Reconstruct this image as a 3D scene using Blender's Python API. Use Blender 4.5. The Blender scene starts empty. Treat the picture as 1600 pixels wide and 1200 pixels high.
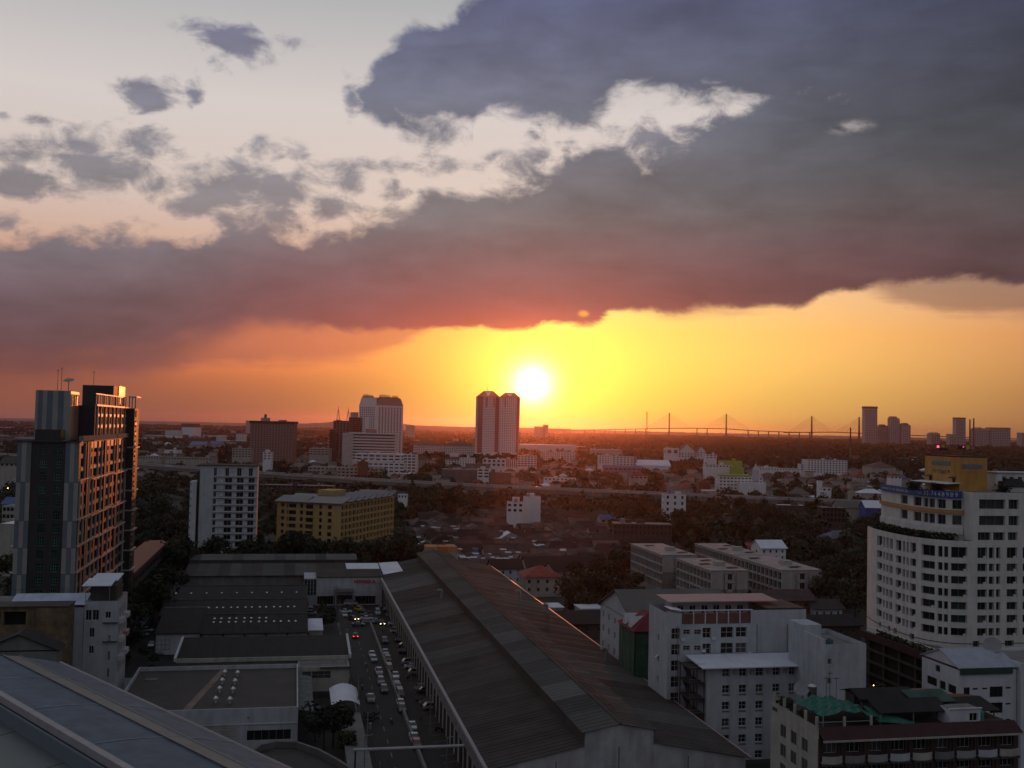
import bpy, math, random, numpy as np
random.seed(7)
SC=bpy.context.scene
COL=SC.collection
# ---------------------------------------------------------------- camera
F=1650.0; CAMH=65.0
PITCH=math.atan(66.5/F); ROLL=math.radians(1.25)
fw=np.array([0,math.cos(PITCH),math.sin(PITCH)]); up0=np.array([0,-math.sin(PITCH),math.cos(PITCH)]); r0=np.array([1.,0,0])
rt=r0*math.cos(ROLL)+up0*math.sin(ROLL); upv=up0*math.cos(ROLL)-r0*math.sin(ROLL)
CC=np.array([0,0,CAMH])
from mathutils import Matrix, Vector
cam=bpy.data.cameras.new('camera'); co=bpy.data.objects.new('camera',cam); COL.objects.link(co)
cam.sensor_width=36; cam.lens=36*F/1600; cam.clip_start=1; cam.clip_end=60000
co.matrix_world=Matrix(((rt[0],upv[0],-fw[0],0),(rt[1],upv[1],-fw[1],0),(rt[2],upv[2],-fw[2],CAMH),(0,0,0,1)))
SC.camera=co
SC.view_settings.view_transform='Standard'; SC.view_settings.look='None'; SC.view_settings.gamma=1
SC.view_settings.exposure=0; SC.view_settings.use_curve_mapping=False
SC.render.engine='CYCLES'
SC.cycles.use_denoising=True; SC.cycles.max_bounces=5; SC.cycles.diffuse_bounces=2; SC.cycles.glossy_bounces=2
SC.cycles.transmission_bounces=2; SC.cycles.volume_bounces=0; SC.cycles.sample_clamp_indirect=4
def ray(px,py): return fw+rt*(px-800)/F-upv*(py-600)/F
def srgb(r,g,b):
    f=lambda c:(c/255/12.92 if c<=10.3 else ((c/255+.055)/1.055)**2.4)
    return (f(r),f(g),f(b))
def azel(px,py):
    d=ray(px,py); d=d/np.linalg.norm(d)
    return math.degrees(math.atan2(d[0],d[1])),math.degrees(math.asin(d[2]))
SUN_AZ,SUN_EL=azel(832,600)
# ---------------------------------------------------------------- sky
W=bpy.data.worlds.new('World'); SC.world=W; W.use_nodes=True
NT=W.node_tree; NT.nodes.clear()
def nd(t,**k):
    n=NT.nodes.new(t)
    for a,b in k.items(): setattr(n,a,b)
    return n
def put(n,i,v):
    if isinstance(v,bpy.types.NodeSocket): NT.links.new(v,n.inputs[i])
    else: n.inputs[i].default_value=v
def M(k,a,b=0.,c=0.,clamp=False):
    n=nd('ShaderNodeMath',operation=k,use_clamp=clamp); put(n,0,a); put(n,1,b)
    if k in('MULTIPLY_ADD',): put(n,2,c)
    return n.outputs[0]
def add(a,b): return M('ADD',a,b)
def sub(a,b): return M('SUBTRACT',a,b)
def mul(a,b): return M('MULTIPLY',a,b)
def sst(x,a,b,o0=0.,o1=1.):
    n=nd('ShaderNodeMapRange',interpolation_type='SMOOTHSTEP'); put(n,0,x); put(n,1,a); put(n,2,b); put(n,3,o0); put(n,4,o1); return n.outputs[0]
def lin(x,a,b,o0=0.,o1=1.):
    n=nd('ShaderNodeMapRange'); put(n,0,x); put(n,1,a); put(n,2,b); put(n,3,o0); put(n,4,o1); return n.outputs[0]
def vmul(c,f):
    n=nd('ShaderNodeVectorMath',operation='SCALE'); put(n,0,c); put(n,3,f); return n.outputs[0]
def vadd(a,b):
    n=nd('ShaderNodeVectorMath',operation='ADD'); put(n,0,a); put(n,1,b); return n.outputs[0]
def vmix(f,a,b):
    n=nd('ShaderNodeMix',data_type='VECTOR',clamp_factor=True); put(n,0,f)
    put(n,4,a); put(n,5,b); return n.outputs[1]
def ramp(x,stops):
    n=nd('ShaderNodeValToRGB'); put(n,0,x); e=n.color_ramp.elements
    while len(e)<len(stops): e.new(.5)
    for i,(p,c) in enumerate(stops): e[i].position=p; e[i].color=(*c,1)
    return n.outputs[0]
def noise(vec,scale,det,rough=.55,dist=0.):
    n=nd('ShaderNodeTexNoise'); put(n,'Vector',vec); put(n,'Scale',scale); put(n,'Detail',det); put(n,'Roughness',rough); put(n,'Distortion',dist); return n.outputs[0]
tc=nd('ShaderNodeTexCoord').outputs['Generated']
sep=nd('ShaderNodeSeparateXYZ'); put(sep,0,tc)
az=mul(M('ARCTAN2',sep.outputs[0],sep.outputs[1]),57.29578)
el=mul(M('ARCSINE',sep.outputs[2]),57.29578)
def cxyz(x,y,z):
    n=nd('ShaderNodeCombineXYZ'); put(n,0,x); put(n,1,y); put(n,2,z); return n.outputs[0]
# clouds live on a flat layer: squash the noise near the horizon
P2=cxyz(mul(az,.10),mul(el,.17),0.)
nA=sub(noise(P2,1.25,5.,.5,.5),.5)
nB=sub(noise(cxyz(mul(az,.10),mul(el,.16),7.3),4.2,9.,.62,.3),.5)
nD=sub(noise(cxyz(mul(az,.06),mul(el,.20),4.4),3.0,6.,.55,.3),.5)
nC=sub(noise(cxyz(mul(az,.03),mul(el,.09),3.1),1.0,5.,.5),.5)
azn=lin(az,-35.,35.)
def edge(pts):
    n=nd('ShaderNodeFloatCurve'); put(n,'Value',azn)
    q=sorted((( (azel(*p)[0]+35)/70),(azel(*p)[1]+5)/60) for p in pts)
    c=n.mapping.curves[0]; n.mapping.use_clip=False
    c.points[0].location=(0,q[0][1]); c.points[-1].location=(1,q[-1][1])
    for a,b in q: c.points.new(a,b)
    for p in c.points: p.handle_type='AUTO_CLAMPED'
    n.mapping.update()
    return add(mul(n.outputs[0],60.),-5.)
L1=edge([(-150,590),(0,582),(150,578),(250,562),(330,530),(420,500),(490,505),(570,515),(640,514),(760,512),(850,507),(930,502),(962,487),(1030,490),(1150,480),(1270,468),(1300,455),(1350,447),(1450,440),(1600,443),(1750,440)])
U1=edge([(-150,370),(0,373),(100,370),(230,368),(300,368),(330,352),(420,348),(470,362),(510,365),(560,350),(600,335),(640,318),(690,300),(780,288),(850,268),(900,230),(940,208),(1000,226),(1060,230),(1100,214),(1150,190),(1190,155),(1230,110),(1280,100),(1320,100),(1350,90),(1385,60),(1500,60),(1700,-60)])
L2=edge([(300,-60),(520,60),(560,150),(585,178),(620,195),(700,208),(735,212),(750,180),(800,178),(860,200),(900,200),(940,180),(970,150),(1020,150),(1090,144),(1150,152),(1200,172),(1260,190),(1300,193),(1345,190),(1400,225),(1500,260),(1700,300)])
U2=edge([(300,60),(520,130),(560,140),(590,112),(630,62),(690,40),(740,0),(790,-60),(850,-240),(950,-500),(1100,-900),(1700,-1500)])
def band(L,U,nl,nu,sl,su):
    lo=sst(add(sub(el,L),nl),-sl,sl); hi=sst(add(sub(U,el),nu),-su,su); return mul(lo,hi)
slv=sst(az,-19.,-9.,1.5,.24)
slo=sst(add(sub(el,L1),add(mul(nB,1.5),mul(nA,1.2))),mul(slv,-1.),slv)
m1=mul(slo,sst(add(sub(U1,el),add(mul(nB,4.2),mul(nA,4.2))),-.55,.85))
farout=sst(az,60.,120.,1.,0.)
m2=mul(band(L2,U2,add(mul(nB,4.4),mul(nA,3.2)),add(mul(nB,5.),mul(nA,3.8)),.75,.85),farout)
# loose puffs
puffs=[(360,62,56,26,1.05),(345,90,22,20,.8),(232,145,34,22,1.15),(308,140,14,24,.75),(58,186,26,10,.8),(5,180,16,10,.7),(-5,345,28,16,.9),
(40,285,60,22,1.),(150,255,85,32,1.15),(210,225,80,24,.8),(60,235,60,24,.85),(240,290,40,20,.7),(360,300,70,34,1.15),(440,300,60,30,1.),(505,322,36,20,1.1),(300,325,50,20,.9),(400,340,70,30,1.05),(430,235,45,16,.6),(520,262,36,14,.65),(545,288,22,14,.8),(625,300,30,14,.8),(590,250,60,12,.5),(700,262,80,14,.65),(548,160,12,22,.6),(840,215,22,18,.7),(845,240,30,16,.7),(800,262,40,18,.7),(1060,208,26,18,.85),(1000,215,70,24,1.),(960,240,40,20,.9),(1080,232,50,18,.9),(890,225,30,18,.8),(1140,190,40,14,.6),(1100,190,30,10,.45),(470,72,22,10,.5)]
ps=None
for (px,py,a,b,s) in puffs:
    ca,ce=azel(px,py); A=a/F*57.3; B=b/F*57.3
    dx=mul(sub(az,ca),1/A); dy=mul(sub(el,ce),1/B)
    g=mul(M('EXPONENT',mul(add(mul(dx,dx),mul(dy,dy)),-.8)),s)
    ps=g if ps is None else M('MAXIMUM',ps,g)
m3=mul(mul(sst(add(ps,add(mul(nB,3.2),mul(nA,1.4))),.16,1.0),sst(ps,.03,.22)),.95)
# sun distance
dA=sub(az,SUN_AZ); dE=sub(el,SUN_EL)
def glow(sa,se,c=0.,ce=0.):
    x=mul(add(dA,-c),1/sa); y=mul(add(dE,-ce),1/se); return M('EXPONENT',mul(add(mul(x,x),mul(y,y)),-1.))
eln=lin(el,0.,30.)
base=ramp(eln,[(0,srgb(122,74,66)),(.07,srgb(140,80,66)),(.17,srgb(186,112,84)),(.30,srgb(206,168,150)),(.40,srgb(211,194,186)),(.55,srgb(211,202,199)),(.75,srgb(172,174,177)),(1,srgb(150,155,165))])
right=sst(az,0.,22.)
base=vadd(base,vmul((.58,.40,.07),glow(15,5.2,10.5,1.4)))
base=vadd(base,vmul((.05,.03,.012),glow(20,10.,-2.,6.)))
base=vadd(base,vmul((.50,.085,.0),glow(11.5,2.2,-12.5,1.9)))
base=vadd(base,vmul((.26,.34,-.02),glow(8.,5.0,1.9,.8)))
base=vadd(base,vmul((.3,.55,.06),glow(4.2,3.4,.3,.3)))
base=vadd(base,vmul((.6,.8,1.1),glow(1.15,1.1)))
base=vadd(base,vmul((1.6,1.5,1.5),glow(.6,.6)))
front=sst(M('COSINE',mul(dA,.0174533)),-.15,.80)
dusk=ramp(lin(el,0.,60.),[(0,(.20,.19,.215)),(.2,(.26,.265,.30)),(1,(.25,.27,.315))])
base=vmul(base,sst(el,26.,62.,1.,.6))
base=vmix(front,dusk,base)
# cloud colour
ccol=ramp(lin(el,0.,28.),[(0,srgb(124,70,74)),(.10,srgb(112,74,84)),(.19,srgb(112,90,100)),(.28,srgb(108,98,106)),(.40,srgb(106,104,108)),(.55,srgb(95,98,109)),(.80,srgb(80,84,110)),(1,srgb(74,80,108))])
dark=mul(sst(az,0.,32.,1.12,.5),add(mul(nC,.9),1.))
lay=add(add(mul(nA,.40),mul(nD,.85)),add(mul(nB,.35),1.))
edgeL=sst(sub(U1,el),0.,4.5,1.20,.97)
ccol=vmul(ccol,mul(mul(dark,edgeL),lay))
under=mul(mul(sst(sub(el,L1),-.5,6.5,.85,0.),sst(az,-26.,-9.)),sst(az,14.,30.,1.,.8))
ccol=vmix(under,ccol,vmul((.190,.083,.100),mul(sst(az,2.,30.,1.,.62),lay)))
ccol=vmix(front,(.15,.16,.19),vmul(ccol,sst(el,2.,16.,.64,.97)))
ccol=vadd(ccol,vmul((.10,.006,.010),glow(15,4.2,-1.,2.6)))
ccol=vadd(ccol,vmul((.33,.022,-.012),glow(9.,1.9,.2,1.75)))
ccol=vadd(ccol,vmul((.36,.08,-.02),glow(3.4,1.3,.6,2.)))
thin1=mul(ccol,1.) if False else ccol
# thin lower shelves under the bank
LB=edge([(-150,600),(0,590),(250,580),(400,570),(520,567),(600,556),(640,535),(700,500),(900,480),(1000,492),(1050,496),(1160,486),(1250,474),(1290,455),(1330,452),(1400,470),(1500,488),(1700,495)])
nS=sub(noise(cxyz(mul(az,.05),mul(el,.55),2.2),2.2,6.,.6,.4),.5)
mB=mul(mul(sst(add(sub(el,LB),add(mul(nB,.9),mul(nS,1.2))),-.35,.6),sst(sub(add(L1,1.2),el),0.,.8)),.74)
skyc=vmix(mB,base,vadd(vmul(ccol,.9),vmul(base,.22)))
skyc=vmix(m3,skyc,vmul(vadd(ccol,(.03,.02,.02)),1.08))
skyc=vmix(m2,skyc,ccol)
# bright rims on the bank's top edge
skyc=vmix(m1,skyc,ccol)
ga,ge=azel(1325,198); gx=mul(sub(az,ga),1/1.25); gy=mul(sub(el,ge),1/.38)
skyc=vmix(mul(sst(mul(M('EXPONENT',mul(add(mul(gx,gx),mul(gy,gy)),-1.)),add(1.,mul(nB,4.))),.15,1.2),.55),skyc,base)

hole=mul(glow(.42,.22,2.85,3.95),1.3)
ha,he=azel(912,490); hx=mul(sub(az,ha),1/.33); hy=mul(sub(el,he),1/.22)
hole=M('EXPONENT',mul(add(mul(hx,hx),mul(hy,hy)),-1.))
skyc=vmix(sst(mul(hole,add(1.,mul(nB,3.))),.2,1.5),skyc,(.95,.36,.07))
# daylight model sky mixed in at the strength of dusk
nis=nd('ShaderNodeTexSky',sky_type='NISHITA',sun_disc=False,sun_elevation=math.radians(SUN_EL),sun_rotation=math.radians(SUN_AZ))
skyc=vadd(skyc,vmul(nis.outputs[0],.004))
clampn=nd('ShaderNodeVectorMath',operation='MAXIMUM'); put(clampn,0,skyc); put(clampn,1,(0.001,0.001,0.001))
below=sst(el,-1.5,0.,.25,1.)
bg=nd('ShaderNodeBackground'); put(bg,0,vmul(clampn.outputs[0],below)); bg.inputs[1].default_value=1.0
out=nd('ShaderNodeOutputWorld'); NT.links.new(bg.outputs[0],out.inputs[0])
W.cycles.sampling_method='MANUAL'; W.cycles.sample_map_resolution=1024
# ---------------------------------------------------------------- sun
sl=bpy.data.lights.new('sun','SUN'); sl.energy=.6; sl.angle=math.radians(.5); sl.color=(1,.235,.07)
so=bpy.data.objects.new('sun',sl); COL.objects.link(so)
sd=Vector((math.sin(math.radians(SUN_AZ))*math.cos(math.radians(SUN_EL)),math.cos(math.radians(SUN_AZ))*math.cos(math.radians(SUN_EL)),math.sin(math.radians(SUN_EL))))
so.rotation_euler=sd.to_track_quat('Z','Y').to_euler()
HAZE_D=2.6e-5; HAZE_G=.88
# ---------------------------------------------------------------- placing helpers (street grid is turned 11.5 degrees)
TH=math.radians(11.5216); ct,st=math.cos(TH),math.sin(TH)
def toS(x,y): return x*ct+y*st,-x*st+y*ct
def fromS(s,t): return s*ct-t*st,s*st+t*ct
def G(px,py,z=0.):
    d=ray(px,py); k=(z-CAMH)/d[2]; return d[0]*k,d[1]*k
def S(px,py,z=0.): return toS(*G(px,py,z))
def ST(px,py,t):
    d=ray(px,py); k=t/(-d[0]*st+d[1]*ct); return toS(d[0]*k,d[1]*k)[0],CAMH+d[2]*k
def SS(px,py,s):
    d=ray(px,py); k=s/(d[0]*ct+d[1]*st); return toS(d[0]*k,d[1]*k)[1],CAMH+d[2]*k
def YP(px,py,Y):
    d=ray(px,py); k=Y/d[1]; return d[0]*k,CAMH+d[2]*k
def proj(x,y,z):
    v=np.array([x,y,z])-CC; k=v@fw; return 800+F*(v@rt)/k,600-F*(v@upv)/k
# ---------------------------------------------------------------- materials
MATS={}
def mat(name,col,rough=.8,var=.22,scale=.35,streak=0,metal=0.,emit=None,rnd=0.,bump=0.,corr=0.,spec=.4):
    if name in MATS: return MATS[name]
    m=bpy.data.materials.new(name); m.use_nodes=True; t=m.node_tree; b=t.nodes['Principled BSDF']
    MATS[name]=m; m.diffuse_color=(*col,1)
    b.inputs['Roughness'].default_value=rough; b.inputs['Metallic'].default_value=metal
    b.inputs['Specular IOR Level'].default_value=spec
    N=lambda k,**a:(lambda n:[setattr(n,q,w) for q,w in a.items()] and n or n)(t.nodes.new(k))
    L=t.links.new
    if emit:
        b.inputs['Emission Color'].default_value=(*col,1); b.inputs['Emission Strength'].default_value=emit
        b.inputs['Base Color'].default_value=(*col,1); return m
    tcn=N('ShaderNodeTexCoord'); mp=N('ShaderNodeMapping'); L(tcn.outputs['Object'],mp.inputs[0])
    n1=N('ShaderNodeTexNoise'); n1.inputs['Scale'].default_value=scale; n1.inputs['Detail'].default_value=7; n1.inputs['Roughness'].default_value=.65
    L(tcn.outputs['Object'],n1.inputs['Vector'])
    mr=N('ShaderNodeMapRange'); mr.inputs[1].default_value=.3; mr.inputs[2].default_value=.7; mr.inputs[3].default_value=1-var; mr.inputs[4].default_value=1+var*.6
    L(n1.outputs[0],mr.inputs[0]); f=mr.outputs[0]
    def MM(op,a,bb):
        n=N('ShaderNodeMath'); n.operation=op
        for i,v in((0,a),(1,bb)):
            if isinstance(v,float): n.inputs[i].default_value=v
            else: L(v,n.inputs[i])
        return n.outputs[0]
    if streak:
        mp.inputs['Scale'].default_value=(.7,.7,.11)
        n2=N('ShaderNodeTexNoise'); n2.inputs['Scale'].default_value=1.; n2.inputs['Detail'].default_value=5
        L(mp.outputs[0],n2.inputs['Vector'])
        m2=N('ShaderNodeMapRange'); m2.inputs[1].default_value=.42; m2.inputs[2].default_value=.68; m2.inputs[3].default_value=1.; m2.inputs[4].default_value=1-streak*.5
        L(n2.outputs[0],m2.inputs[0]); f=MM('MULTIPLY',f,m2.outputs[0])
    if rnd:
        oi=N('ShaderNodeObjectInfo'); m3=N('ShaderNodeMapRange'); m3.inputs[3].default_value=1-rnd; m3.inputs[4].default_value=1+rnd
        L(oi.outputs['Random'],m3.inputs[0]); f=MM('MULTIPLY',f,m3.outputs[0])
    vs=N('ShaderNodeVectorMath'); vs.operation='SCALE'; vs.inputs[0].default_value=col; L(f,vs.inputs[3]); L(vs.outputs[0],b.inputs['Base Color'])
    if bump or corr:
        bp=N('ShaderNodeBump'); bp.inputs['Strength'].default_value=.6; bp.inputs['Distance'].default_value=bump or .05
        if corr:
            wv=N('ShaderNodeTexWave'); wv.inputs['Scale'].default_value=corr; L(tcn.outputs['Object'],wv.inputs[0]); L(wv.outputs[1],bp.inputs['Height'])
        else: L(n1.outputs[0],bp.inputs['Height'])
        L(bp.outputs[0],b.inputs['Normal'])
    return m
def hx(r,g,b,k=1.): c=srgb(r,g,b); return (c[0]*k,c[1]*k,c[2]*k)
WHITE=mat('white_render',(.38,.40,.43),streak=.38,var=.16)
WHITE2=mat('white_paint',(.46,.47,.50),streak=.25,var=.12)
CREAM=mat('cream_render',(.33,.315,.285),streak=.4,var=.2)
WARM=mat('warm_white_render',(.54,.525,.505),streak=.32,var=.15)
CONC=mat('grey_concrete',(.17,.165,.16),streak=.4,var=.3)
DCONC=mat('dark_concrete',(.045,.044,.042),streak=.4,var=.4)
DARK=mat('dark_cladding',(.020,.021,.023),rough=.55,var=.3)
GLASS=mat('window_glass',(.010,.015,.016),rough=.15,var=.5,scale=.2,spec=.4,rnd=.4)
TEAL=mat('green_tinted_glass',(.015,.045,.04),rough=.18,var=.4,spec=.6,rnd=.3)
CURT=mat('curtained_glass',(.05,.055,.055),rough=.3,var=.5,scale=.6,rnd=.5)
FRAME=mat('window_frame_grey',(.22,.23,.23),rough=.5,var=.1)
WFRAME=mat('window_frame_white',(.50,.52,.53),rough=.5,var=.1)
ASPH=mat('asphalt',(.013,.015,.014),rough=.85,var=.4,scale=.12)
YARD=mat('yard_concrete',(.022,.023,.021),rough=.9,var=.45,scale=.1)
SOIL=mat('ground_soil',(.03,.032,.024),rough=1.,var=.5,scale=.02)
LEAF=mat('foliage_dark',(.011,.021,.009),rough=.85,var=.5,scale=.5,rnd=.35)
LEAF2=mat('foliage_olive',(.024,.030,.012),rough=.85,var=.5,scale=.5,rnd=.3)
BARK=mat('tree_bark',(.05,.04,.03),rough=.95)
MROOF=mat('metal_roof_grey',(.082,.083,.079),rough=.9,spec=.04,var=.22,scale=.12,streak=.15,rnd=.16)
MROOFD=mat('metal_roof_brown',(.066,.060,.056),rough=.9,spec=.04,var=.28,scale=.12,rnd=.12)
MROOFL=mat('metal_roof_light',(.11,.11,.105),rough=.9,spec=.04,var=.2,scale=.1,rnd=.1)
BLUEROOF=mat('metal_roof_blue_grey',(.065,.10,.145),rough=.6,spec=.25,var=.34,scale=.35,streak=0,bump=.04,rnd=.10)
STRIPR=mat('ridge_strip_grey',(.15,.15,.14),rough=.6,var=.2)
PALEROOF=mat('pale_sheet_roof',(.56,.58,.66),rough=.6,var=.12,scale=.2)
DROOF=mat('old_dark_roof',(.014,.0135,.013),rough=.9,var=.5,scale=.35,bump=.1)
BROOF=mat('brown_tile_roof',(.085,.055,.052),rough=.9,var=.45,scale=.5,rnd=.45)
RROOF=mat('red_tile_roof',(.22,.045,.032),rough=.8,var=.35,scale=.6,rnd=.3)
MAROON=mat('maroon_roof',(.035,.009,.010),rough=.8,var=.35,scale=.6)
REDP=mat('red_paint',(.42,.02,.03),rough=.5,var=.1)
PINKR=mat('rose_metal_pink_light',(.33,.20,.20),rough=.4,var=.1)  # pink evening light on thin edges is put into this colour
YEL=mat('yellow_render',(.40,.275,.11),var=.15,streak=.25)
OCHRE=mat('ochre_render',(.46,.235,.06),var=.2,streak=.35)
ORG=mat('orange_render',(.42,.20,.08),var=.2,streak=.2)
BLUEB=mat('blue_banner',(.02,.06,.22),var=.15,rough=.6)
TILEB=mat('brown_panel',(.13,.055,.042),var=.3)
BRICK=mat('stained_brick',(.15,.105,.06),var=.6,scale=.5,streak=.5)
GRN=mat('green_tarpaulin',(.007,.10,.07),var=.35,rough=.7,scale=.7)
GNET=mat('green_netting',(.015,.09,.06),var=.5,rough=.9,scale=.8,streak=.5)
BLUEP=mat('blue_grey_panel',(.10,.125,.155),var=.14,rough=.6)
CREP=mat('cream_panel',(.25,.247,.235),var=.14,rough=.6)
GRNP=mat('sage_panel',(.12,.15,.14),var=.14,rough=.6)
SPAN=mat('beige_spandrel',(.25,.15,.10),rough=.36,var=.2,spec=.5)
FIN=mat('light_fin',(.40,.35,.32),rough=.4,var=.1,spec=.5)
SATIN=mat('satin_dark_glass',(.03,.028,.028),rough=.3,var=.3,spec=.6)
STEEL=mat('steel_grey',(.20,.20,.21),rough=.5,metal=.2,var=.15)
DSTEEL=mat('dark_steel',(.03,.03,.03),rough=.6,var=.2)
BLACKM=mat('black_opening',(.006,.006,.006),rough=.9,var=.1)
LIME=mat('lime_paint',(.26,.34,.06),var=.15)
BLUER=mat('blue_sheet_roof',(.035,.06,.20),var=.2,rough=.5)
ROSE=mat('rose_brick',(.20,.10,.09),var=.2,streak=.2)
WATER=mat('river_water',(.03,.03,.03),rough=.10,var=.1,spec=.9)
LAMPM=mat('street_lamp_glow',(1.,.55,.16),emit=14)
HEADM=mat('headlight_glow',(1.,.80,.45),emit=9)
TAILM=mat('tail_light_glow',(1.,.05,.04),emit=6)
LAMPW=mat('lit_bulb_white',(1.,.85,.6),emit=9)
# ---------------------------------------------------------------- mesh helper
class MB:
    def __init__(s): s.v=[];s.f=[];s.m=[]
    def poly(s,pts,mi=0):
        n=len(s.v); s.v+=[tuple(map(float,p)) for p in pts]; s.f.append(tuple(range(n,n+len(pts)))); s.m.append(mi); return s
    def box(s,x0,x1,y0,y1,z0,z1,mi=0,bottom=True):
        n=len(s.v); s.v+=[(x0,y0,z0),(x1,y0,z0),(x1,y1,z0),(x0,y1,z0),(x0,y0,z1),(x1,y0,z1),(x1,y1,z1),(x0,y1,z1)]
        fs=[(4,5,6,7),(0,1,5,4),(1,2,6,5),(2,3,7,6),(3,0,4,7)]+([(3,2,1,0)] if bottom else [])
        for q in fs: s.f.append(tuple(n+i for i in q)); s.m.append(mi)
        return s
    def prism(s,pts,z0,z1,mi=0,top=None):
        n=len(pts); b=len(s.v); s.v+=[(p[0],p[1],z0) for p in pts]+[(p[0],p[1],z1) for p in pts]
        for i in range(n):
            j=(i+1)%n; s.f.append((b+i,b+j,b+n+j,b+n+i)); s.m.append(mi)
        s.f.append(tuple(b+n+i for i in range(n))); s.m.append(mi if top is None else top)
        s.f.append(tuple(b+n-1-i for i in range(n))); s.m.append(mi); return s
    def slab(s,a,b,c,d,th,mi=0):  # sheet through four corners with thickness downwards
        n=len(s.v); s.v+=[tuple(p) for p in (a,b,c,d)]+[(p[0],p[1],p[2]-th) for p in (a,b,c,d)]
        for q in((0,1,2,3),(7,6,5,4),(4,5,1,0),(5,6,2,1),(6,7,3,2),(7,4,0,3)): s.f.append(tuple(n+i for i in q)); s.m.append(mi)
        return s
    def tube(s,p,q,r,n=5,mi=0,r2=None):
        p=Vector(p);q=Vector(q);d=(q-p)
        if d.length<1e-6: return s
        d.normalize(); a=d.orthogonal().normalized(); b=d.cross(a); r2=r if r2 is None else r2
        k=len(s.v)
        for c,rr in((p,r),(q,r2)):
            for i in range(n):
                t=2*math.pi*i/n; s.v.append(tuple(c+a*math.cos(t)*rr+b*math.sin(t)*rr))
        for i in range(n):
            j=(i+1)%n; s.f.append((k+i,k+j,k+n+j,k+n+i)); s.m.append(mi)
        s.f.append(tuple(k+n-1-i for i in range(n))); s.m.append(mi); s.f.append(tuple(k+n+i for i in range(n))); s.m.append(mi); return s
    def gable(s,x0,x1,y0,y1,z,h,axis='x',mi=0,gm=None,th=.18,ov=.4):
        gm=mi if gm is None else gm
        if axis=='x':
            ym=(y0+y1)/2; e=h*ov/((y1-y0)/2)
            s.slab((x0-ov,y0-ov,z-e),(x1+ov,y0-ov,z-e),(x1+ov,ym,z+h),(x0-ov,ym,z+h),th,mi)
            s.slab((x1+ov,y1+ov,z-e),(x0-ov,y1+ov,z-e),(x0-ov,ym,z+h),(x1+ov,ym,z+h),th,mi)
            for x in(x0,x1): s.poly([(x,y0,z-th-.01),(x,y1,z-th-.01),(x,ym,z+h-th-.01)],gm)
        else:
            xm=(x0+x1)/2; e=h*ov/((x1-x0)/2)
            s.slab((x0-ov,y1+ov,z-e),(x0-ov,y0-ov,z-e),(xm,y0-ov,z+h),(xm,y1+ov,z+h),th,mi)
            s.slab((x1+ov,y0-ov,z-e),(x1+ov,y1+ov,z-e),(xm,y1+ov,z+h),(xm,y0-ov,z+h),th,mi)
            for y in(y0,y1): s.poly([(x0,y,z-th-.01),(x1,y,z-th-.01),(xm,y,z+h-th-.01)],gm)
        return s
    def hip(s,x0,x1,y0,y1,z,h,mi=0,ov=.5,k=.5):
        x0-=ov;x1+=ov;y0-=ov;y1+=ov; w=x1-x0;d=y1-y0; i=min(w,d)*k
        if w>=d: a=(x0+i,(y0+y1)/2,z+h); b=(x1-i,(y0+y1)/2,z+h)
        else: a=((x0+x1)/2,y0+i,z+h); b=((x0+x1)/2,y1-i,z+h)
        c=[(x0,y0,z),(x1,y0,z),(x1,y1,z),(x0,y1,z)]
        if w>=d:
            s.poly([c[0],c[1],b,a],mi);s.poly([c[2],c[3],a,b],mi);s.poly([c[1],c[2],b],mi);s.poly([c[3],c[0],a],mi)
        else:
            s.poly([c[1],c[2],b,a],mi);s.poly([c[3],c[0],a,b],mi);s.poly([c[0],c[1],a],mi);s.poly([c[2],c[3],b],mi)
        s.poly(c[::-1],mi); return s
    def mesh(s,name,mats):
        me=bpy.data.meshes.new(name); me.from_pydata(s.v,[],s.f)
        if not isinstance(mats,(list,tuple)): mats=[mats]
        for m in mats: me.materials.append(m)
        if len(mats)>1: me.polygons.foreach_set('material_index',s.m)
        me.update(); return me
    def build(s,name,mats,parent=None,**k):
        return link(name,s.mesh(name,mats),parent,**k)
def link(name,data,parent=None,loc=None,rot=None,label=None,cat=None,group=None,kind=None):
    o=bpy.data.objects.new(name,data); COL.objects.link(o)
    if parent is not None: o.parent=parent
    if loc is not None: o.location=loc
    if rot is not None: o.rotation_euler=(0,0,rot)
    if label: o['label']=label
    if cat: o['category']=cat
    if group: o['group']=group
    if kind: o['kind']=kind
    return o
FOOT=[]
def thing(name,label,cat,x,y,rot=0.,group=None,z=0.): return link(name,None,None,(x,y,z),rot,label,cat,group)
def gthing(name,label,cat,s,t,group=None,z=0.,rot=0.):
    x,y=fromS(s,t); return thing(name,label,cat,x,y,TH+rot,group,z)
def foot(s0,s1,t0,t1,m=2): FOOT.append((s0-m,s1+m,t0-m,t1+m))
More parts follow.
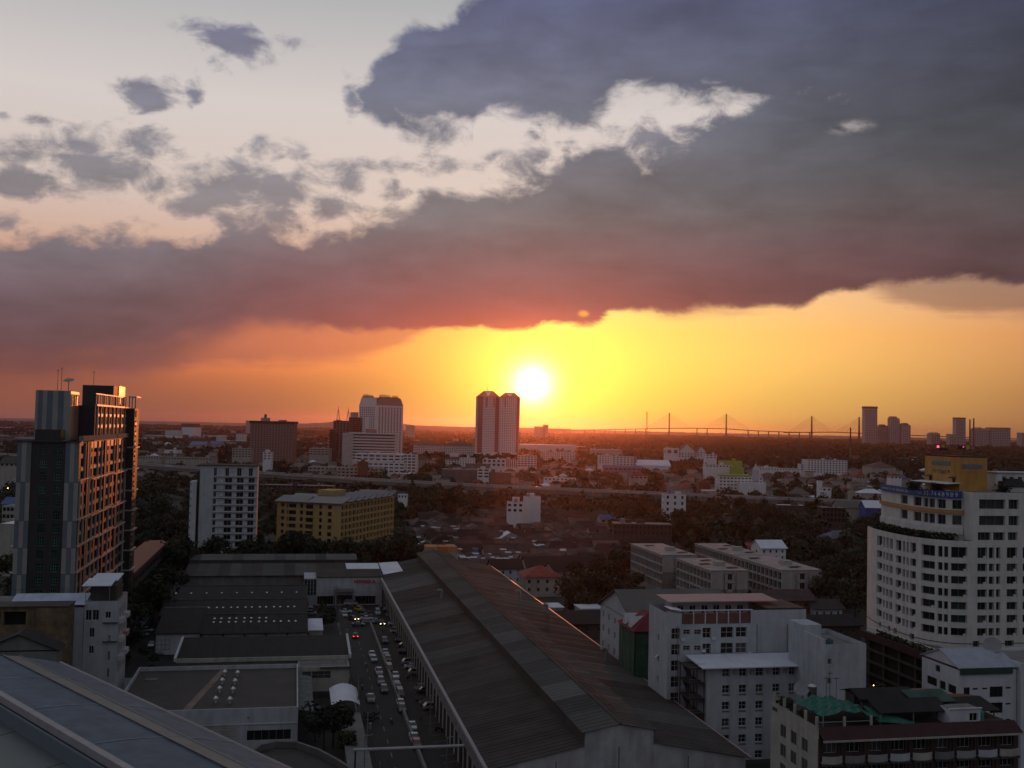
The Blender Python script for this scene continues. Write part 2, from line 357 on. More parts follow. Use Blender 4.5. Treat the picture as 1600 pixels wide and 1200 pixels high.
def facade(mb,O,U,W,z0,z1,rects,dep=.25,mi=0):
    nx,ny=U[1],-U[0]
    P=lambda u,z,d=0.:(O[0]+U[0]*u-nx*d,O[1]+U[1]*u-ny*d,z)
    rects=[(max(0,a),min(W,b),max(z0,c),min(z1,d)) for a,b,c,d in rects if b>0 and a<W and d>z0 and c<z1]
    us=sorted({0.,W,*[round(r[0],3) for r in rects],*[round(r[1],3) for r in rects]})
    zs=sorted({z0,z1,*[round(r[2],3) for r in rects],*[round(r[3],3) for r in rects]})
    for a,b in zip(zs,zs[1:]):
        zm=(a+b)/2; rr=[r for r in rects if r[2]<zm<r[3]]; st_=None
        for c,d in zip(us,us[1:]):
            um=(c+d)/2; h=any(r[0]<um<r[1] for r in rr)
            if h:
                if st_ is not None: mb.poly([P(st_,a),P(c,a),P(c,b),P(st_,b)],mi); st_=None
            elif st_ is None: st_=c
        if st_ is not None: mb.poly([P(st_,a),P(W,a),P(W,b),P(st_,b)],mi)
    for (a,b,c,d) in rects:
        mb.poly([P(a,c),P(a,c,dep),P(a,d,dep),P(a,d)],mi); mb.poly([P(b,c,dep),P(b,c),P(b,d),P(b,d,dep)],mi)
        mb.poly([P(a,c),P(b,c),P(b,c,dep),P(a,c,dep)],mi); mb.poly([P(a,d,dep),P(b,d,dep),P(b,d),P(a,d)],mi)
WC={}
def wmesh(w,h,fm,pm,nx,nz,near):
    k=(round(w,2),round(h,2),fm.name,pm.name,nx,nz,near)
    if k in WC: return WC[k]
    f=MB(); t=.07
    f.box(0,w,-.06,.02,0,t); f.box(0,w,-.06,.02,h-t,h); f.box(0,t,-.06,.02,t,h-t); f.box(w-t,w,-.06,.02,t,h-t)
    for i in range(1,nx): x=w*i/nx; f.box(x-.03,x+.03,-.05,.01,t,h-t)
    for i in range(1,nz): z=h*i/nz; f.box(t,w-t,-.045,.005,z-.03,z+.03)
    p=MB(); p.poly([(0,.0,0),(w,.0,0),(w,.0,h),(0,.0,h)],0)
    if near: WC[k]=(f.mesh('window',[fm]),p.mesh('pane',[pm]))
    else:
        n=len(f.v); f.poly([(0,0,0),(w,0,0),(w,0,h),(0,0,h)],1); WC[k]=(f.mesh('window',[fm,pm]),None)
    return WC[k]
def windows(root,O,U,rects,dep=.25,fm=None,pm=None,nx=2,nz=1,near=True,W=1e9,curt=.0,name='window'):
    fm=fm or FRAME; nxx,nyy=U[1],-U[0]; ang=math.atan2(U[1],U[0])
    for (a,b,c,d) in rects:
        if a>=W or b<=0: continue
        a=max(a,0); b=min(b,W)
        q=pm or GLASS
        if random.random()<curt: q=CURT
        k=nx if not callable(nx) else nx(b-a)
        fme,pme=wmesh(b-a,d-c,fm,q,k,nz,near)
        o=link(name,fme,root,(O[0]+U[0]*a-nxx*(dep-.005),O[1]+U[1]*a-nyy*(dep-.005),c),ang)
        if pme: link('pane',pme,o)
def grid(x0,n,pitch,w,zs,h): return [(x0+i*pitch,x0+i*pitch+w,z,z+h) for z in zs for i in range(n)]
def fl(z0,n,fh): return [z0+i*fh for i in range(n)]
def body(root,w,d,h,wm,fr=(),ri=(),le=(),ba=(),z0=0.,dep=.25,roofm=None,par=.0,name='wall',wk=None,par_m=None):
    """walls with real openings; windows are separate children"""
    mb=MB()
    sides=[((0,0),(1,0),w,fr),((w,0),(0,1),d,ri),((w,d),(-1,0),w,ba),((0,d),(0,-1),d,le)]
    for O,U,L,rc in sides: facade(mb,O,U,L,z0,h,list(rc),dep)
    if par:
        t=.3
        mb.poly([(t,t,h-par),(w-t,t,h-par),(w-t,d-t,h-par),(t,d-t,h-par)],1)
        mb.poly([(0,0,h),(w,0,h),(w-t,t,h),(t,t,h)]); mb.poly([(w,0,h),(w,d,h),(w-t,d-t,h),(w-t,t,h)])
        mb.poly([(w,d,h),(0,d,h),(t,d-t,h),(w-t,d-t,h)]); mb.poly([(0,d,h),(0,0,h),(t,t,h),(t,d-t,h)])
        a,b=h-par,h
        mb.poly([(t,t,a),(t,t,b),(w-t,t,b),(w-t,t,a)]);mb.poly([(w-t,t,a),(w-t,t,b),(w-t,d-t,b),(w-t,d-t,a)])
        mb.poly([(w-t,d-t,a),(w-t,d-t,b),(t,d-t,b),(t,d-t,a)]);mb.poly([(t,d-t,a),(t,d-t,b),(t,t,b),(t,t,a)])
    else: mb.poly([(0,0,h),(w,0,h),(w,d,h),(0,d,h)],1)
    o=mb.build(name,[wm,roofm or CONC],root)
    wk=wk or {}
    for (O,U,L,rc) in sides:
        if rc: windows(root,O,U,list(rc),dep,W=L,**wk)
    return o
def box_part(root,name,m,*b,**k):
    return MB().box(*b).build(name,m,root,**k)
# ================================================================ SETTING
def gstruct(name,mb,m,kind='structure',label=None):
    o=mb.build(name,m,None,rot=TH); o['kind']=kind
    if label:o['label']=label
    return o
mb=MB(); mb.poly([(-14000,-600,0),(14000,-600,0),(14000,30000,0),(-14000,30000,0)]); o=mb.build('ground',SOIL); o['kind']='structure'
def sheet(name,m,s0,s1,t0,t1,z): gstruct(name,MB().poly([(s0,t0,z),(s1,t0,z),(s1,t1,z),(s0,t1,z)]),m)
sheet('yard',YARD,-48,79,100,388,.004)
sheet('road',ASPH,15.6,25.2,60,372,.008)
sheet('parking_lot',ASPH,26.1,33,60,352,.012)
sheet('forecourt',ASPH,-8,33,352.5,384,.016)
sheet('car_park_lot',ASPH,-46,-28,286,372,.012)
sheet('side_lane',ASPH,78,180,60,196,.008)
# lane paint on the road, worn
mk=mat('worn_road_paint',(.22,.22,.21),var=.6,scale=1.5)
m_=MB()
for k in range(28): m_.poly([(20.3,110+k*9,.014),(20.45,110+k*9,.014),(20.45,113+k*9,.014),(20.3,113+k*9,.014)])
gstruct('lane_markings',m_,mk)
m_=MB()
for k in range(44): m_.poly([(29.6,150+k*4.5,.018),(32.6,151.2+k*4.5,.018),(32.6,151.32+k*4.5,.018),(29.6,150.12+k*4.5,.018)])
gstruct('parking_bay_lines',m_,mk)
# kerb
m_=MB(); m_.box(15.2,15.6,100,350,0,.13); gstruct('kerb',m_,CONC)
# water
def water(name,pts,z=.05):
    m=MB(); m.poly([(*p,z) for p in pts]); o=m.build(name,WATER); o['kind']='structure'
def gp(l): return [G(*p) for p in l]
water('river',gp([(640,674.0),(700,675.2),(742,676),(830,676),(900,677),(900,674.6),(830,673.2),(742,673.2),(700,672.4),(640,671.6)]),.05)
water('canal',gp([(1112,699),(1124,703),(1117,705.5),(1108,700)]),.05)
water('pond',gp([(1255,703),(1263,703.4),(1261,706),(1254,705)]),.05)
water('fish_pond',gp([(1362,707),(1420,709.5),(1420,713),(1404,712.4),(1372,712.5),(1360,710)]),.05)
# ================================================================ BIG LONG WAREHOUSE
T0,T1=169.5,412.
wh=gthing('warehouse','huge long grey metal warehouse with a raised ridge monitor running away from the viewer','warehouse',0,0); foot(32,77,169,412)
SL,SR=32.4,77.0; A,B=47.9,60.1; ZE,ZM,ZL,ZR=9.9,13.0,15.2,16.35
w=MB()
w.box(SL+.25,SL+.75,T0+.4,T1,0,9.4); w.box(SR-1.15,SR-.65,T0+.4,T1,0,9.4)
w.build('side_wall',[CREAM],wh)
GW=mat('gable_render',(.36,.36,.37),streak=.5,var=.22)
w=MB(); prof=[(SL+.25,0),(SR-.65,0),(SR-.65,9.8),(B,12.9),(B,15.05),((A+B)/2,16.1),(A,15.05),(A,12.9),(SL+.25,9.6)]
w.poly([(x,T0,z) for x,z in prof]); w.build('gable_wall',[GW],wh); w=MB(); w.poly([(x,T1,z) for x,z in prof[::-1]]); w.build('gable_wall',[GW],wh)
for x in (43.2,53.9,66): box_part(wh,'gable_rib',DCONC,x,x+.12,T0-.05,T0,3,10.5+ (2 if x==53.9 else 0))
w=MB(); w.box(A-.05,A+.2,T0,T1,12.6,15.0); w.box(B-.2,B+.05,T0,T1,12.6,15.0); w.build('monitor_wall',[MROOFD],wh)
# roof of separate corrugated sheets, each its own tone
tones=[MROOF,MROOFD,MROOFL]
def slope(x0,z0,x1,z1,step,pick,name='roof_sheet',t0=T0,t1=T1,ov=.35,par=None):
    y=t0-ov;i=0
    while y<t1-.1:
        e=min(y+step,t1+ov if t1-y-step<1 else y+step)
        dz=.015*(i%2)
        a=MB(); a.slab((x0,y,z0+dz),(x1,y,z1+dz),(x1,e-.03,z1+dz),(x0,e-.03,z0+dz),.07)
        # standing ribs
        n=max(1,int((e-y)/1.5))
        for k in range(1,n): yy=y+(e-y)*k/n; a.slab((x0,yy-.05,z0+dz+.06),(x1,yy-.05,z1+dz+.06),(x1,yy+.05,z1+dz+.06),(x0,yy+.05,z0+dz+.06),.065)
        a.build(name,[pick(i,y)],par or wh); y=e;i+=1
random.seed(3)
seqL=[random.choice([0,1,1,0,1]) for _ in range(80)]
slope(SL-.35,ZE-.15,A-.02,ZM,6.2,lambda i,y: MROOFL if 343<y<368 else tones[seqL[i//2]])
seqR=[random.choice([0,1,0]) for _ in range(80)]
slope(B+.02,ZM,SR+.1,ZE,8.1,lambda i,y: MROOFD if seqR[i//2] else MROOF)
slope(A-.35,ZL-.1,(A+B)/2,ZR,10.1,lambda i,y: MROOFL if i%5==2 else MROOF)
slope((A+B)/2,ZR,B+.35,ZL-.1,10.1,lambda i,y: MROOF)
w=MB()
w.tube(((A+B)/2,T0-.4,ZR+.02),((A+B)/2,T1+.3,ZR+.02),.22,6); w.build('ridge_cap',[MROOFD],wh)
w=MB(); w.box(SL-.95,SL-.33,T0-.3,300,ZE-.42,ZE-.12); w.box(SL-.95,SL-.33,300.5,T1-24,ZE-.42,ZE-.12); w.build('gutter',[STEEL],wh)
w=MB(); w.box(SR+.08,SR+.5,T0-.3,T1,ZE-.35,ZE-.02); w.build('gutter',[PINKR],wh)
# broad pale fascia below the left eave with drain holes
w=MB(); w.slab((SL-1.0,T0,ZE-.4),(SL-.93,T0,ZE-.3),(SL-.93,T1-25,ZE-.3),(SL-1.0,T1-25,ZE-.4),1.9); w.build('fascia',[mat('fascia_render',(.17,.17,.168),streak=.3)],wh)
for k in range(26): box_part(wh,'vent_hole',BLACKM,SL-1.04,SL-1.0,T0+6+k*8,T0+6.35+k*8,ZE-1.2,ZE-.85)
w=MB()
for k in range(40): w.box(SL+.2,SL+.25,T0+3+k*5.5,T0+6.2+k*5.5,0.,5.2)
w.build('loading_opening',[BLACKM],wh)
# pipes lying on the monitor roof
w=MB()
for x in (55.2,56.1): w.tube((x,T0+8,16.25),(x,T1-30,16.3),.07,4)
for k in range(12): w.tube((55.2,T0+12+k*16,16.3),(59.8,T0+15+k*16,15.55),.05,4)
w.build('roof_pipe',[mat('rusty_pipe',(.09,.04,.03),var=.4)],wh)
# rooftop ventilators on the warehouse
def turbine_mesh():
    m=MB(); m.tube((0,0,0),(0,0,.7),.3,8); m.tube((0,0,.7),(0,0,.95),.55,10); m.tube((0,0,.95),(0,0,1.3),.55,10,r2=.22); return m
def elbow():
    m=MB(); m.tube((0,0,-.2),(0,0,1.9),.45,8)
    pts=[(0,0,1.9),(-.15,0,2.3),(-.5,0,2.55),(-.95,0,2.5),(-1.2,0,2.2)]
    for a,b in zip(pts,pts[1:]): m.tube(a,b,.45,8)
    return m
em=elbow().mesh('roof_ventilator',[STEEL])
for (px,py,lb) in ((947,1030,'nearest grey elbow ventilator on the right slope of the long warehouse roof'),(855,958,'second nearest elbow ventilator on the right slope of the long warehouse roof'),(812,936,'elbow ventilator farther up the right slope of the long warehouse roof'),(690,935,'single elbow ventilator on the left slope of the long warehouse roof, beside the pale sheets')):
    s,t=S(px,py,12.0); 
    z=ZE+(SR-s)/(SR-B)*(ZM-ZE) if s>54 else ZE+(s-SL)/(A-SL)*(ZM-ZE)
    s,t=S(px,py,z); x,y=fromS(s,t); link('roof_ventilator',em,None,(x,y,z),TH,lb,'roof vent','elbow ventilators on the warehouse roof')
# ---- link roof between the showroom and warehouse
lr=gthing('link_roof_building','low connecting hall with white roof sheets in the corner behind the showroom','hall',12,388); foot(12,33,388,412)
box_part(lr,'wall',WHITE,0,20,0.5,22,0,8.5)
for i in range(5):
    m=MB(); x=i*4.1; m.slab((x,0,10.2-.0),(x+4.05,0,10.2),(x+4.05,23,11.4),(x,23,11.4),.12); m.build('roof_sheet',[MROOFD if i<2 else PALEROOF],lr)
m=MB(); m.slab((20.9,0,10.25),(28.,0,11.5),(28.,23.,11.9),(20.9,23,11.45),.12); m.build('roof_sheet',[PALEROOF],lr)
# ---------------------------------------------------------------- showroom
sh=gthing('car_showroom','white car showroom front with red lettering at the far end of the street','showroom',9,384); foot(5,33,384,398)
mb=MB(); facade(mb,(0,0),(1,0),23.3,0,10.0,[(.3,6.0,.1,3.3),(6.1,13.3,.1,3.6),(13.6,21,.1,3.2)],1.2); 
mb.poly([(0,12,0),(0,0,0),(0,0,10),(0,12,10)]); mb.poly([(23.3,0,0),(23.3,12,0),(23.3,12,10),(23.3,0,10)]); mb.build('wall',[WHITE],sh)
windows(sh,(0,0),(1,0),[(.3,6.0,.1,3.3),(6.1,13.3,.1,3.6),(13.6,21,.1,3.2)],1.2,pm=GLASS,nx=6)
m=MB(); m.slab((-.2,-.3,10.1),(23.6,-.3,10.1),(23.6,12.3,11.2),(-.2,12.3,11.2),.25); m.build('roof',[MROOFD],sh)
m=MB(); m.box(6.2,13.2,-2.2,-.05,5.0,6.0); m.box(6.4,6.8,-2.1,-1.7,0,5.0); m.box(12.6,13.,-2.1,-1.7,0,5.0); m.build('entrance_canopy',[STEEL],sh)
m=MB(); facade(m,(-4.3,1.),(1,0),4.28,0,9.3,[(.1+i*1.05,1.05+i*1.05,3.4,9.) for i in range(4)],.1); m.slab((-4.4,.9,9.4),(-.05,.9,9.4),(-.05,12,10),(-4.4,12,10),.2); m.build('side_wing',[WHITE],sh)
windows(sh,(-4.3,1.),(1,0),[(.1+i*1.05,1.05+i*1.05,3.4,9.) for i in range(4)],.1,pm=TEAL,nx=1,nz=4)
def letters(text,size,m,parent,x,y,z,depth=.12,rotz=0.,name='sign_letter',sx=1.,single=False,bold=0.):
    cur=0.
    def one(ch,xx):
        c=bpy.data.curves.new('text','FONT'); c.body=ch; c.size=size; c.extrude=depth/2; c.resolution_u=2; c.offset=bold
        tmp=bpy.data.objects.new('t',c); COL.objects.link(tmp); bpy.context.view_layer.update()
        me=bpy.data.meshes.new_from_object(tmp.evaluated_get(bpy.context.evaluated_depsgraph_get())); wd=tmp.dimensions.x
        mi=min([v.co.x for v in me.vertices] or [0]); bpy.data.objects.remove(tmp)
        me.transform(Matrix.Rotation(math.pi/2,4,'X')@Matrix.Diagonal((sx,1,1,1))); me.materials.clear(); me.materials.append(m)
        o=link(name,me,parent,(xx-mi*sx,y,z),rotz); return wd*sx
    if single: one(text,x); return
    for ch in text:
        if ch==' ': cur+=size*.4*sx; continue
        cur+=one(ch,x+cur)+size*.13*sx
letters('HONDA',1.6,REDP,sh,13.3,-.14,7.8,.22,sx=1.12,bold=.07)
# ---------------------------------------------------------------- long roof behind the sheds
o=gthing('long_shed','long grey metal shed with raised ridge behind the showroom and dark sheds','shed',-38,396); foot(-38,24,396,440)
box_part(o,'wall',CONC,0,63,1,44,0,8.8)
for k in range(16):
    m=MB(); x=k*3.95; m.slab((x,0,9.0),(x+3.9,0,9.0),(x+3.9,22,10.6),(x,22,10.6),.1); m.build('roof_sheet',[MROOF if k%3 else MROOFD],o)
    m=MB(); m.slab((x,22.5,11.8),(x+3.9,22.5,11.8),(x+3.9,33,12.8),(x,33,12.8),.1); m.build('roof_sheet',[MROOFL if k%4 else MROOF],o)
    m=MB(); m.slab((x,33,12.8),(x+3.9,33,12.8),(x+3.9,44,9.),(x,44,9.),.1); m.build('roof_sheet',[MROOF],o)
box_part(o,'clerestory_wall',DCONC,0,63,22.6,24,10.2,11.8)
# ---------------------------------------------------------------- three dark sheds with skylights
def dark_shed(lb,s0,s1,t0,t1,ze,zr,sky,wallm):
    o=gthing('old_shed',lb,'shed',s0,t0,'dark roofed sheds beside the showroom'); w_=s1-s0; d_=t1-t0; foot(s0,s1,t0,t1,1)
    mb=MB(); mb.box(0,w_,.3,d_-.3,0,ze-.15); mb.build('wall',[wallm],o)
    for k in range(int(w_/5.8)+1):
        if k*5.8<w_: box_part(o,'pier',DCONC,k*5.8,k*5.8+.5,.0,.3,0,ze-.2)
    yr=d_*.62
    n=int(w_//4); st_=w_/n
    for k in range(n):
        x=k*st_; m=MB(); m.slab((x,-.5,ze),(x+st_-.05,-.5,ze),(x+st_-.05,yr,zr),(x,yr,zr),.12); m.build('roof_sheet',[DROOF],o)
        m=MB(); m.slab((x,yr,zr),(x+st_-.05,yr,zr),(x+st_-.05,d_+.5,ze),(x,d_+.5,ze),.12); m.build('roof_sheet',[DROOF],o)
    m=MB(); m.box(-.2,w_+.2,yr-.25,yr+.25,zr-.05,zr+.15); m.build('ridge_cap',[DCONC],o)
    SK=mat('skylight_glass',(.55,.57,.6),rough=.25,var=.2)
    for (x0,pitch,pair,n2,f) in sky:
        for k in range(n2):
            for q in range(pair):
                x=x0+k*pitch+q*1.9; z=ze+(zr-ze)*((f*yr+.5)/(yr+.5)); m=MB(); sl_=(zr-ze)/(yr+.5)
                m.slab((x,f*yr,z+.06),(x+.55,f*yr,z+.06),(x+.55,f*yr+.9,z+.06+.9*sl_),(x,f*yr+.9,z+.06+.9*sl_),.1); m.build('skylight',[SK],o)
dark_shed('farthest long black roofed shed with nine single skylights',-41,5.5,358,388,6.2,8.3,[(3.5,4.9,1,9,.5)],DCONC)
dark_shed('middle long black roofed shed with a row of paired skylights',-38.5,5.5,332,357,6.2,8.4,[(3.2,4.3,2,9,.45)],DCONC)
dark_shed('nearest black roofed shed with double skylight rows and cream bay walls',-24.,5.2,305,331,6.0,8.4,[(2.5,4.2,2,6,.55),(2.5,4.2,2,4,.75)],CREAM)
o=gthing('shed_annex','lower black roofed shed end with blank cream wall facing the yard','shed',-36,307,'dark roofed sheds beside the showroom'); foot(-36,-24,307,330)
box_part(o,'wall',WHITE2,0,11.7,.3,22,0,5.6)
m=MB(); m.slab((-.4,-.3,5.9),(11.9,-.3,5.9),(11.9,23,9.),(-.4,23,9.),.15); m.build('roof',[DROOF],o)
m=MB(); m.box(-.4,11.9,22.8,23.3,8.9,9.15); m.build('ridge_cap',[CONC],o)
m=MB()
for k in range(4): m.box(.3+k*1.1,.38+k*1.1,.22,.3,1,4.6)
for k in range(3): m.box(.3,3.7,.22,.3,1.4+k*1.3,1.5+k*1.3)
m.build('window_grille',[STEEL],o)
# small white roofed kiosk by the sheds
o=gthing('small_white_roofed_store','small store with pale sheet roof in front of the parked cars','shed',4.,325); foot(4,12,325,338)
s0,t0=S(472,985,4.0); s1,_=S(505,983,4.)
o.location=(*fromS(s0,t0),0); w_=s1-s0
box_part(o,'wall',CREAM,.2,w_-.2,.3,13,0,3.7); m=MB(); m.slab((0,0,4.),(w_,0,4.),(w_,14,4.9),(0,14,4.9),.15); m.build('roof',[PALEROOF],o)
# walkway canopies on the left of the sheds
for (a,b,c,d,lb) in (((218,978),(237,985),(283,899),(268,899),'far'),):
    pass
def canopy(lb,s0,s1,t0,t1,z):
    o=gthing('parking_canopy',lb,'canopy',s0,t0,'sheet metal canopies over the cars left of the sheds'); w_=s1-s0;d_=t1-t0
    n=int(d_//4)
    for k in range(n):
        y=k*d_/n; m=MB(); m.slab((0,y,z+.4),(w_,y,z),(w_,y+d_/n-.04,z),(0,y+d_/n-.04,z+.4),.08); m.build('roof_sheet',[BLUEROOF],o)
    for k in range(n+1):
        if k%2==0: box_part(o,'post',STEEL,.2,.35,min(k*d_/n,d_-.2),min(k*d_/n,d_-.2)+.15,0,z+.3)
canopy('nearer blue grey metal canopy over parked cars along the tree lined lane',-47.5,-42.8,318,352,3.)
canopy('farther blue grey metal canopy over parked cars beside the dark sheds',-48.5,-44.2,354,388,3.)
canopy('farthest short metal canopy at the corner of the long shed',-47.,-40.,398,420,3.)
# ---------------------------------------------------------------- low shed with long fascia and white block
o=gthing('low_shed','wide low shed with dark roof and pale stepped edge behind the flat roofed warehouse','shed',-26.,263); foot(-26,14.5,256,283)
w_=40.4
mb=MB(); mb.box(.5,w_-.3,1.,17,0,7.6); mb.build('wall',[CREAM],o)
for k in range(10):
    x=k*w_/10; m=MB(); m.slab((x,0,8.3),(x+w_/10-.04,0,8.3),(x+w_/10-.04,17.5,9.9),(x,17.5,9.9),.12); m.build('roof_sheet',[DROOF],o)
m=MB(); m.box(0,w_,-.45,-.02,7.4,8.35); m.build('fascia',[CREAM],o)
m=MB(); m.slab((-.6,-.3,8.6),(-.02,-.3,8.6),(-.02,17.5,10.2),(-.6,17.5,10.2),.9); m.build('end_trim',[WHITE2],o)
m=MB(); m.slab((w_+.02,-.3,8.6),(w_+.6,-.3,8.6),(w_+.6,17.5,10.2),(w_+.02,17.5,10.2),.9); m.build('end_trim',[WHITE2],o)
o=gthing('white_block','plain white block with grimy wall under the low shed edge','building',2.3,256.)
rc=[(1.,3.,4.5,6.2),(3.2,7.6,4.5,6.2)]
body(o,11.9,6.5,7.3,CREAM,fr=rc,par=.3,wk=dict(pm=CURT,nx=3,nz=2)); box_part(o,'base_band',DCONC,-.02,11.95,-.05,0,0,1.5)
box_part(o,'lean_to_roof',DCONC,5,13.2,-.6,-.05,6.9,7.2)
# ---------------------------------------------------------------- flat roof warehouse
o=gthing('flat_roofed_warehouse','flat roofed white warehouse with low parapet and eight small roof ventilators','warehouse',-33.5,218.); foot(-34,2,217,257)
GR=mat('gravel_roof',(.045,.04,.036),var=.3,scale=.25,bump=.05)
W_,D_=35.7,38.5
fr=[(25.8,34.4,1.6,3.6)]
body(o,W_,D_,8.,WHITE,fr=fr,par=.9,roofm=GR,wk=dict(nx=6,pm=GLASS))
m=MB(); m.slab((12.6,.5,7.16),(14.2,.5,7.16),(19.6,38.,7.16),(18.2,38.,7.16),.05); m.build('expansion_strip',[mat('pinkish_strip',(.19,.13,.11),var=.3)],o)
m=MB()
for k in range(9): m.box(16.,24.,-.14,-.02,.4+k*.55,.72+k*.55)
m.build('louvre',[CREAM],o,kind='stuff')
m=MB(); m.box(24.6,24.9,-.16,0,0,5.); m.box(16,35.6,-.2,0,4.8,5.0); m.build('string_course',[WHITE2],o)
for k in range(2): m=MB(); m.tube((9+k*17,-.05,6.2),(9+k*17,-.3,6.2),.12,6); m.build('drain_spout',[BLACKM],o)
box_part(o,'roof_hatch',CONC,2.5,5.,29,30.5,7.1,7.3)
tm=turbine_mesh().mesh('roof_ventilator',[mat('bright_aluminium',(.6,.6,.62),rough=.3,metal=.6,var=.2)])
fb=MB()
for a,b in ((0,-.9),(0,.9),(1,0),(-1,0)): fb.tube((a*.9,b if a==0 else 0,0),(a*.2,b*.3 if a==0 else 0,.9),.07,4)
fbm=fb.mesh('vent_frame',[STEEL])
vn=['far left','far right','second row left','second row right','third row left','third row right','near left','near right']
for i,(px,py) in enumerate(((351,1050),(371,1051),(347,1063),(367,1064),(343,1076),(364,1077),(337,1092),(359,1093))):
    s,t=S(px,py+5,7.2); x,y=fromS(s,t); r=thing('turbine_ventilator','round topped turbine ventilator on the flat warehouse roof, %s of the eight'%vn[i],'roof vent',x,y,TH,'turbine ventilators on the flat roof',7.1)
    link('turbine_head',tm,r); link('base_frame',fbm,r)
# glazed lean-to on its right side
o=gthing('glazed_lean_to','narrow lean-to of sheet roofing on steel posts beside the flat roofed warehouse','lean-to',2.35,222)
for k in range(9):
    m=MB(); m.slab((0,k*3.4,6.4),(3.,k*3.4,5.9),(3.,k*3.4+3.3,5.9),(0,k*3.4+3.3,6.4),.07); m.build('roof_sheet',[mat('weathered_sheet',(.10,.11,.11),var=.5,scale=.8)],o)
for k in range(5): box_part(o,'post',STEEL,2.8,2.95,k*7.4,k*7.4+.15,0,5.9)
# white arched canopy and long low canopy beside the road
o=gthing('arched_white_canopy','small arched white sheet canopy beside the road','canopy',9.3,232.2)
for k in range(5):
    m=MB(); 
    for a in range(6):
        x0,x1=a*1.02,(a+1)*1.02; z=lambda x:4.3+1.1*math.sin(min(x,6.1)/6.12*math.pi)**.8 if 0<x<6.1 else 4.3
        m.slab((x0,k*3,z(x0)),(x1,k*3,z(x1)),(x1,k*3+2.96,z(x1)),(x0,k*3+2.96,z(x0)),.06)
    m.build('roof_sheet',[PALEROOF],o)
for a,b in((.1,.1),(5.9,.1),(.1,14.6),(5.9,14.6)): box_part(o,'post',STEEL,a,a+.14,b,b+.14,0,4.3)
o=gthing('long_low_canopy','long low grey sheet roof running beside the road towards the viewer','canopy',11.,160)
for k in range(18):
    m=MB(); m.slab((0,k*4,3.0),(4.5,k*4,2.7),(4.5,k*4+3.95,2.7),(0,k*4+3.95,3.),.1); m.build('roof_sheet',[mat('worn_grey_sheet',(.15,.15,.145),var=.3,scale=.3,streak=.2)],o)
    if k%2==0: box_part(o,'post',STEEL,4.2,4.35,k*4+.2,k*4+.35,0,2.7)
box_part(o,'wall',DCONC,.1,.3,0,72,0,2.8)
# median wall
o=gthing('median_wall','long low concrete wall dividing the street from the parking lot','wall',25.35,60)
for k in range(46): box_part(o,'wall_panel',CONC,0,.55,k*6.4,k*6.4+6.34,0,1.05+.04*(k%2))
# overhead pipe gantry
o=gthing('overhead_pipe','pale horizontal pipe spanning the street on two posts','pipe',11.5,188.3)
m=MB(); m.tube((0,0,8.),(19.6,0,8.),.27,8); m.build('pipe',[mat('pale_pipe',(.34,.33,.34),rough=.5,var=.2)],o)
for x in(.4,19.2): m=MB(); m.tube((x,0,0),(x,0,7.9),.16,6); m.build('post',[DSTEEL],o)
o=gthing('orange_roofed_hut','white cabin with two tone orange flat roof behind the long warehouse','hut',53,427); foot(52,63,426,436)
body(o,13.,9.,13.2,CREAM,fr=[(1,3,10,12)])
for x0,x1,m_,dz in((.3,5.,ORG,.1),(5.3,9.,mat('rust_orange_panel',(.38,.12,.04),var=.3),0.),(9.,12.8,ORG,.15)): box_part(o,'roof_box',m_,x0,x1,.3,8.6,13.2,15.6+dz)
# ---------------------------------------------------------------- curved metal hall bottom left
HU=math.radians(43.6)
o=thing('curved_roof_hall','blue grey barrel roofed hall cutting across the bottom left corner','hall',0,0,HU)
# local x = v (across), local y = u (along)
def prof_(v): # height of arc across
    return 28.0-((v-49.0)/18.6)**2*3.2
UEND=177.
vs_=[67.6,65.5,63.3,60.9,58.5,56,53.5,51,49.4]
vs_=vs_[::-1]
seams=[UEND,158,139,120,101,82,60,30]
def uend(v): return UEND-.12*(67.6-v)
for i,(v0,v1) in enumerate(zip(vs_,vs_[1:])):
    strip=(abs(v0-58.5)<.1)
    for a,b in zip(seams[1:],seams):
        b2=lambda v: uend(v) if b==UEND else b-.12
        if strip: v0s,v1s,mm,dz=58.45,60.95,STRIPR,.14
        else: v0s,v1s,mm,dz=v0,v1,BLUEROOF,0
        m=MB(); m.slab((v0s,a,prof_(v0s)+dz),(v1s,a,prof_(v1s)+dz),(v1s,b2(v1s),prof_(v1s)+dz),(v0s,b2(v0s),prof_(v0s)+dz),.12)
        m.build('walkway_strip' if strip else 'roof_panel',[mm],o)
m=MB(); 
for v in(58.4,61.0): m.tube((v,30,prof_(v)+.25),(v,uend(v),prof_(v)+.25),.07,5)
m.build('rail',[STEEL],o)
m=MB(); m.tube((67.75,30,prof_(67.75)),(67.75,UEND,prof_(67.75)),.22,6); m.build('edge_gutter',[STEEL],o)
for u in seams[1:6]:
    m=MB()
    for a,b in zip(vs_,vs_[1:]):
        if a<58.4 or a>60: m.tube((a,u,prof_(a)+.05),(b,u,prof_(b)+.05),.05,4)
    m.build('roof_seam',[mat('seam_light',(.35,.38,.42))],o)
m=MB(); m.box(48.6,49.5,30,UEND-4,27.4,28.35); m.build('ridge_gutter',[mat('gutter_pale',(.24,.235,.25),rough=.5)],o)
for k in range(9):
    b=UEND-6-k*16; m=MB(); m.slab((26,b-15.8,23.2),(48.3,b-15.8,25.6),(48.3,b,25.6),(26,b,23.2),.15); m.build('lower_roof_panel',[mat('green_grey_roof',(.06,.08,.085),var=.25,scale=.1,rough=.5)],o)
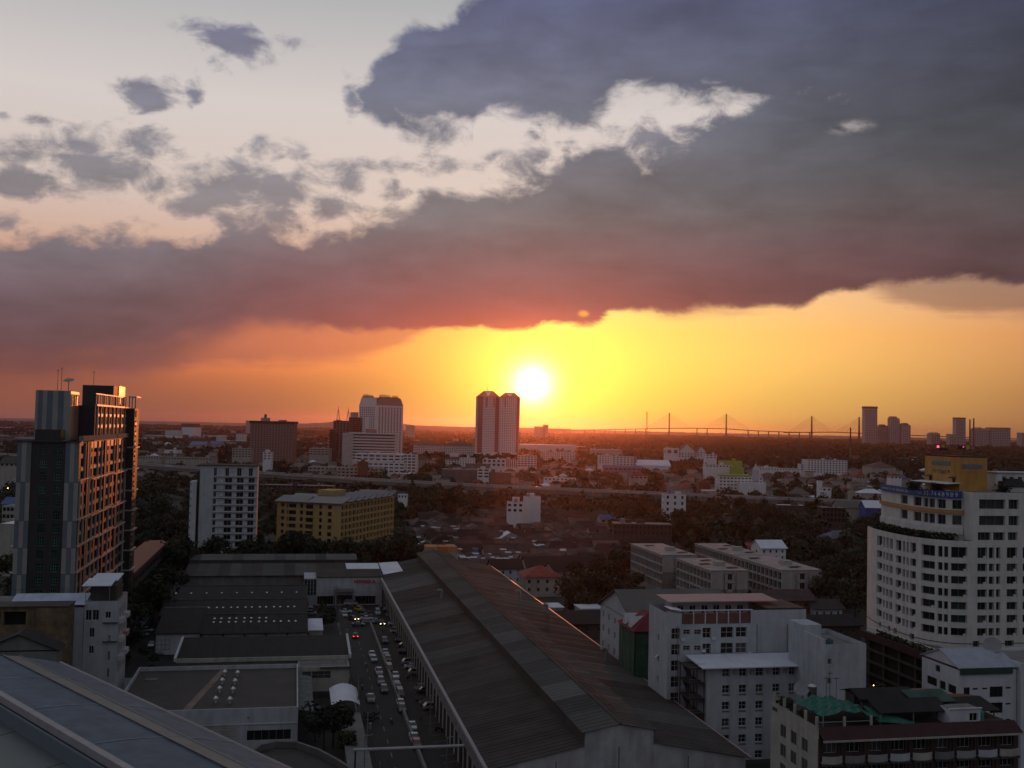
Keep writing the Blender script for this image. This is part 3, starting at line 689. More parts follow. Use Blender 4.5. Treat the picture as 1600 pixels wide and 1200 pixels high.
m=MB(); m.poly([(v,uend(v)-.3,prof_(v)-.2) for v in vs_]+[(67.3,UEND-.3,0),(49.4,UEND-2.4,0)]); m.box(67.0,67.4,30,UEND-1,0,24.6); m.box(48.0,48.4,30,UEND-6,20,27.4); m.build('wall',[BLUEP],o)
m=MB(); m.box(20,48,30,160,0,23.); m.build('lower_wall',[DCONC],o)
# rounded parapet building at the bottom
o=gthing('round_parapet_building','dark flat roof with a pale curved parapet at the bottom edge of the view','building',-12,150)
pts=[]
for px,py in((380,1180),(405,1163),(430,1157),(465,1158),(500,1170),(530,1186),(560,1205),(600,1240),(560,1290),(400,1290),(350,1240)):
    s,t=S(px,py,12.); pts.append((s+12,t-150))
m=MB(); m.prism(pts[::-1],0,11.,0,1); m.build('wall',[DCONC,mat('dark_roof_felt',(.03,.03,.03),var=.4)],o)
m=MB()
for (a,b) in zip(pts[:8],pts[1:8]):
    dx,dy=b[0]-a[0],b[1]-a[1]; L_=math.hypot(dx,dy); nx_,ny_=dy/L_*.5,-dx/L_*.5
    m.prism([(a[0],a[1]),(b[0],b[1]),(b[0]+nx_,b[1]+ny_),(a[0]+nx_,a[1]+ny_)],11.,12.)
m.build('parapet',[mat('parapet_grey',(.11,.105,.10),var=.3)],o)
# ================================================================ LEFT CONDO TOWER
s0,t0=-63.4,265.
tw=gthing('condominium_tower','tall dark condominium tower with striped panels and a sunlit orange right side','tower',s0,t0); foot(-64,-46,265,352)
w_=13.6; dpt=71.
# front windows
fh=3.05
zs=[59-2.9-i*fh for i in range(18)]
fw_=[]
for z in zs:
    fw_.append((5.0,6.5,z,z+2.)); fw_.append((8.3,9.8,z,z+2.))
sw=[]
side_cols=[(2.2,5.2),(7.4,10.),(13.,16.5),(18.5,22),(24.,27.5),(30,34.),(36.5,40),(43,47),(49.5,53),(56,60),(62,67)]
for z in zs:
    for a,b in side_cols: sw.append((a,b,z+.15,z+2.1))
mb=MB(); facade(mb,(0,0),(1,0),w_,0,59,fw_,.3); facade(mb,(w_,0),(0,1),dpt,0,59,sw,.5)
mb.poly([(0,dpt,0),(0,0,0),(0,0,59),(0,dpt,59)]); mb.poly([(w_,dpt,0),(0,dpt,0),(0,dpt,59),(w_,dpt,59)]); mb.poly([(0,0,59),(w_,0,59),(w_,dpt,59),(0,dpt,59)],1)
mb.build('wall',[DARK,DCONC],tw)
gfr=mat('green_window_frame',(.07,.22,.19),rough=.5,var=.4,rnd=.6)  # green frame colour, varied at random per window
windows(tw,(0,0),(1,0),fw_,.3,fm=gfr,pm=GLASS,nx=3,nz=3)
windows(tw,(w_,0),(0,1),sw,.5,fm=DSTEEL,pm=SATIN,nx=2,nz=1)
# striped cladding panels on both edges
bands=[(59,49.6),(49.5,40.6),(40.5,34.3),(34.2,28.2),(28.1,22),(21.9,12),(11.9,0)]
for bi,(zt,zb) in enumerate(bands):
    for x0 in(.0,10.6):
        sch=[BLUEP,CREP,GRNP] if bi==0 else ([CREP,BLUEP,CREP] if bi%2 else [BLUEP,CREP,BLUEP])
        for k in range(3): box_part(tw,'cladding_panel',sch[k],x0+k*1.03,x0+k*1.03+1.0,-.25-.04*(k%2),-.02,zb,zt)
box_part(tw,'cornice',DARK,-.9,w_+.5,-.6,1.,59.0,59.35)
m=MB(); m.box(w_-.4,w_+.6,1.2,49,59.3,60.5); m.box(w_-.4,w_+.6,50,dpt-1,59.3,60.5); m.build('roof_parapet',[CONC],tw)
# spandrels, ledges and fins on the sunlit side
for i,z in enumerate(zs):
    for j,(a,b) in enumerate(side_cols):
        if (i*7+j*3)%5==0: continue
        h=.75 if i else 1.6
        zz=z-.85 if i else 57.3
        box_part(tw,'spandrel',SPAN,w_+.01,w_+.10,a-.3,b+.3,zz,zz+h)
for z,a,b in((50.0,0,10.4),(49.6,13.5,46.),(49.2,47,70.5),(40.8,0,14),(40.4,15,44),(40.0,45,70.5),(34.5,0,22),(34.1,23,50),(33.7,51,70.5),(28.4,0,30),(28.,31,70.5),(22.2,0,36),(21.8,37,70.5),(15.,0,70.5),(8.,0,70)):
    box_part(tw,'ledge',FIN,w_+.02,w_+.62,a,b,z,z+.32)
for i,y in enumerate((1.2,6.3,11.6,12.6,17.4,23.1,28.8,35.2,41.6,48.,54.6,61.,69.)):
    for zb,zt in ((49.9,59),(40.9,49.8),(34.6,40.7),(28.5,34.4),(22.3,28.3),(8,22)):
        if (i+int(zb))%4==1: continue
        box_part(tw,'fin',FIN,w_+.02,w_+.4,y,y+.22,zb+.1,zt-.1)
for y in(9.,33.,52.): box_part(tw,'dark_shaft',DARK,w_+.02,w_+.3,y,y+1.6,0,59)
for x in (-.75,):
    for z in (50.,40.8,34.5,28.4): box_part(tw,'ledge',FIN,-.7,0,.0,.6,z,z+.3)
# upper storeys, set back
mb=MB(); up=[]
for k,z in enumerate((60.3,63.3,66.0)):
    for a,b in((3,5.6),(7.5,11),(14,17),(20,24),(27,30),(33,37),(40,44),(47,51)): up.append((a,b,z,z+1.8))
U0=18.8
facade(mb,(7.2,U0),(1,0),6.3,59.0,68,[],.2); facade(mb,(13.5,U0),(0,1),52.,59.,68,up,.4)
mb.poly([(7.2,U0,68),(13.5,U0,68),(13.5,U0+52,68),(7.2,U0+52,68)],1); mb.poly([(7.2,U0+52,59),(7.2,U0,59),(7.2,U0,68),(7.2,U0+52,68)]); mb.poly([(13.5,U0+52,59),(7.2,U0+52,59),(7.2,U0+52,68),(13.5,U0+52,68)])
mb.build('upper_wall',[DARK,DCONC],tw)
windows(tw,(13.5,U0),(0,1),up,.4,fm=DSTEEL,pm=SATIN)
for j,(a,b) in enumerate(((3,5.6),(7.5,11),(14,17),(20,24),(27,30),(33,37),(40,44),(47,51))):
    for z in(62.4,65.3): box_part(tw,'spandrel',SPAN,13.52,13.62,U0+a,U0+b-.4*(j%2),z,z+.7)
    box_part(tw,'fin',FIN,13.52,13.9,U0+a-.8,U0+a-.6,59.4,68)
box_part(tw,'roof_edge',FIN,13.3,13.95,U0+.2,U0+52,67.95,68.35)
# open screen of slim panels above
for k in range(17):
    y=U0+1+k*3.0; box_part(tw,'screen_panel',CREP if k%2 else BLUEP,13.3,13.5,y,y+(1.9 if k%3 else .9),68.4,70.9)
box_part(tw,'screen_rail',FIN,13.25,13.6,U0+.5,U0+51.5,70.95,71.2)
# protruding rear wing seen against the sky
mb=MB(); rw=[(.8,3.6,z,z+2.) for z in [68.4-i*fh for i in range(1,20)]]
facade(mb,(13.6,72.),(1,0),1.9,0,68,[],.2); facade(mb,(15.5,72.),(0,1),9,0,68,rw,.3); mb.poly([(8,72,68),(15.5,72,68),(15.5,81,68),(8,81,68)]); mb.poly([(8,81,0),(8,72,0),(8,72,68),(8,81,68)]); mb.poly([(8,72,0),(13.6,72,0),(13.6,72,68),(8,72,68)])
mb.build('rear_wing',[DARK],tw); windows(tw,(15.5,72.),(0,1),rw,.3,fm=DSTEEL,pm=SATIN)
for z in(56.,49.5,43,37,31,25,19): box_part(tw,'ledge',FIN,13.7,16.2,71.5,80,z,z+.35)
for z in range(6,20): box_part(tw,'spandrel',SPAN,15.52,15.62,72.6,76,z*3.05+5,z*3.05+5.8)
for x in(13.7,14.5,15.4): box_part(tw,'screen_panel',CREP,x,x+.35,72,72.3,68,71.4)
box_part(tw,'screen_rail',FIN,13.5,15.9,71.9,81,71.4,71.65)
# striped plant room block
for k in range(7):
    box_part(tw,'cladding_panel',[CREP,BLUEP,CREP,BLUEP,CREP,BLUEP,CREP][k],[1.95,2.6,3.6,4.6,5.9,7.1,8.4][k]-.0,[2.58,3.58,4.58,5.88,7.08,8.38,10.5][k] if k<6 else 9.9,6.7,7.,59.35,71.3)
box_part(tw,'plant_room_wall',SPAN,1.98,9.88,7.02,17.,59.36,71.2)
box_part(tw,'front_plant_box',DARK,3.5,9.2,.8,5.5,59.36,61.9)
mb=MB(); mb.box(5.,13.2,47,66,68.3,74.); mb.box(8.,11,46.8,47,73.0,73.6); mb.build('penthouse_wall',[DARK],tw); box_part(tw,'penthouse_trim',SPAN,13.21,13.4,55,66.,69.,74.2)
for x0,h in((-.2,4.),):
    pass
m=MB()
for k in range(10): m.box(.2+k*.35,.3+k*.35,.5,.6,59.4,60.4)
m.box(.2,3.5,.45,.62,60.3,60.42); m.build('roof_railing',[STEEL],tw)
# dish + masts on its roof
def dish(lb,x,y,z,r,tilt,m=CREP,az_=0.,post=2.):
    o=thing('satellite_dish',lb,'satellite dish',x,y,az_,None,z)
    p=MB(); p.tube((0,0,-.05),(0,0,post),.12,6); p.build('post',[STEEL],o)
    d=MB(); n=14; rings=[(0,0.),(r*.5,.08*r),(r,.28*r)]; R=Matrix.Rotation(tilt,3,'X')
    def pt(rr,h,i): v=R@Vector((rr*math.cos(6.2832*i/n),rr*math.sin(6.2832*i/n),h)); return (v.x,v.y,v.z+post)
    for (a,ha),(b,hb) in zip(rings,rings[1:]):
        for i in range(n):
            if a==0: d.poly([pt(0,ha,0),pt(b,hb,i),pt(b,hb,i+1)])
            else: d.poly([pt(a,ha,i),pt(b,hb,i),pt(b,hb,i+1),pt(a,ha,i+1)])
    d.build('reflector',[m],o)
    f_=MB(); tip=R@Vector((0,0,r*.8)); 
    for i in(0,5,9): f_.tube(pt(r,.28*r,i),(tip.x,tip.y,tip.z+post),.03,4)
    f_.build('feed_arm',[STEEL],o); return o
x,y=fromS(s0+8.3,t0+12); dish('large round satellite dish on the roof of the left condominium tower',x,y,71.3,1.35,.35,post=2.4)
for (px,top,t_,lb) in ((91,577,283,'left of two thin antenna masts on the striped block of the left tower'),(97,574,280,'taller right hand thin antenna mast on the striped block of the left tower'),(147,580,312,'thin antenna mast on the dark penthouse of the left tower')):
    sx,z1=ST(px,top,t_); z0=71.2 if px<100 else 74.; x,y=fromS(sx,t_); o=thing('antenna_mast',lb,'antenna',x,y,0,'roof antennas',z0)
    m=MB(); m.tube((0,0,-.05),(0,0,z1-z0),.06,4); m.build('mast',[DSTEEL],o); m=MB(); m.tube((-.3,0,z1-z0-.3),(.3,0,z1-z0-.3),.05,4); m.build('crossbar',[DSTEEL],o)
# ================================================================ WHITE APARTMENT (centre left)
o=gthing('white_apartment_block','white apartment block with gridded ledges and dark windows before the overpass','apartment block',-39.4,470); foot(-44,-15,470,486)
rc=[];ledge=[]
for i in range(14):
    z=41.0-3.05*(i+1)
    for a,b in((5.7,6.9),(10.4,13.4),(15.3,18.2),(20.2,22.8)): rc.append((a,b,z+.3,z+2.4))
rc+=[(5.7,6.9,40.8,44.6),(10.4,12.,40.8,44.6),(15.3,17.2,40.8,44.6),(20.2,21.9,40.8,44.6)]
mb=MB(); W_=24.; D_=16.
body(o,W_,D_,45.5,WHITE,fr=rc,par=.6,dep=.6,wk=dict(fm=WFRAME,near=False))
for i in range(15): box_part(o,'floor_ledge',WHITE2,5.6,W_+.05,-.7,-.01,40.9-3.05*i,41.2-3.05*i)
for x in (8.7,14.2,19.1): 
    for i in range(13): box_part(o,'air_conditioner',WFRAME,x,x+.9,-.45,-.02,38.6-3.05*i,39.2-3.05*i)
body_=MB(); body_.box(-3.8,-1.2,-1.,8.,0,38.7); body_.build('side_wing',[WHITE2],o)
box_part(o,'dark_recess',DCONC,-1.2,0,2,8,0,43)
for i in range(12): box_part(o,'slot_window',BLACKM,-3.6,-3.3,-1.05,-1.,37.-3.05*i,37.9-3.05*i)
box_part(o,'roof_slab',MROOFD,-1.,W_+.5,-.7,D_+.5,45.55,45.8)
# ================================================================ YELLOW BUILDING
th=math.radians(-16.3)
x0,z_=YP(430,783,486); xx,_=YP(532,793,470)
o=thing('yellow_office_building','yellow five storey building with grey sloping metal roofs and dark window rows','office building',-105.5,482,th)
W_=31.5;D_=62.; H_=28.8
FOOT.append((-16,62,470,545))
rc=[]
for i in range(9):
    z=H_-3.0*(i+1)-.1
    rc+=[(2.,3.6,z+.8,z+2.4),(5.,5.5,z+.5,z+2.4),(5.9,9.5,z+.5,z+2.3),(11.5,13.,z+.6,z+2.4),(14.4,18.,z+.3,z+2.3),(21.,22.4,z+.5,z+2.4),(25.2,27.2,z+.5,z+2.3)]
rs=[]
for i in range(9):
    z=H_-3.0*(i+1)-.1
    for k in range(15): rs.append((1.2+k*4.05,3.2+k*4.05,z+.3,z+2.3)); rs.append((3.6+k*4.05,4.4+k*4.05,z+.3,z+2.3))
body(o,W_,D_,H_,YEL,fr=rc,ri=rs,dep=.5,wk=dict(fm=DSTEEL,near=False,curt=.15))
for i in range(8): box_part(o,'balcony',YEL,14.2,18.3,-.9,-.02,H_-3.0*(i+1)-.6,H_-3.0*(i+1)+.3)
def yroof(x0,x1,y0,y1,z,h):
    m=MB(); m.slab((x0,y0,z),(x1,y0,z),(x1,y1,z+h),(x0,y1,z+h),.35); m.build('roof_panel',[mat('yellow_bldg_roof',(.065,.07,.08),rough=.45,var=.2)],o)
yroof(-1,14.5,-1.2,8,29.,2.3); yroof(12,32.7,-1.2,9,29.,2.2); yroof(-1,13,9.,20,29.2,2.2)
for k in range(7): yroof(14,33,9.6+k*7.4,9.6+k*7.4+6.8,29.2,2.0)
body_=MB(); body_.box(11,20,18,30,28.9,33.4); body_.build('roof_house',[YEL],o)
# ================================================================ GREY APARTMENT SLABS (4)
def grey_block(lb,s0,t0,w,d,z,cap):
    o=gthing('walk_up_apartment_block',lb,'apartment block',s0,t0,'flat roofed grey apartment slabs with glazed balconies'); foot(s0,s0+w,t0,t0+d)
    n=int(d/3.3); p=d/n; le=[]; nf=4
    for i in range(nf):
        zz=z-.5-3.3*(i+1)
        for k in range(n):
            if (k%4)==3 and False: continue
            le.append((k*p+.25,(k+1)*p-.25,zz+.35,zz+3.0))
    fr=[(w*.46,w*.58,z-.5-3.3*i-2.7,z-.5-3.3*i-.6) for i in range(nf)]
    mb=MB(); facade(mb,(0,0),(1,0),w,0,z,fr,.3); facade(mb,(0,d),(0,-1),d,0,z,le,1.1); facade(mb,(w,0),(0,1),d,0,z,[],.2)
    mb.poly([(w,d,0),(0,d,0),(0,d,z),(w,d,z)]); mb.build('wall',[mat('pale_slab_wall',(.31,.295,.285),streak=.3)],o)
    windows(o,(0,0),(1,0),fr,.3,fm=FRAME,pm=GLASS)
    windows(o,(0,d),(0,-1),le,1.1,fm=DSTEEL,pm=None,nx=3,curt=.2)
    box_part(o,'lower_wall_paint',CONC,0,w*.45,-.05,-.01,0,z-6.5); box_part(o,'lower_wall_paint',CONC,w*.59,w,-.05,-.01,0,z-6.5)
    box_part(o,'roof_slab',mat('pinkish_roof_slab',(.27,.25,.245),var=.4,scale=.3),-.3,w+.2,-.2,d+.2,z,z+.25)
    for k in range(3):
        x=1+random.random()*(w-6); y=d*(.12+.3*k); m=MB(); m.slab((x,y,z+.5),(x+4,y,z+.7),(x+4,y+2.2,z+.7),(x,y+2.2,z+.5),.08); m.build('roof_sheet',[DROOF],o)
    box_part(o,'stair_head',CREAM,w*.45,w*.45+3.4,d*.3,d*.3+3.,z+.25,z+1.9)
    m=MB()
    for x in(w*.36,w*.68): m.tube((x,-.12,z-18),(x,-.12,z-.6),.09,4)
    for q in range(5): m.tube((w*.36,-.12,z-1-q*3.3),(w*.68,-.12,z-1-q*3.3),.06,4)
    m.build('drain_pipe',[DSTEEL],o)
    for q in range(4):
        for x in(w*.34,w*.66): m=MB(); m.tube((x,-.3,z-1.2-q*3.3),(x,-.05,z-1.2-q*3.3),.22,6); m.build('wall_lamp',[WHITE2],o)
grey_block('leftmost grey apartment slab, standing farthest behind the red roofed houses',141.8,394,14,40,16,True)
grey_block('grey apartment slab nearest the white hospital like block, with wall pipes',143.8,350,13.8,34,16,True)
grey_block('far right hand grey apartment slab partly behind its twin',170.8,394,14.,40,16,False)
grey_block('rightmost near grey apartment slab with green tinted balconies',170.4,350,15.5,42,16,False)
# ================================================================ WHITE BLOCK WITH RED PANELS
o=gthing('white_institution_block','white block with brown panel row, thin pink edged roof and open windows','building',75.6,206.5); foot(75,108,206,226)
rc=[]
def R_(x0,y0,x1,y1,t,s0): a=ST(x0,y0,t); b=ST(x1,y1,t); return (a[0]-s0,b[0]-s0,min(a[1],b[1]),max(a[1],b[1]))
row=[(1049.5,982,1062.6,999),(1068,984,1078.5,991.5),(1085,984,1095.5,991.5),(1098,981,1111,997),(1126.5,980,1146,996.5),(1150,980,1167,995.5)]
for q in row:
    a,b,c,d=R_(*q,206.5,75.6)
    for k in range(7): rc.append((a,b,c-3.25*k,d-3.25*k))
rc+= [(27.6+.0,29.2,23.6-3.25*k,25.8-3.25*k) for k in range(7)]
W_=30.6; H_=28.0
mb=MB(); recess=(3.05,18.3,25.3,27.9)
LE=[(5.8,6.5,21.-4.3*k,22.3-4.3*k) for k in range(5)]
mb2=MB(); facade(mb2,(0,0),(1,0),W_,0,H_,rc+[recess],.5); facade(mb2,(0,11.5),(0,-1),11.5,0,27.6,LE,.3); facade(mb2,(W_,0),(0,1),11.5,0,H_,[],.3)
mb2.poly([(0,0,25.2),(W_,0,25.2),(W_,11.5,25.2),(0,11.5,25.2)],1); mb2.poly([(W_,11.5,0),(0,11.5,0),(0,11.5,27.6),(W_,11.5,27.6)]); mb2.build('wall',[WHITE,CONC],o)
windows(o,(0,0),(1,0),rc,.5,fm=WFRAME,nx=2,nz=2,curt=.12); windows(o,(0,11.5),(0,-1),LE,.3,fm=WFRAME)
for k in range(6):
    a=3.05+k*2.54; box_part(o,'balustrade_panel',TILEB,a+.12,a+2.42,-.06,.08,25.35,27.4); box_part(o,'post',WHITE2,a+2.42,a+2.66,-.1,.25,25.3,28.0)
box_part(o,'lintel',WHITE2,3.,18.6,-.12,.3,27.95,28.15)
m=MB(); facade(m,(3.5,6.5),(1,0),17,25.2,28.6,[(1+k*2.7,2.4+k*2.7,26.3,28.) for k in range(6)],.2); m.box(3.5,20.5,6.75,11.,25.2,28.6); m.build('roof_storey_wall',[WHITE],o)
windows(o,(3.5,6.5),(1,0),[(1+k*2.7,2.4+k*2.7,26.3,28.) for k in range(6)],.2,fm=WFRAME)
m=MB(); m.slab((1.5,3.6,29.3),(26,3.6,29.3),(26,11.5,29.6),(1.5,11.5,29.6),.22); m.build('roof',[PINKR],o)
m=MB(); m.slab((.6,.0,28.3),(3.5,.0,27.9),(3.5,4.0,27.9),(.6,4.0,28.3),.5); m.build('corner_roof',[TILEB],o)
m=MB(); m.slab((.6,.0,28.42),(3.5,.0,28.),(3.5,4.0,28.),(.6,4.0,28.42),.1); m.build('corner_roof_sheet',[PALEROOF],o)
box_part(o,'right_block_roof',DCONC,22,W_-.2,.3,11.2,28.02,28.3)
m=MB(); m.slab((5.62,-.5,17.3),(5.62,-.1,17.6),(6.3,-.1,17.6),(6.3,-.5,17.3),.06); 
# open casement on the left wall
m=MB(); m.slab((-.7,5.0,17.6),(-.02,5.,18.0),(-.02,5.7,18.0),(-.7,5.7,17.6),.06); m.build('open_casement',[WHITE2],o)
for a,b,c,d in rc[::3]:
    if d>4 and b-a<4: box_part(o,'air_conditioner',WFRAME,b+.15,b+.95,-.38,-.01,c-.3,c+.25)
for x_ in(2.2,19.6,26.4): m=MB(); m.tube((x_,-.08,0),(x_,-.08,25),.07,5); m.build('drain_pipe',[CONC],o)
# annex in front
o=gthing('annex_block','lower white annex with wide pale flat roof and square windows','building',81.,198.3); foot(80,103,197,206)
W_=21.6
cols=[(3.2,4.8),(6.75,8.35),(10.3,11.9),(13.9,15.5),(17.4,19.0)]
rc=[]
for a,b in cols:
    for k in range(6): rc.append((a,b,16.4-3.25*k,18.0-3.25*k if k==0 else 18.2-3.25*k-.2))
lo=[(a,b,15.9-3.25*k-.1,16.25-3.25*k) for a,b in cols for k in range(1,6)]
rc=[(a,b,max(c,.2),d) for a,b,c,d in rc if d>1]
body(o,W_,8.,18.3,WHITE,fr=rc+[q for q in lo if q[2]>.3],le=[],dep=.45,wk=dict(fm=WFRAME,nx=2,nz=2,curt=.15))
m=MB(); m.slab((-2.,-1.5,18.55),(W_-.6,-1.5,18.55),(W_+1.9,8.5,19.0),(-.6,8.5,19.0),.3)
m=MB()
for k in range(6):
    x=-1.6+k*3.95; m=MB(); m.slab((x,-1.6,18.6),(x+3.9,-1.6,18.6),(x+3.9,7.7,19.2),(x,7.7,19.2),.22); m.build('roof_sheet',[PALEROOF],o)
for a,b in cols[:4]: box_part(o,'air_conditioner',FRAME,b+.7,b+1.4,-.4,-.01,16.9,17.6)
# steel stair frame beside it
o=gthing('steel_stair_frame','dark open steel escape stair frame against the white blocks','stair',77.6,199.0)
for x in(.1,1.5,3.0):
    for y in(0,5.6): box_part(o,'column',DSTEEL,x,x+.18,y,y+.18,0,18.)
for k in range(6):
    box_part(o,'landing',DSTEEL,0,3.3,0,5.9,2.9+k*3.,3.05+k*3.)
    m=MB(); m.slab((.4,.5,k*3.+.1),(1.4,.5,k*3.+.1),(1.4,5.3,k*3.+2.9),(.4,5.3,k*3.+2.9),.15); m.build('stair_flight',[DSTEEL],o)
    m=MB()
    for zz in(.5,1.): m.tube((0,0,2.9+k*3+zz),(3.3,0,2.9+k*3+zz),.04,4)
    m.build('handrail',[STEEL],o)
x,y=fromS(79.2,198.6); o=thing('wall_lamp','small lit bulb at the foot of the dark steel stair','lamp',x,y,0,None,7.5); m=MB(); m.box(-.08,.08,-.08,.08,0,.16); m.build('bulb',[LAMPW],o); box_part(o,'bracket',DSTEEL,-.03,.03,-.03,.5,.16,.22)
# stair tower block
o=gthing('white_stair_tower','blank white tower block with four tiny windows and roof tank recess','building',99.6,186); foot(99,109,186,202)
LE=[]; fr=[(.6,1.4,21.2-3.7*k,22.3-3.7*k) for k in range(6)]
mb=MB(); facade(mb,(0,0),(1,0),8.6,0,25.,fr,.3)
facade(mb,(0,15),(0,-1),15,0,25.,[],.3); facade(mb,(8.6,0),(0,1),15,0,25.,[],.3); mb.poly([(8.6,15,0),(0,15,0),(0,15,25),(8.6,15,25)]); mb.poly([(0,0,24),(8.6,0,24),(8.6,15,24),(0,15,24)],1)
mb.box(.02,.3,.3,9.,24.,25.9); mb.box(.02,4.,9,14.9,24.,27.); mb.build('wall',[WHITE,CONC],o)
windows(o,(0,0),(1,0),fr,.3,fm=WFRAME)
o2=thing('water_tank','teal water tank on the roof of the blank white tower','water tank',*fromS(102.3,189.5),TH,None,24.0); m=MB(); m.tube((0,0,0),(0,0,1.2),.8,10); m.build('tank_body',[mat('teal_tank',(.06,.11,.13))],o2); m=MB(); m.tube((0,0,1.2),(0,0,1.45),.5,8,r2=.2); m.build('tank_lid',[DSTEEL],o2)
# ================================================================ BUILDING WITH NETTING
o=gthing('gabled_hall_with_red_dormers','white gabled hall with grey sheet roof beside netted scaffolding','building',79.,238); foot(79,104,228,268)
body(o,26,28,19.6,WHITE,fr=[(k*3+1.,k*3+2.2,z,z+1.6) for k in range(7) for z in(5.,9.,13.,16.6)],le=[(k*5+2,k*5+3.2,z,z+1.6) for k in range(5) for z in(5.,9.,13.,16.6)],wk=dict(fm=WFRAME,near=True))
m=MB(); m.gable(0,26,0,28,20,5.4,'x',0,1,.2,.8); m.build('roof',[MROOFL,WHITE],o)
o=gthing('scaffolded_block','narrow block wrapped in green netting under a crimson dormered roof','building',75.2,226.); foot(75,82,222,238)
box_part(o,'wall',DCONC,.2,9,0.2,11.5,0,20.)
for k in range(4): box_part(o,'netting_sheet',GNET if k%2==0 else mat('faded_netting',(.05,.08,.055),var=.5,streak=.5),-.05-.06*(k%2),.02,.3+k*2.8,3.05+k*2.8,1,20.2)
for k in range(3): box_part(o,'netting_sheet',GNET if k!=1 else mat('faded_netting',(.05,.08,.055)),.3+k*2.9,3.1+k*2.9,-.06,.0,1,19.6)
m=MB(); m.hip(0,9.,0,11.5,20.2,3.6,0,.6,.45); m.build('roof',[mat('crimson_roof',(.13,.010,.02),var=.3)],o)
for y in(3.2,7.2): m=MB(); m.poly([(-.3,y-1.1,20.6),(-.3,y+1.1,20.6),(-.3,y,23.)][::-1]); m.poly([(-.3,y-1.1,20.6),(-.3,y,23.),(3,y,23.)][::-1]); m.poly([(-.3,y+1.1,20.6),(3,y,23.),(-.3,y,23.)][::-1]); m.build('dormer',[WHITE2],o)
# ================================================================ SMALL WHITE GABLED BUILDING (right)
o=gthing('white_gabled_block','white building with grey sheet gable roof and green awning strip, lower right','building',123.6,179.5); foot(123,152,179,193)
W_=12.2
fr=[]
for k in range(6):
    z=17.2-3.0*k-.0
    fr+=[(1.,2.3,z-1.2,z+.6),(2.9,4.0,z+.1,z+.45),(4.9,6.,z+.1,z+.45),(6.5,9.3,z-1.4,z+.6),(9.9,11.,z+.1,z+.45)]
le=[]
for k in range(5):
    z=18.-3.4*k; le+=[(.9,3.4,z-1.8,z-.2),(4.2,6.1,z-1.8,z-.2),(7.,10.3,z-1.8,z-.2)]
body(o,W_,12,21.0,WHITE2,fr=[f for f in fr if f[2]>.3],le=[(12-b,12-a,c,d) for a,b,c,d in le if c>.3]+[(4.5,6.,19.2,20.5)],wk=dict(fm=DSTEEL,nx=3,curt=.1))
m=MB(); m.gable(0,W_,0,12,21.6,2.3,'x',0,1,.18,.3); m.build('roof',[mat('pale_slate_sheet',(.28,.30,.36),rough=.6,var=.2),WHITE2],o)
box_part(o,'awning',mat('dark_green_strip',(.02,.05,.04)),0.2,W_-1,-.35,-.02,20.2,21.4)
for z in(12.8,16.): box_part(o,'air_conditioner',WFRAME,1.2,2.,-.5,-.02,z-1.2,z-.5)
o=gthing('white_flat_block','white flat roofed block with small windows at the right edge','building',136.,178.5); foot(136,165,178,193)
fr=[(a,a+2.,19.-3.2*k-1.4,19.-3.2*k) for k in range(5) for a in(1.6,5.6,9.4,13.)]
body(o,20,13.,22.3,WHITE2,fr=fr,par=.5,wk=dict(fm=DSTEEL))
x,y=fromS(134.6,185.); dish('big dark mesh satellite dish beside the grey gable roof at lower right',x,y,22.8,1.7,.9,STEEL,-.4,1.4)
x,y=fromS(101.,144.); 
# ================================================================ FOREGROUND RIGHT SHOPHOUSES
_before=set(bpy.data.objects.keys())
S0,T0_=73.9,139.5
o=gthing('shophouse_block','cream shophouse block with dark red tiled awning and rows of curved balconies','shophouse block',S0,T0_); foot(73,112,139,157)
W_=32.;D_=15.4;H_=21.
le=[]
for j,(y,z) in enumerate([(3.3,18.3),(6.8,18.3),(10.2,18.3)]):
    for k in range(7): le.append((D_-y-(.0 if k%2==0 else 0)-1.9,D_-y,z-2.9*k-1.5-(y-3)*.0,z-2.9*k+.4))
le.append((.4,2.2,19.9,20.6))
fr=[]
bay=3.53
for b in range(9):
    for k in range(7):
        z=20.1-2.95*(k+1); fr.append((b*bay+.75,b*bay+2.95,z+.55,z+2.5))
mb=MB(); facade(mb,(0,0),(1,0),W_,-2.,19.9,fr,.5,2); facade(mb,(0,D_),(0,-1),D_,-2.,21.4,le,.15); facade(mb,(W_,0),(0,1),D_,0,20,[],.3)
mb.poly([(W_,D_,0),(0,D_,0),(0,D_,20),(W_,D_,20)]); mb.poly([(0,0,20.6),(W_,0,20.6),(W_,D_,20.6),(0,D_,20.6)],1)
mb.build('wall',[CREAM,DCONC,mat('brown_dark_wall',(.05,.032,.028),var=.3)],o)
windows(o,(0,0),(1,0),fr,.5,fm=mat('pale_window_frame',(.34,.34,.33)),pm=GLASS,nx=3,nz=1,curt=.3)
windows(o,(0,D_),(0,-1),le,.15,fm=FRAME,pm=mat('dusty_pane',(.045,.05,.05),rough=.35,var=.3),nx=2)
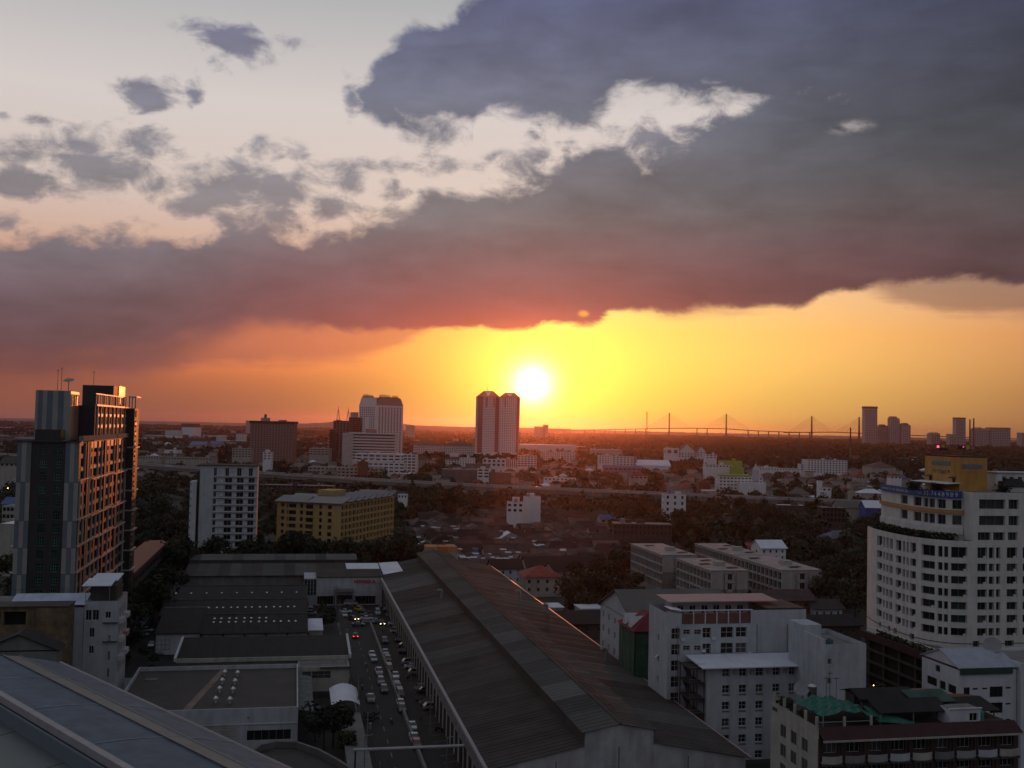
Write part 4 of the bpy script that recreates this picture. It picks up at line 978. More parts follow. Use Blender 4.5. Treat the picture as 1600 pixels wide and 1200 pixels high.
for b in range(9):
    x=b*bay
    m=MB(); m.slab((x,-1.5,20.0),(x+bay-.03,-1.5,20.0),(x+bay-.03,.6,21.3),(x,.6,21.3),.15); m.build('awning_roof',[MAROON],o)
    for k in range(6):
        z=20.1-2.95*(k+1)
        m=MB(); n=6
        for i in range(n):
            a0=x+.2+i*3.05/n; a1=x+.2+(i+1)*3.05/n; f0=-.75-.4*math.sin(math.pi*i/n); f1=-.75-.4*math.sin(math.pi*(i+1)/n)
            m.prism([(a0,f0),(a1,f1),(a1,f1+.14),(a0,f0+.14)],z-.55,z+.42)
            m.prism([(a0,f0),(a1,f1),(a1,0),(a0,0)],z-.62,z-.5)
        m.build('balcony',[[CREAM,WHITE,CREP,CONC][(b*3+k)%4]],o)
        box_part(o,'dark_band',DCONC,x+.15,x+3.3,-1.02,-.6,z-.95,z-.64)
    box_part(o,'pilaster',mat('brown_dark_wall',(.05,.032,.028)),x-.12,x+.12,-.25,0,0,19.9)
box_part(o,'cornice',CREAM,-.1,W_+.1,-1.62,-1.48,19.72,19.98)
for i in range(5): box_part(o,'parapet_post',CREAM,.0,.35,.8+i*3.4,1.1+i*3.4,21.3,22.7)
for i in range(1,3): box_part(o,'parapet_post',CREAM,i*4.2,i*4.2+.3,.6,.9,21.2,22.6)
box_part(o,'roof_railing',STEEL,0,8.5,.6,.7,21.9,22.)
# rooftop clutter : things standing on the roof
def roof_shed(lb,s,t,w,d,z,h,hr,rm,wm=None,axis='x',posts=True):
    o=gthing('rooftop_shed',lb,'shed',s,t,'sheds on the shophouse roof',z)
    m=MB(); m.gable(0,w,0,d,h,hr,axis,0,0,.1,.5); m.build('roof',[rm],o)
    if wm: box_part(o,'wall',wm,.3,w-.3,d*.5,d-.2,0,h-.15)
    for x in(.1,w/2,w-.25):
        for y in(.1,d-.25): box_part(o,'post',CONC,x,x+.16,y,y+.16,0,h-.1)
roof_shed('dark sheet roofed open shed in the middle of the shophouse roof',S0+11.5,T0_+3,10.5,6.,20.6,2.0,1.0,DROOF,DCONC)
roof_shed('farther dark shed roof at the back of the shophouse roof',S0+12,T0_+9.6,9.,5.,20.6,2.3,.8,DROOF,DCONC)
roof_shed('green tinted sheet roof shed right of the dark ones on the shophouses',S0+20,T0_+7.4,6.,7.,20.6,2.1,.8,mat('dark_green_sheet',(.035,.07,.055),var=.5),DCONC)
roof_shed('black lean shed roof at the right end of the shophouse roof',S0+25.5,T0_+4.5,6.,9.,20.6,1.3,.8,DROOF,DCONC)
o=gthing('white_roof_cabin','small white walled cabin on the shophouse roof by the red awning','cabin',S0+21.6,T0_+1.3,None,20.6); body(o,5.,3.,2.3,WHITE2,fr=[(3.2,4.6,.5,1.7)],wk=dict(fm=WFRAME)); box_part(o,'roof_slab',WHITE2,-.2,5.2,-.2,.1,2.35,2.5)
o=gthing('tarpaulin_shade','bright green tarpaulin stretched over the corner of the shophouse roof','tarpaulin',S0+1.6,T0_+1.8,None,22.)
m=MB(); n=9; random.seed(5)
H=[[.9*math.sin(math.pi*min(1,(i+.6)/n))+random.uniform(-.12,.12)+(.3 if (i+j)%3==0 else 0) for j in range(n+1)] for i in range(n+1)]
for i in range(n):
    for j in range(n): m.poly([(i,j,H[i][j]),((i+1),j,H[i+1][j]),((i+1),(j+1),H[i+1][j+1]),(i,(j+1),H[i][j+1])])
m.build('tarpaulin_sheet',[GRN],o)
for a,b in((0,0),(9,0),(0,9),(9,9)): box_part(o,'post',STEEL,a-.06,a+.06,b-.06,b+.06,-1.8,H[min(a,9)][min(b,9)])
o=gthing('green_tarpaulin_strip','narrow green sheet beside the dark open shed on the shophouse roof','tarpaulin',S0+10.,T0_+1.2,None,20.6)
m=MB(); m.slab((0,0,1.),(6,-.6,.5),(6,1.,.6),(0,4.5,2.2),.05); m.build('tarpaulin_sheet',[GNET],o)
o=gthing('steel_water_tank','steel water tank on legs behind the green tarpaulin','water tank',S0+6,T0_+13.6,None,20.6)
m=MB(); m.tube((0,0,1.),(0,0,3.2),.7,10); m.build('tank_body',[mat('dull_tank',(.12,.11,.11),rough=.4,metal=.5)],o); m=MB(); m.tube((0,0,3.2),(0,0,3.45),.7,10,r2=.35); m.build('tank_lid',[WHITE2],o)
for i in range(3): m=MB(); m.tube((.5*math.cos(i*2.1),.5*math.sin(i*2.1),0),(.5*math.cos(i*2.1),.5*math.sin(i*2.1),1.),.06,4); m.build('leg',[DSTEEL],o)
o=gthing('teal_roof_tank','round teal tank between the black roofs at the right end of the shophouses','water tank',S0+27.2,T0_+2.3,None,20.6); m=MB(); m.tube((0,0,0),(0,0,1.6),.6,10); m.tube((0,0,1.6),(0,0,1.9),.6,10,r2=.2); m.build('tank_body',[mat('bright_teal',(.03,.2,.2))],o)
random.seed(9)
PD=['red','grey','green','brown','white','clay','black']
pm_=[mat('pot_'+c,v) for c,v in zip(PD,[(.2,.05,.03),(.15,.15,.15),(.03,.08,.04),(.1,.06,.04),(.4,.4,.4),(.2,.09,.05),(.02,.02,.02)])]
for i in range(14):
    x_,y_=random.choice([(random.uniform(1,10),random.uniform(11.6,14.8)),(random.uniform(.6,1.3),random.uniform(1,14))])
    c=i%7; o=gthing('potted_plant','small shrub in a %s pot on the %s edge of the shophouse roof'%(PD[c],'back' if y_>11.5 and x_>1.3 else 'left'),'potted plant',S0+x_,T0_+y_,'potted plants on the shophouse roof',20.6)
    m=MB(); m.tube((0,0,0),(0,0,.5),.2,7,r2=.3); m.build('pot',[pm_[c]],o)
    m=MB()
    for k in range(26):
        a=random.uniform(0,6.3); r=random.uniform(0,.5); z=random.uniform(.5,1.5); d=Vector((random.uniform(-1,1),random.uniform(-1,1),random.uniform(-.4,1))).normalized()*.22; e=d.orthogonal().normalized()*.16; p=Vector((r*math.cos(a),r*math.sin(a),z))
        m.poly([p-d-e,p+d-e,p+d+e,p-d+e])
    m.build('leaves',[LEAF2],o)
for i,(x_,y_,h) in enumerate(((8.5,13.8,4.6),(9.4,14.4,5.2),(10.4,14.2,4.4))):
    o=gthing('tv_antenna','thin television antenna standing at the back of the shophouse roof, %s of three'%['left','middle','right'][i],'antenna',S0+x_,T0_+y_,'television antennas on the shophouses',20.6)
    m=MB(); m.tube((0,0,0),(0,0,h),.04,4); m.build('mast',[DSTEEL],o); m=MB(); m.tube((-.5,0,h-.3),(.5,0,h-.3),.03,4)
    for k in range(5): m.tube((-.4+.2*k,-.3,h-.3),(-.4+.2*k,.3,h-.3),.02,3)
    m.build('aerial',[DSTEEL],o)
x,y=fromS(S0+4.8,T0_+14.4); dish('grey mesh satellite dish at the back of the shophouse roof near the annex',x,y,20.6,1.3,.9,STEEL,-.6,2.6)

for o_ in list(bpy.data.objects):
    if o_.name not in _before and o_.parent is None: o_.location.z+=1.9
# ================================================================ CURVED WHITE TOWER (right)
def smooth(pts,n=2):
    for _ in range(n):
        q=[pts[0]]
        for a,b in zip(pts,pts[1:]): q+=[(a[0]*.75+b[0]*.25,a[1]*.75+b[1]*.25),(a[0]*.25+b[0]*.75,a[1]*.25+b[1]*.75)]
        q.append(pts[-1]); pts=q
    return pts
class Path:
    def __init__(s,pts):
        s.p=pts; s.L=[0]
        for a,b in zip(pts,pts[1:]): s.L.append(s.L[-1]+math.hypot(b[0]-a[0],b[1]-a[1]))
    def at(s,u):
        u=max(0,min(s.L[-1]-1e-6,u))
        for i in range(len(s.p)-1):
            if u<=s.L[i+1]:
                f=(u-s.L[i])/(s.L[i+1]-s.L[i]); a,b=s.p[i],s.p[i+1]
                return (a[0]+(b[0]-a[0])*f,a[1]+(b[1]-a[1])*f),((b[0]-a[0])/(s.L[i+1]-s.L[i]),(b[1]-a[1])/(s.L[i+1]-s.L[i]))
    def upx(s,px,z):
        best=(1e9,0)
        for i in range(1200):
            u=s.L[-1]*i/1200; (a,b),_=s.at(u); x,y=fromS(a,b); e=abs(proj(x,y,z)[0]-px)
            if e<best[0]: best=(e,u)
        return best[1]
def pfacade(mb,P,z0,z1,rects,dep,step=1.6,mi=0,org=(0,0)):
    us=sorted({0.,P.L[-1],*[r[0] for r in rects],*[r[1] for r in rects]}); o=[]
    for a,b in zip(us,us[1:]):
        if b-a<.01: continue
        k=max(1,int((b-a)/step)); o+=[a+(b-a)*i/k for i in range(k)]
    us=o+[us[-1]]
    zs=sorted({z0,z1,*[r[2] for r in rects],*[r[3] for r in rects]})
    def pt(u,z,d=0.):
        (x,y),(tx,ty)=P.at(u); return (x-org[0]-ty*d,y-org[1]+tx*d,z)
    for a,b in zip(zs,zs[1:]):
        zm=(a+b)/2; rr=[r for r in rects if r[2]<zm<r[3]]
        for c,d in zip(us,us[1:]):
            um=(c+d)/2
            if not any(r[0]<um<r[1] for r in rr): mb.poly([pt(c,a),pt(d,a),pt(d,b),pt(c,b)],mi)
    for (a,b,c,d) in rects:
        mb.poly([pt(a,c),pt(a,c,dep),pt(a,d,dep),pt(a,d)],mi); mb.poly([pt(b,c,dep),pt(b,c),pt(b,d),pt(b,d,dep)],mi)
        mb.poly([pt(a,c),pt(b,c),pt(b,c,dep),pt(a,c,dep)],mi); mb.poly([pt(a,d,dep),pt(b,d,dep),pt(b,d),pt(a,d)],mi)
def pwindows(root,P,rects,dep,org,**k):
    for (a,b,c,d) in rects:
        (x0,y0),(tx,ty)=P.at(a); (x1,y1),(t2x,t2y)=P.at(b)
        p0=(x0-org[0]-ty*dep,y0-org[1]+tx*dep); p1=(x1-org[0]-t2y*dep,y1-org[1]+t2x*dep)
        L=math.hypot(p1[0]-p0[0],p1[1]-p0[1])
        if L<.3: continue
        U=((p1[0]-p0[0])/L,(p1[1]-p0[1])/L)
        windows(root,p0,U,[(0,L,c,d)],0.,**k)
O_=(150.,225.)
ct_=gthing('curved_apartment_tower','white curved apartment tower with rows of dark windows, terrace plants and orange band','apartment tower',*O_); foot(148,190,223,262)
PL=Path(smooth([(152.5,262),(150.2,254),(148.9,246),(148.6,238),(149.4,231.5),(152.4,227.0),(156.2,225.4),(158.5,225.2)],2)+[(161,225.),(192,225.)])
z11=[(29.9,31.7),(26.9,28.7),(23.85,25.65),(20.8,22.6),(17.75,19.55)]
rowsL=[(36.1,38.7),(33.0,34.85),(29.95,31.8),(26.9,28.75),(23.85,25.7),(20.8,22.65),(17.75,19.6)]
colsL=[(1370,1378),(1379.5,1382.8),(1384.3,1388),(1389.5,1394.5),(1399.5,1408),(1410,1414),(1416,1419.5),(1421.5,1431),(1439.5,1460.5),(1465,1472.5),(1474.5,1481.5),(1486,1511.5)]
colsR=[(1527,1542.5),(1545,1553.5),(1556.5,1563),(1573,1589.5),(1598,1604),(1612,1630)]
cc=lambda l,z:[q for q in [(PL.upx(a,z),PL.upx(b,z)) for a,b in l] if q[1]-q[0]>.3]
rl=[]
CL=cc(colsL,28); CR=cc(colsR,28)
for (a,b) in CL+CR:
    for (c,d) in rowsL: rl.append((a,b,c,d))
for a,b in cc([(1373,1377),(1387,1391),(1396,1401),(1421,1428),(1520,1530),(1552,1563),(1570,1584)],15.5): rl.append((a,b,15.2,16.6))
mb=MB(); ulow=PL.upx(1517,40)
# lower body full path to z=40; upper body on the right part only
pfacade(mb,PL,0,40.2,rl,.75,org=O_)
PU=Path([(158.6,225.2),(161,225.),(192,225.)])
rowsU=[(47.8,50.1),(43.9,46.2)]
ru=[]
f=lambda l,z:[q for q in [(PU.upx(a,z),PU.upx(b,z)) for a,b in l] if q[1]-q[0]>.3]
for a,b in f([(1530,1571),(1576,1592),(1603,1625)],46):
    for c,d in rowsU: ru.append((a,b,c,d))
# third row sits between 40.2 and 43
for a,b in f([(1528,1549),(1552,1570),(1575,1590),(1603,1625)],42): ru.append((a,b,40.35,42.3))
pfacade(mb,PU,40.2,51.7,ru,.75,org=O_)
# side return of right body and back walls
mb.poly([(8.6,.2,40.2),(8.6,.2,51.7),(8.6,9,51.7),(8.6,9,40.2)][::1])
mb.poly([(8.6,0.2,51.7),(42,0,51.7),(42,30,51.7),(8.6,30,51.7)],1)
pp=[(x-O_[0],y-O_[1],40.19-.9) for x,y in PL.p]; mb.poly(pp+[(42,37,39.3),(2.5,37,39.3)],1)
mb.poly([(42,0,0),(42,37,0),(42,37,51.7),(42,0,51.7)]); mb.poly([(42,37,0),(2.5,37,0),(2.5,37,40.2),(42,37,40.2)])
mb.build('wall',[WARM,CONC],ct_)
pwindows(ct_,PL,rl,.75,O_,fm=FRAME,nx=lambda w:2 if w>2 else 1,nz=1,curt=.12,pm=mat('balcony_glass',(.014,.028,.027),rough=.35,spec=.12,rnd=.7,var=.5))
pwindows(ct_,PU,ru,.75,O_,fm=FRAME,nx=3,nz=1,curt=.2,pm=mat('balcony_glass',(.018,.035,.033)))
# parapet inner side of the terrace and set back storeys
PI=Path(smooth([(156.5,262),(154.4,252),(153.0,243),(153.2,234),(155.2,230.),(158.5,229.)],2))
cu=[(1407.5,1418),(1427.5,1439.5),(1443,1450),(1451,1460.5),(1464,1477.5),(1488,1503.5),(1506,1517)]
ri_=[(PI.upx(a,46),PI.upx(b,46),c,d) for a,b in cu for c,d in((47.4,49.6),(43.6,45.9))]
m=MB(); pfacade(m,PI,39.3,51.4,ri_,.5,org=O_)
pi=[(x-O_[0],y-O_[1],51.4) for x,y in PI.p]; m.poly(pi+[(8.6,37,51.4),(6.5,37,51.4)],1); m.build('set_back_wall',[WARM,CONC],ct_)
pwindows(ct_,PI,ri_,.5,O_,fm=FRAME,nx=2,curt=.15,pm=mat('balcony_glass',(.018,.035,.033)))
def band(P,z0,z1,off,m,name,u0=0,u1=None,segs=10):
    u1=P.L[-1] if u1 is None else u1
    b=MB()
    for i in range(segs):
        a=u0+(u1-u0)*i/segs; c=u0+(u1-u0)*(i+1)/segs
        (x0,y0),(tx,ty)=P.at(a); (x1,y1),(sx,sy)=P.at(c)
        b.prism([(x0-O_[0],y0-O_[1]),(x0-O_[0]+ty*off,y0-O_[1]-tx*off),(x1-O_[0]+sy*off,y1-O_[1]-sx*off),(x1-O_[0],y1-O_[1])],z0,z1)
    return b.build(name,[m],ct_)
band(PI,46.3,47.2,.5,ORG,'orange_band',segs=24)
band(PI,41.3,43.0,.35,WARM,'sill_band',segs=24)
band(PL,15.9,16.05,.1,DCONC,'string_course',segs=40)
# air conditioners on the balconies
random.seed(4)
for (a,b,c,d) in rl:
    if d-c>1.7 and b-a>1.7 and random.random()<.6:
        (x,y),(tx,ty)=PL.at(b-.9); box_part(ct_,'air_conditioner',WFRAME,0,.75,0,.3,0,.5,loc=(x-O_[0]-ty*.1,y-O_[1]+tx*.1,c+.02),rot=math.atan2(ty,tx))
# small vents on the far right
# terrace planting
def shrubs(lb,pts,h,n,m=LEAF,spread=.9,cat='plants',name='planter_shrubs',group=None):
    o=link(name,None,None,None,None,lb,cat,group)
    x0,y0,z0=pts[0]; o.location=(x0,y0,z0); b=MB()
    for i in range(n):
        f=random.random()*(len(pts)-1); k=int(f); f-=k
        p=Vector(pts[k]).lerp(Vector(pts[min(k+1,len(pts)-1)]),f)-Vector(pts[0])
        p+=Vector((random.gauss(0,spread*.5),random.gauss(0,spread*.5),random.random()**1.5*h))
        d=Vector((random.uniform(-1,1),random.uniform(-1,1),random.uniform(-1,1))).normalized()*random.uniform(.14,.32); e=d.orthogonal().normalized()*.2
        b.poly([p-d-e,p+d-e,p+d+e,p-d+e])
    b.build('leaves',[m],o); return o
tp=[]
for i in range(14):
    (x,y),(tx,ty)=PL.at(ulow*i/14); x-=ty*2.1; y+=tx*2.1; tp.append((*fromS(x,y),39.4))
shrubs('dense dark planting along the curved terrace of the white tower',tp,2.3,2600,LEAF,1.0)
# banner
bn=gthing('blue_banner','blue banner with white lettering wrapped along the top edge of the curved tower','banner',*O_)
bu0=0.4; bu1=PI.L[-1]-.3
def bband():
    b=MB(); n=22
    for i in range(n):
        a=bu0+(bu1-bu0)*i/n; c=bu0+(bu1-bu0)*(i+1)/n
        (x0,y0),(tx,ty)=PI.at(a); (x1,y1),(sx,sy)=PI.at(c); o1,o2=.45,.55
        b.prism([(x0-O_[0]+ty*o1,y0-O_[1]-tx*o1),(x0-O_[0]+ty*o2,y0-O_[1]-tx*o2),(x1-O_[0]+sy*o2,y1-O_[1]-sx*o2),(x1-O_[0]+sy*o1,y1-O_[1]-sx*o1)],50.0,51.75)
    b.build('banner_sheet',[BLUEB],bn)
bband()
BW=mat('banner_lettering',(.45,.47,.5),rough=.6)
def btext(text,u,size,z,sx=1.):
    for ch in text:
        if ch==' ': u+=size*.42; continue
        (x,y),(tx,ty)=PI.at(u+size*.3); 
        letters(ch,size,BW,bn,0,0,0,.05,single=True,name='letter',sx=sx)
        o=[c for c in bn.children][-1]; o.location=(x-O_[0]+ty*.6-tx*size*.3,y-O_[1]-tx*.6-ty*size*.3,z); o.rotation_euler=(0,0,math.atan2(ty,tx))
        u+=o.dimensions.x*1.0+size*.16 if o.data.vertices else 0
        bpy.context.view_layer.update()
    return u
u=btext('apartment for rent Sukhumvit 66/1',2.2,1.02,50.5,1.); u=btext('Tel.',max(u+.5,bu1-12.2),1.15,50.45); btext('02-7448989',u+.5,1.5,50.35)
# yellow roof house on top
s0_,_z=ST(1492,740,230.5); 
ye=gthing('yellow_roof_house','ochre yellow plant house on top of the curved tower with pale blue sign boards','roof house',158.9,231.,None,51.7)
box_part(ye,'wall',OCHRE,0,7.6,0,14.5,0,8.15)
box_part(ye,'sign_board',mat('pale_blue_sign',(.13,.17,.19),var=.35,scale=1.2),.7,6.2,-.1,-.01,5.5,6.5)
box_part(ye,'sign_board',mat('pale_blue_sign',(.13,.17,.19)),-.1,-.01,3.6,11.3,6.0,7.0)
random.seed(11)
for i in range(7):
    y_=10.8-i*1.05; b=MB(); b.box(-.1,-.01,y_,y_+.12,3.9,4.7+random.uniform(0,.2)); b.box(-.1,-.01,y_-.5,y_,random.choice([3.9,4.3,4.6]),random.choice([4.75,4.9])); b.build('sign_stroke',[mat('faded_sign_grey',(.12,.11,.10))],ye)
for y_ in(2.2,11.9): b=MB(); b.slab((-1.2,y_-.8,3.1),(0,y_-.8,3.4),(0,y_+.8,3.4),(-1.2,y_+.8,3.1),.12); b.build('window_hood',[DSTEEL],ye); box_part(ye,'window',GLASS,-.06,-.01,y_-.5,y_+.5,1.6,2.9)
m=MB(); m.slab((-3.8,-.6,1.75),(-.02,-.6,1.95),(-.02,15,1.95),(-3.8,15,1.75),.12); m.build('side_canopy',[PALEROOF],ye)
box_part(ye,'parapet',MAROON,.1,7.5,.1,14.,8.16,8.45)
o=gthing('reddish_water_tank','clay and steel tanks beside the palm on the tower roof','water tank',169.3,229.5,None,51.7); m=MB(); m.tube((0,0,0),(0,0,2.6),.7,10); m.build('tank_body',[MAROON],o); m=MB(); m.tube((.3,1.5,2.),(.3,1.5,4.),.9,10); m.build('steel_tank',[WFRAME],o)
o=gthing('dark_roof_shelter','dark sheet shelter on the white tower roof to the right of the yellow house','shed',171.,229.5,None,51.7); m=MB(); m.slab((0,0,1.3),(6,0,1.3),(6,3,3.1),(0,3,3.1),.15); m.build('roof',[DROOF],o); box_part(o,'wall',WARM,.2,5.8,.4,3,0,1.2)
o=gthing('long_roof_cabin','white roof cabin with small windows at the right end of the tower roof','cabin',173.,236.,None,51.7); body(o,18,5,4.3,WARM,fr=[(1+i*2.4,2.2+i*2.4,2.,3.4) for i in range(7)],wk=dict(fm=FRAME)); box_part(o,'roof_slab',WHITE2,-.3,18.3,-.4,5.2,4.35,4.6)
def palm(lb,x,y,z,h,r,m=LEAF2,group=None):
    o=thing('palm_tree',lb,'palm tree',x,y,0,group,z); b=MB(); b.tube((0,0,0),(0.1,0,h),.12,6,r2=.08); b.build('trunk',[BARK],o); b=MB()
    for i in range(13):
        a=i*2.4; 
        for k in range(7):
            f0=k/7;f1=(k+1)/7; q=lambda f,w:(.1+math.cos(a)*r*f-math.sin(a)*w,math.sin(a)*r*f+math.cos(a)*w,h+r*(.55*f-.95*f*f)+(.2 if i%3==0 else 0))
            w0,w1=.16*r*math.sin(math.pi*min(1,f0+.12)),.16*r*math.sin(math.pi*min(.99,f1+.05))
            b.poly([q(f0,-w0),q(f1,-w1),q(f1,0),q(f0,0)]); b.poly([q(f0,0),q(f1,0),q(f1,w1),q(f0,w0)])
    b.build('fronds',[m],o)
palm('small palm against the sky on the roof right of the yellow house',*fromS(171.8,233.),51.7,3.4,1.7)
for i,(px,lb) in enumerate(((1435,'round bush beside the left corner of the yellow roof house'),(1470,'dark bush under the canopy of the yellow roof house'),(1550,'small bush between the yellow roof house and the tanks'))):
    s_,z_=ST(px,755,231.); x,y=fromS(s_+(1.2 if px<1500 else 0),236. if px<1500 else 228.); shrubs(lb,[(x,y,51.6),(x+1.5,y,51.6)],1.8,260,LEAF,1.2,'bush','roof_bush','bushes on the tower roof')
# coloured windmill toys / flags on poles
def blob(name,lb,cat,px,py,t,parts):
    s_,z_=ST(px,py,t); x,y=fromS(s_,t); o=thing(name,lb,cat,x,y,TH,None,60.15); h=z_-60.15
    m=MB(); m.tube((0,0,-.1),(0,0,h),.06,5); m.build('pole',[DSTEEL],o)
    for nm,mm,f in parts: m=MB(); f(m,h); m.build(nm,[mm],o)
YF=mat('yellow_cloth',(.45,.38,.03)); RL=mat('red_neon',(1.,.12,.2),emit=1.6)
blob('roof_kite_lamp','roof ornament with glowing red tip, left of two above the yellow house','ornament',1467,698,233,[('red_lamp',RL,lambda m,h:m.prism([(-.55,0),(0,-.15),(.1,.1)],h-.25,h+.3)),('yellow_tail',YF,lambda m,h:m.prism([(.9,0),(1.5,-.1),(1.6,.1),(.9,.15)],h-.1,h+.35)),('body',DARK,lambda m,h:m.prism([(-.3,0),(2.3,-.2),(2.6,.2),(0,.3)],h-.9,h-.3)),('arm',DSTEEL,lambda m,h:m.tube((-.5,0,h-.1),(1.6,0,h+.05),.04,4))])
blob('roof_kite_lamp','roof ornament with yellow disc and white tail, right of two above the yellow house','ornament',1504,699,233,[('body',DARK,lambda m,h:m.prism([(-1.3,0),(0,-.3),(1.1,0),(0,.3)],h-.55,h+.45)),('red_lamp',RL,lambda m,h:m.box(-.12,.12,-.4,-.3,h,h+.2)),('yellow_disc',YF,lambda m,h:m.tube((1.35,-.1,h+.05),(1.35,.05,h+.05),.55,10)),('white_tail',WHITE2,lambda m,h:m.prism([(2.2,0),(3.1,-.05),(3.1,.1),(2.2,.1)],h-.2,h-.02)),('arm',DSTEEL,lambda m,h:m.tube((0,0,h),(3.,0,h),.04,4))])
# podium car park
pd=gthing('open_parking_garage','dark open sided parking garage decks below the curved white tower','parking garage',142.6,197.,None,-3.); foot(142,150,197,249)
m=MB(); m.prism([(0,0),(9,0),(9,51),(0,51)],17.2,18.0); m.build('roof_deck',[mat('deck_top',(.12,.11,.10),var=.4)],pd)
box_part(pd,'edge_beam',MAROON,-.35,-.01,-.3,51,16.6,18.35)
for k in range(5): 
    z=14.-3.*k; box_part(pd,'deck',BLACKM,.4,9,0,50,z-.3,z); box_part(pd,'guard_wall',mat('garage_guard',(.035,.03,.028),var=.4),.1,.38,0,50.5,z-.15,z+.45)
for k in range(8): box_part(pd,'column',DCONC,.5,1.1,k*6.8,k*6.8+.6,0,17.1)
box_part(pd,'interior_shade_block',BLACKM,1.3,8.8,.1,50.8,0,17.05); box_part(pd,'planter_wall',WARM,1.8,2.2,20,51,18.,19.3)  # solid black block stands in for the shade between the decks
tp=[(*fromS(143.6,t),15.) for t in range(218,246,4)]
shrubs('sparse dry shrubs in the planter on the garage roof edge',tp,1.5,500,LEAF2,.5)
# ================================================================ LEFT HOUSES
o=gthing('white_town_house','white town house with twin pitched metal canopies and balconies in front of the dark tower','house',-42.9,240.); foot(-60,-36,238,256)
body(o,6.8,13,25.8,WHITE,fr=[(.3,1.5,21.8,24.),(1.7,3.,21.8,24.),(4.3,5.4,22.2,23.6),(1.2,2.2,18.2,20.2),(1.2,2.2,14.8,16.4),(5.,5.5,17.,18.6),(5.,5.5,13.2,15.2),(5.,5.5,9.6,11.6)],ri=[(2+k*3.4,4+k*3.4,z,z+1.9) for k in range(3) for z in(22.,18.,14.,10.)],wk=dict(fm=WFRAME,curt=.2))
for z in(21.2,17.2): box_part(o,'ledge',DCONC,3.9,6.9,-.5,-.01,z,z+.15)
for k,z in enumerate((22.,18.,14.)): 
    for q in range(2): box_part(o,'side_balcony',[WHITE2,PINKR][q%2 and k%2],6.82,7.7,1.6+q*6.6,5.2+q*6.6,z-1.2,z-.2)
box_part(o,'roof_storey',DCONC,1.,6.3,1.,9.,25.8,29.)
m=MB(); m.slab((-.6,-.3,29.2),(5.3,-.3,29.2),(5.9,3.4,30.3),(.2,3.4,30.3),.15); m.build('canopy_sheet',[PALEROOF],o)
m=MB(); m.slab((.3,3.7,29.7),(6.0,3.7,29.7),(6.6,8.,30.7),(1.,8.,30.7),.15); m.build('canopy_sheet',[PALEROOF],o)
m=MB()
for a,b in((.2,0.),(5.,0.),(.9,8.),(6.2,8.)): m.tube((a,b,25.8),(a,b,29.4),.08,4)
m.build('canopy_post',[STEEL],o)
m=MB(); m.slab((-7.,1.,28.),(-4.6,1.,28.),(-3.,2.6,29.4),(-5,2.6,29.4),.12)
o=gthing('sheet_roofed_terrace','long pale sheet roof with scrap edge beside the white town house','house',-61.,240.)
body(o,18.,9,24.6,WHITE,fr=[(14.6,15.8,22.,23.6)],wk=dict(fm=WFRAME))
for k in range(8): 
    m=MB(); x=3.2+k*1.9; m.slab((x,-.8+.1*(k%2),25.3),(x+1.86,-.8,25.3),(x+1.86,6,26.7),(x,6,26.7),.08); m.build('roof_sheet',[mat('bluish_pale_sheet',(.42,.46,.58),rough=.5)],o)
m=MB(); m.slab((-6,-.5,25.),(3.,-.5,25.),(3.,6,26.2),(-6,6,26.2),.1); m.build('scrap_roof',[CONC],o)
m=MB()
for i in range(9): m.tube((-5+i*2.3,6.2,26.),(-5+i*2.3,6.2,27.6),.05,4)
m.tube((-5,6.2,27.5),(13,6.2,27.5),.05,4); m.build('roof_railing',[DSTEEL],o)
x,y=fromS(-57.2,243); 
o=gthing('stained_brick_building','old stained brown brick building with dark open top floor at the left edge','building',-70.,231.); foot(-70,-44,231,239)
body(o,25.7,6.,26.2,BRICK,fr=[(11.,12.8,22.6,25.4),(13.4,17.6,22.6,25.4),(4,9.4,22.6,25.4)],dep=1.2,wk=dict(fm=DSTEEL,pm=BLACKM,nx=2))
box_part(o,'roof_slab',DCONC,-.3,25.9,-.4,6,26.22,26.5); box_part(o,'corner_pier',BRICK,19.6,25.9,-.5,-.02,0,26.1); box_part(o,'white_balustrade',WHITE2,1,8.5,-.5,-.02,22.6,24.2); box_part(o,'vertical_pipe',DSTEEL,19.,19.25,-.4,-.02,0,21)
o=gthing('grey_gabled_house','grey house end with dark low gable roof and maroon wall under the brick building','house',-56.5,214.); foot(-58,-41,214,226)
body(o,13.6,5.,20.8,mat('plain_grey_render',(.15,.155,.15),streak=.3),wk={}); m=MB(); m.gable(0,13.6,0,5.,21.3,2.9,'y',0,1,.2,.6); m.build('roof',[DROOF,mat('plain_grey_render',(.2,.2,.2))],o)
box_part(o,'maroon_wall',mat('maroon_render',(.10,.04,.04),var=.4),1,9.6,-.8,-.05,12,18.9)
# low white wall and compound bits
o=gthing('compound_wall','white boundary wall between the car park and the flat roofed warehouse','wall',-44,268)
for k in range(5): box_part(o,'wall_panel',WHITE,k*3.3,k*3.3+3.2,0,.25,0,2.9)
# dark long building beyond the tower
o=gthing('dark_terrace_row','long dark terrace with an orange sunlit roof edge receding behind the left tower','terrace',-48.6,352.); foot(-56,-48,340,440)
box_part(o,'wall',DCONC,-8,0,0,92,0,16.); box_part(o,'roof',mat('roof_orange_sunlight',(.20,.07,.04),var=.3),-8.3,.3,-.2,92.3,16.,16.5)  # orange roof colour stands in for low sunlight on it
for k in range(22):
    for z in(2.5,6.,9.5,12.8): box_part(o,'window',GLASS,.01,.06,1+k*4.1,3.+k*4.1,z,z+1.7)
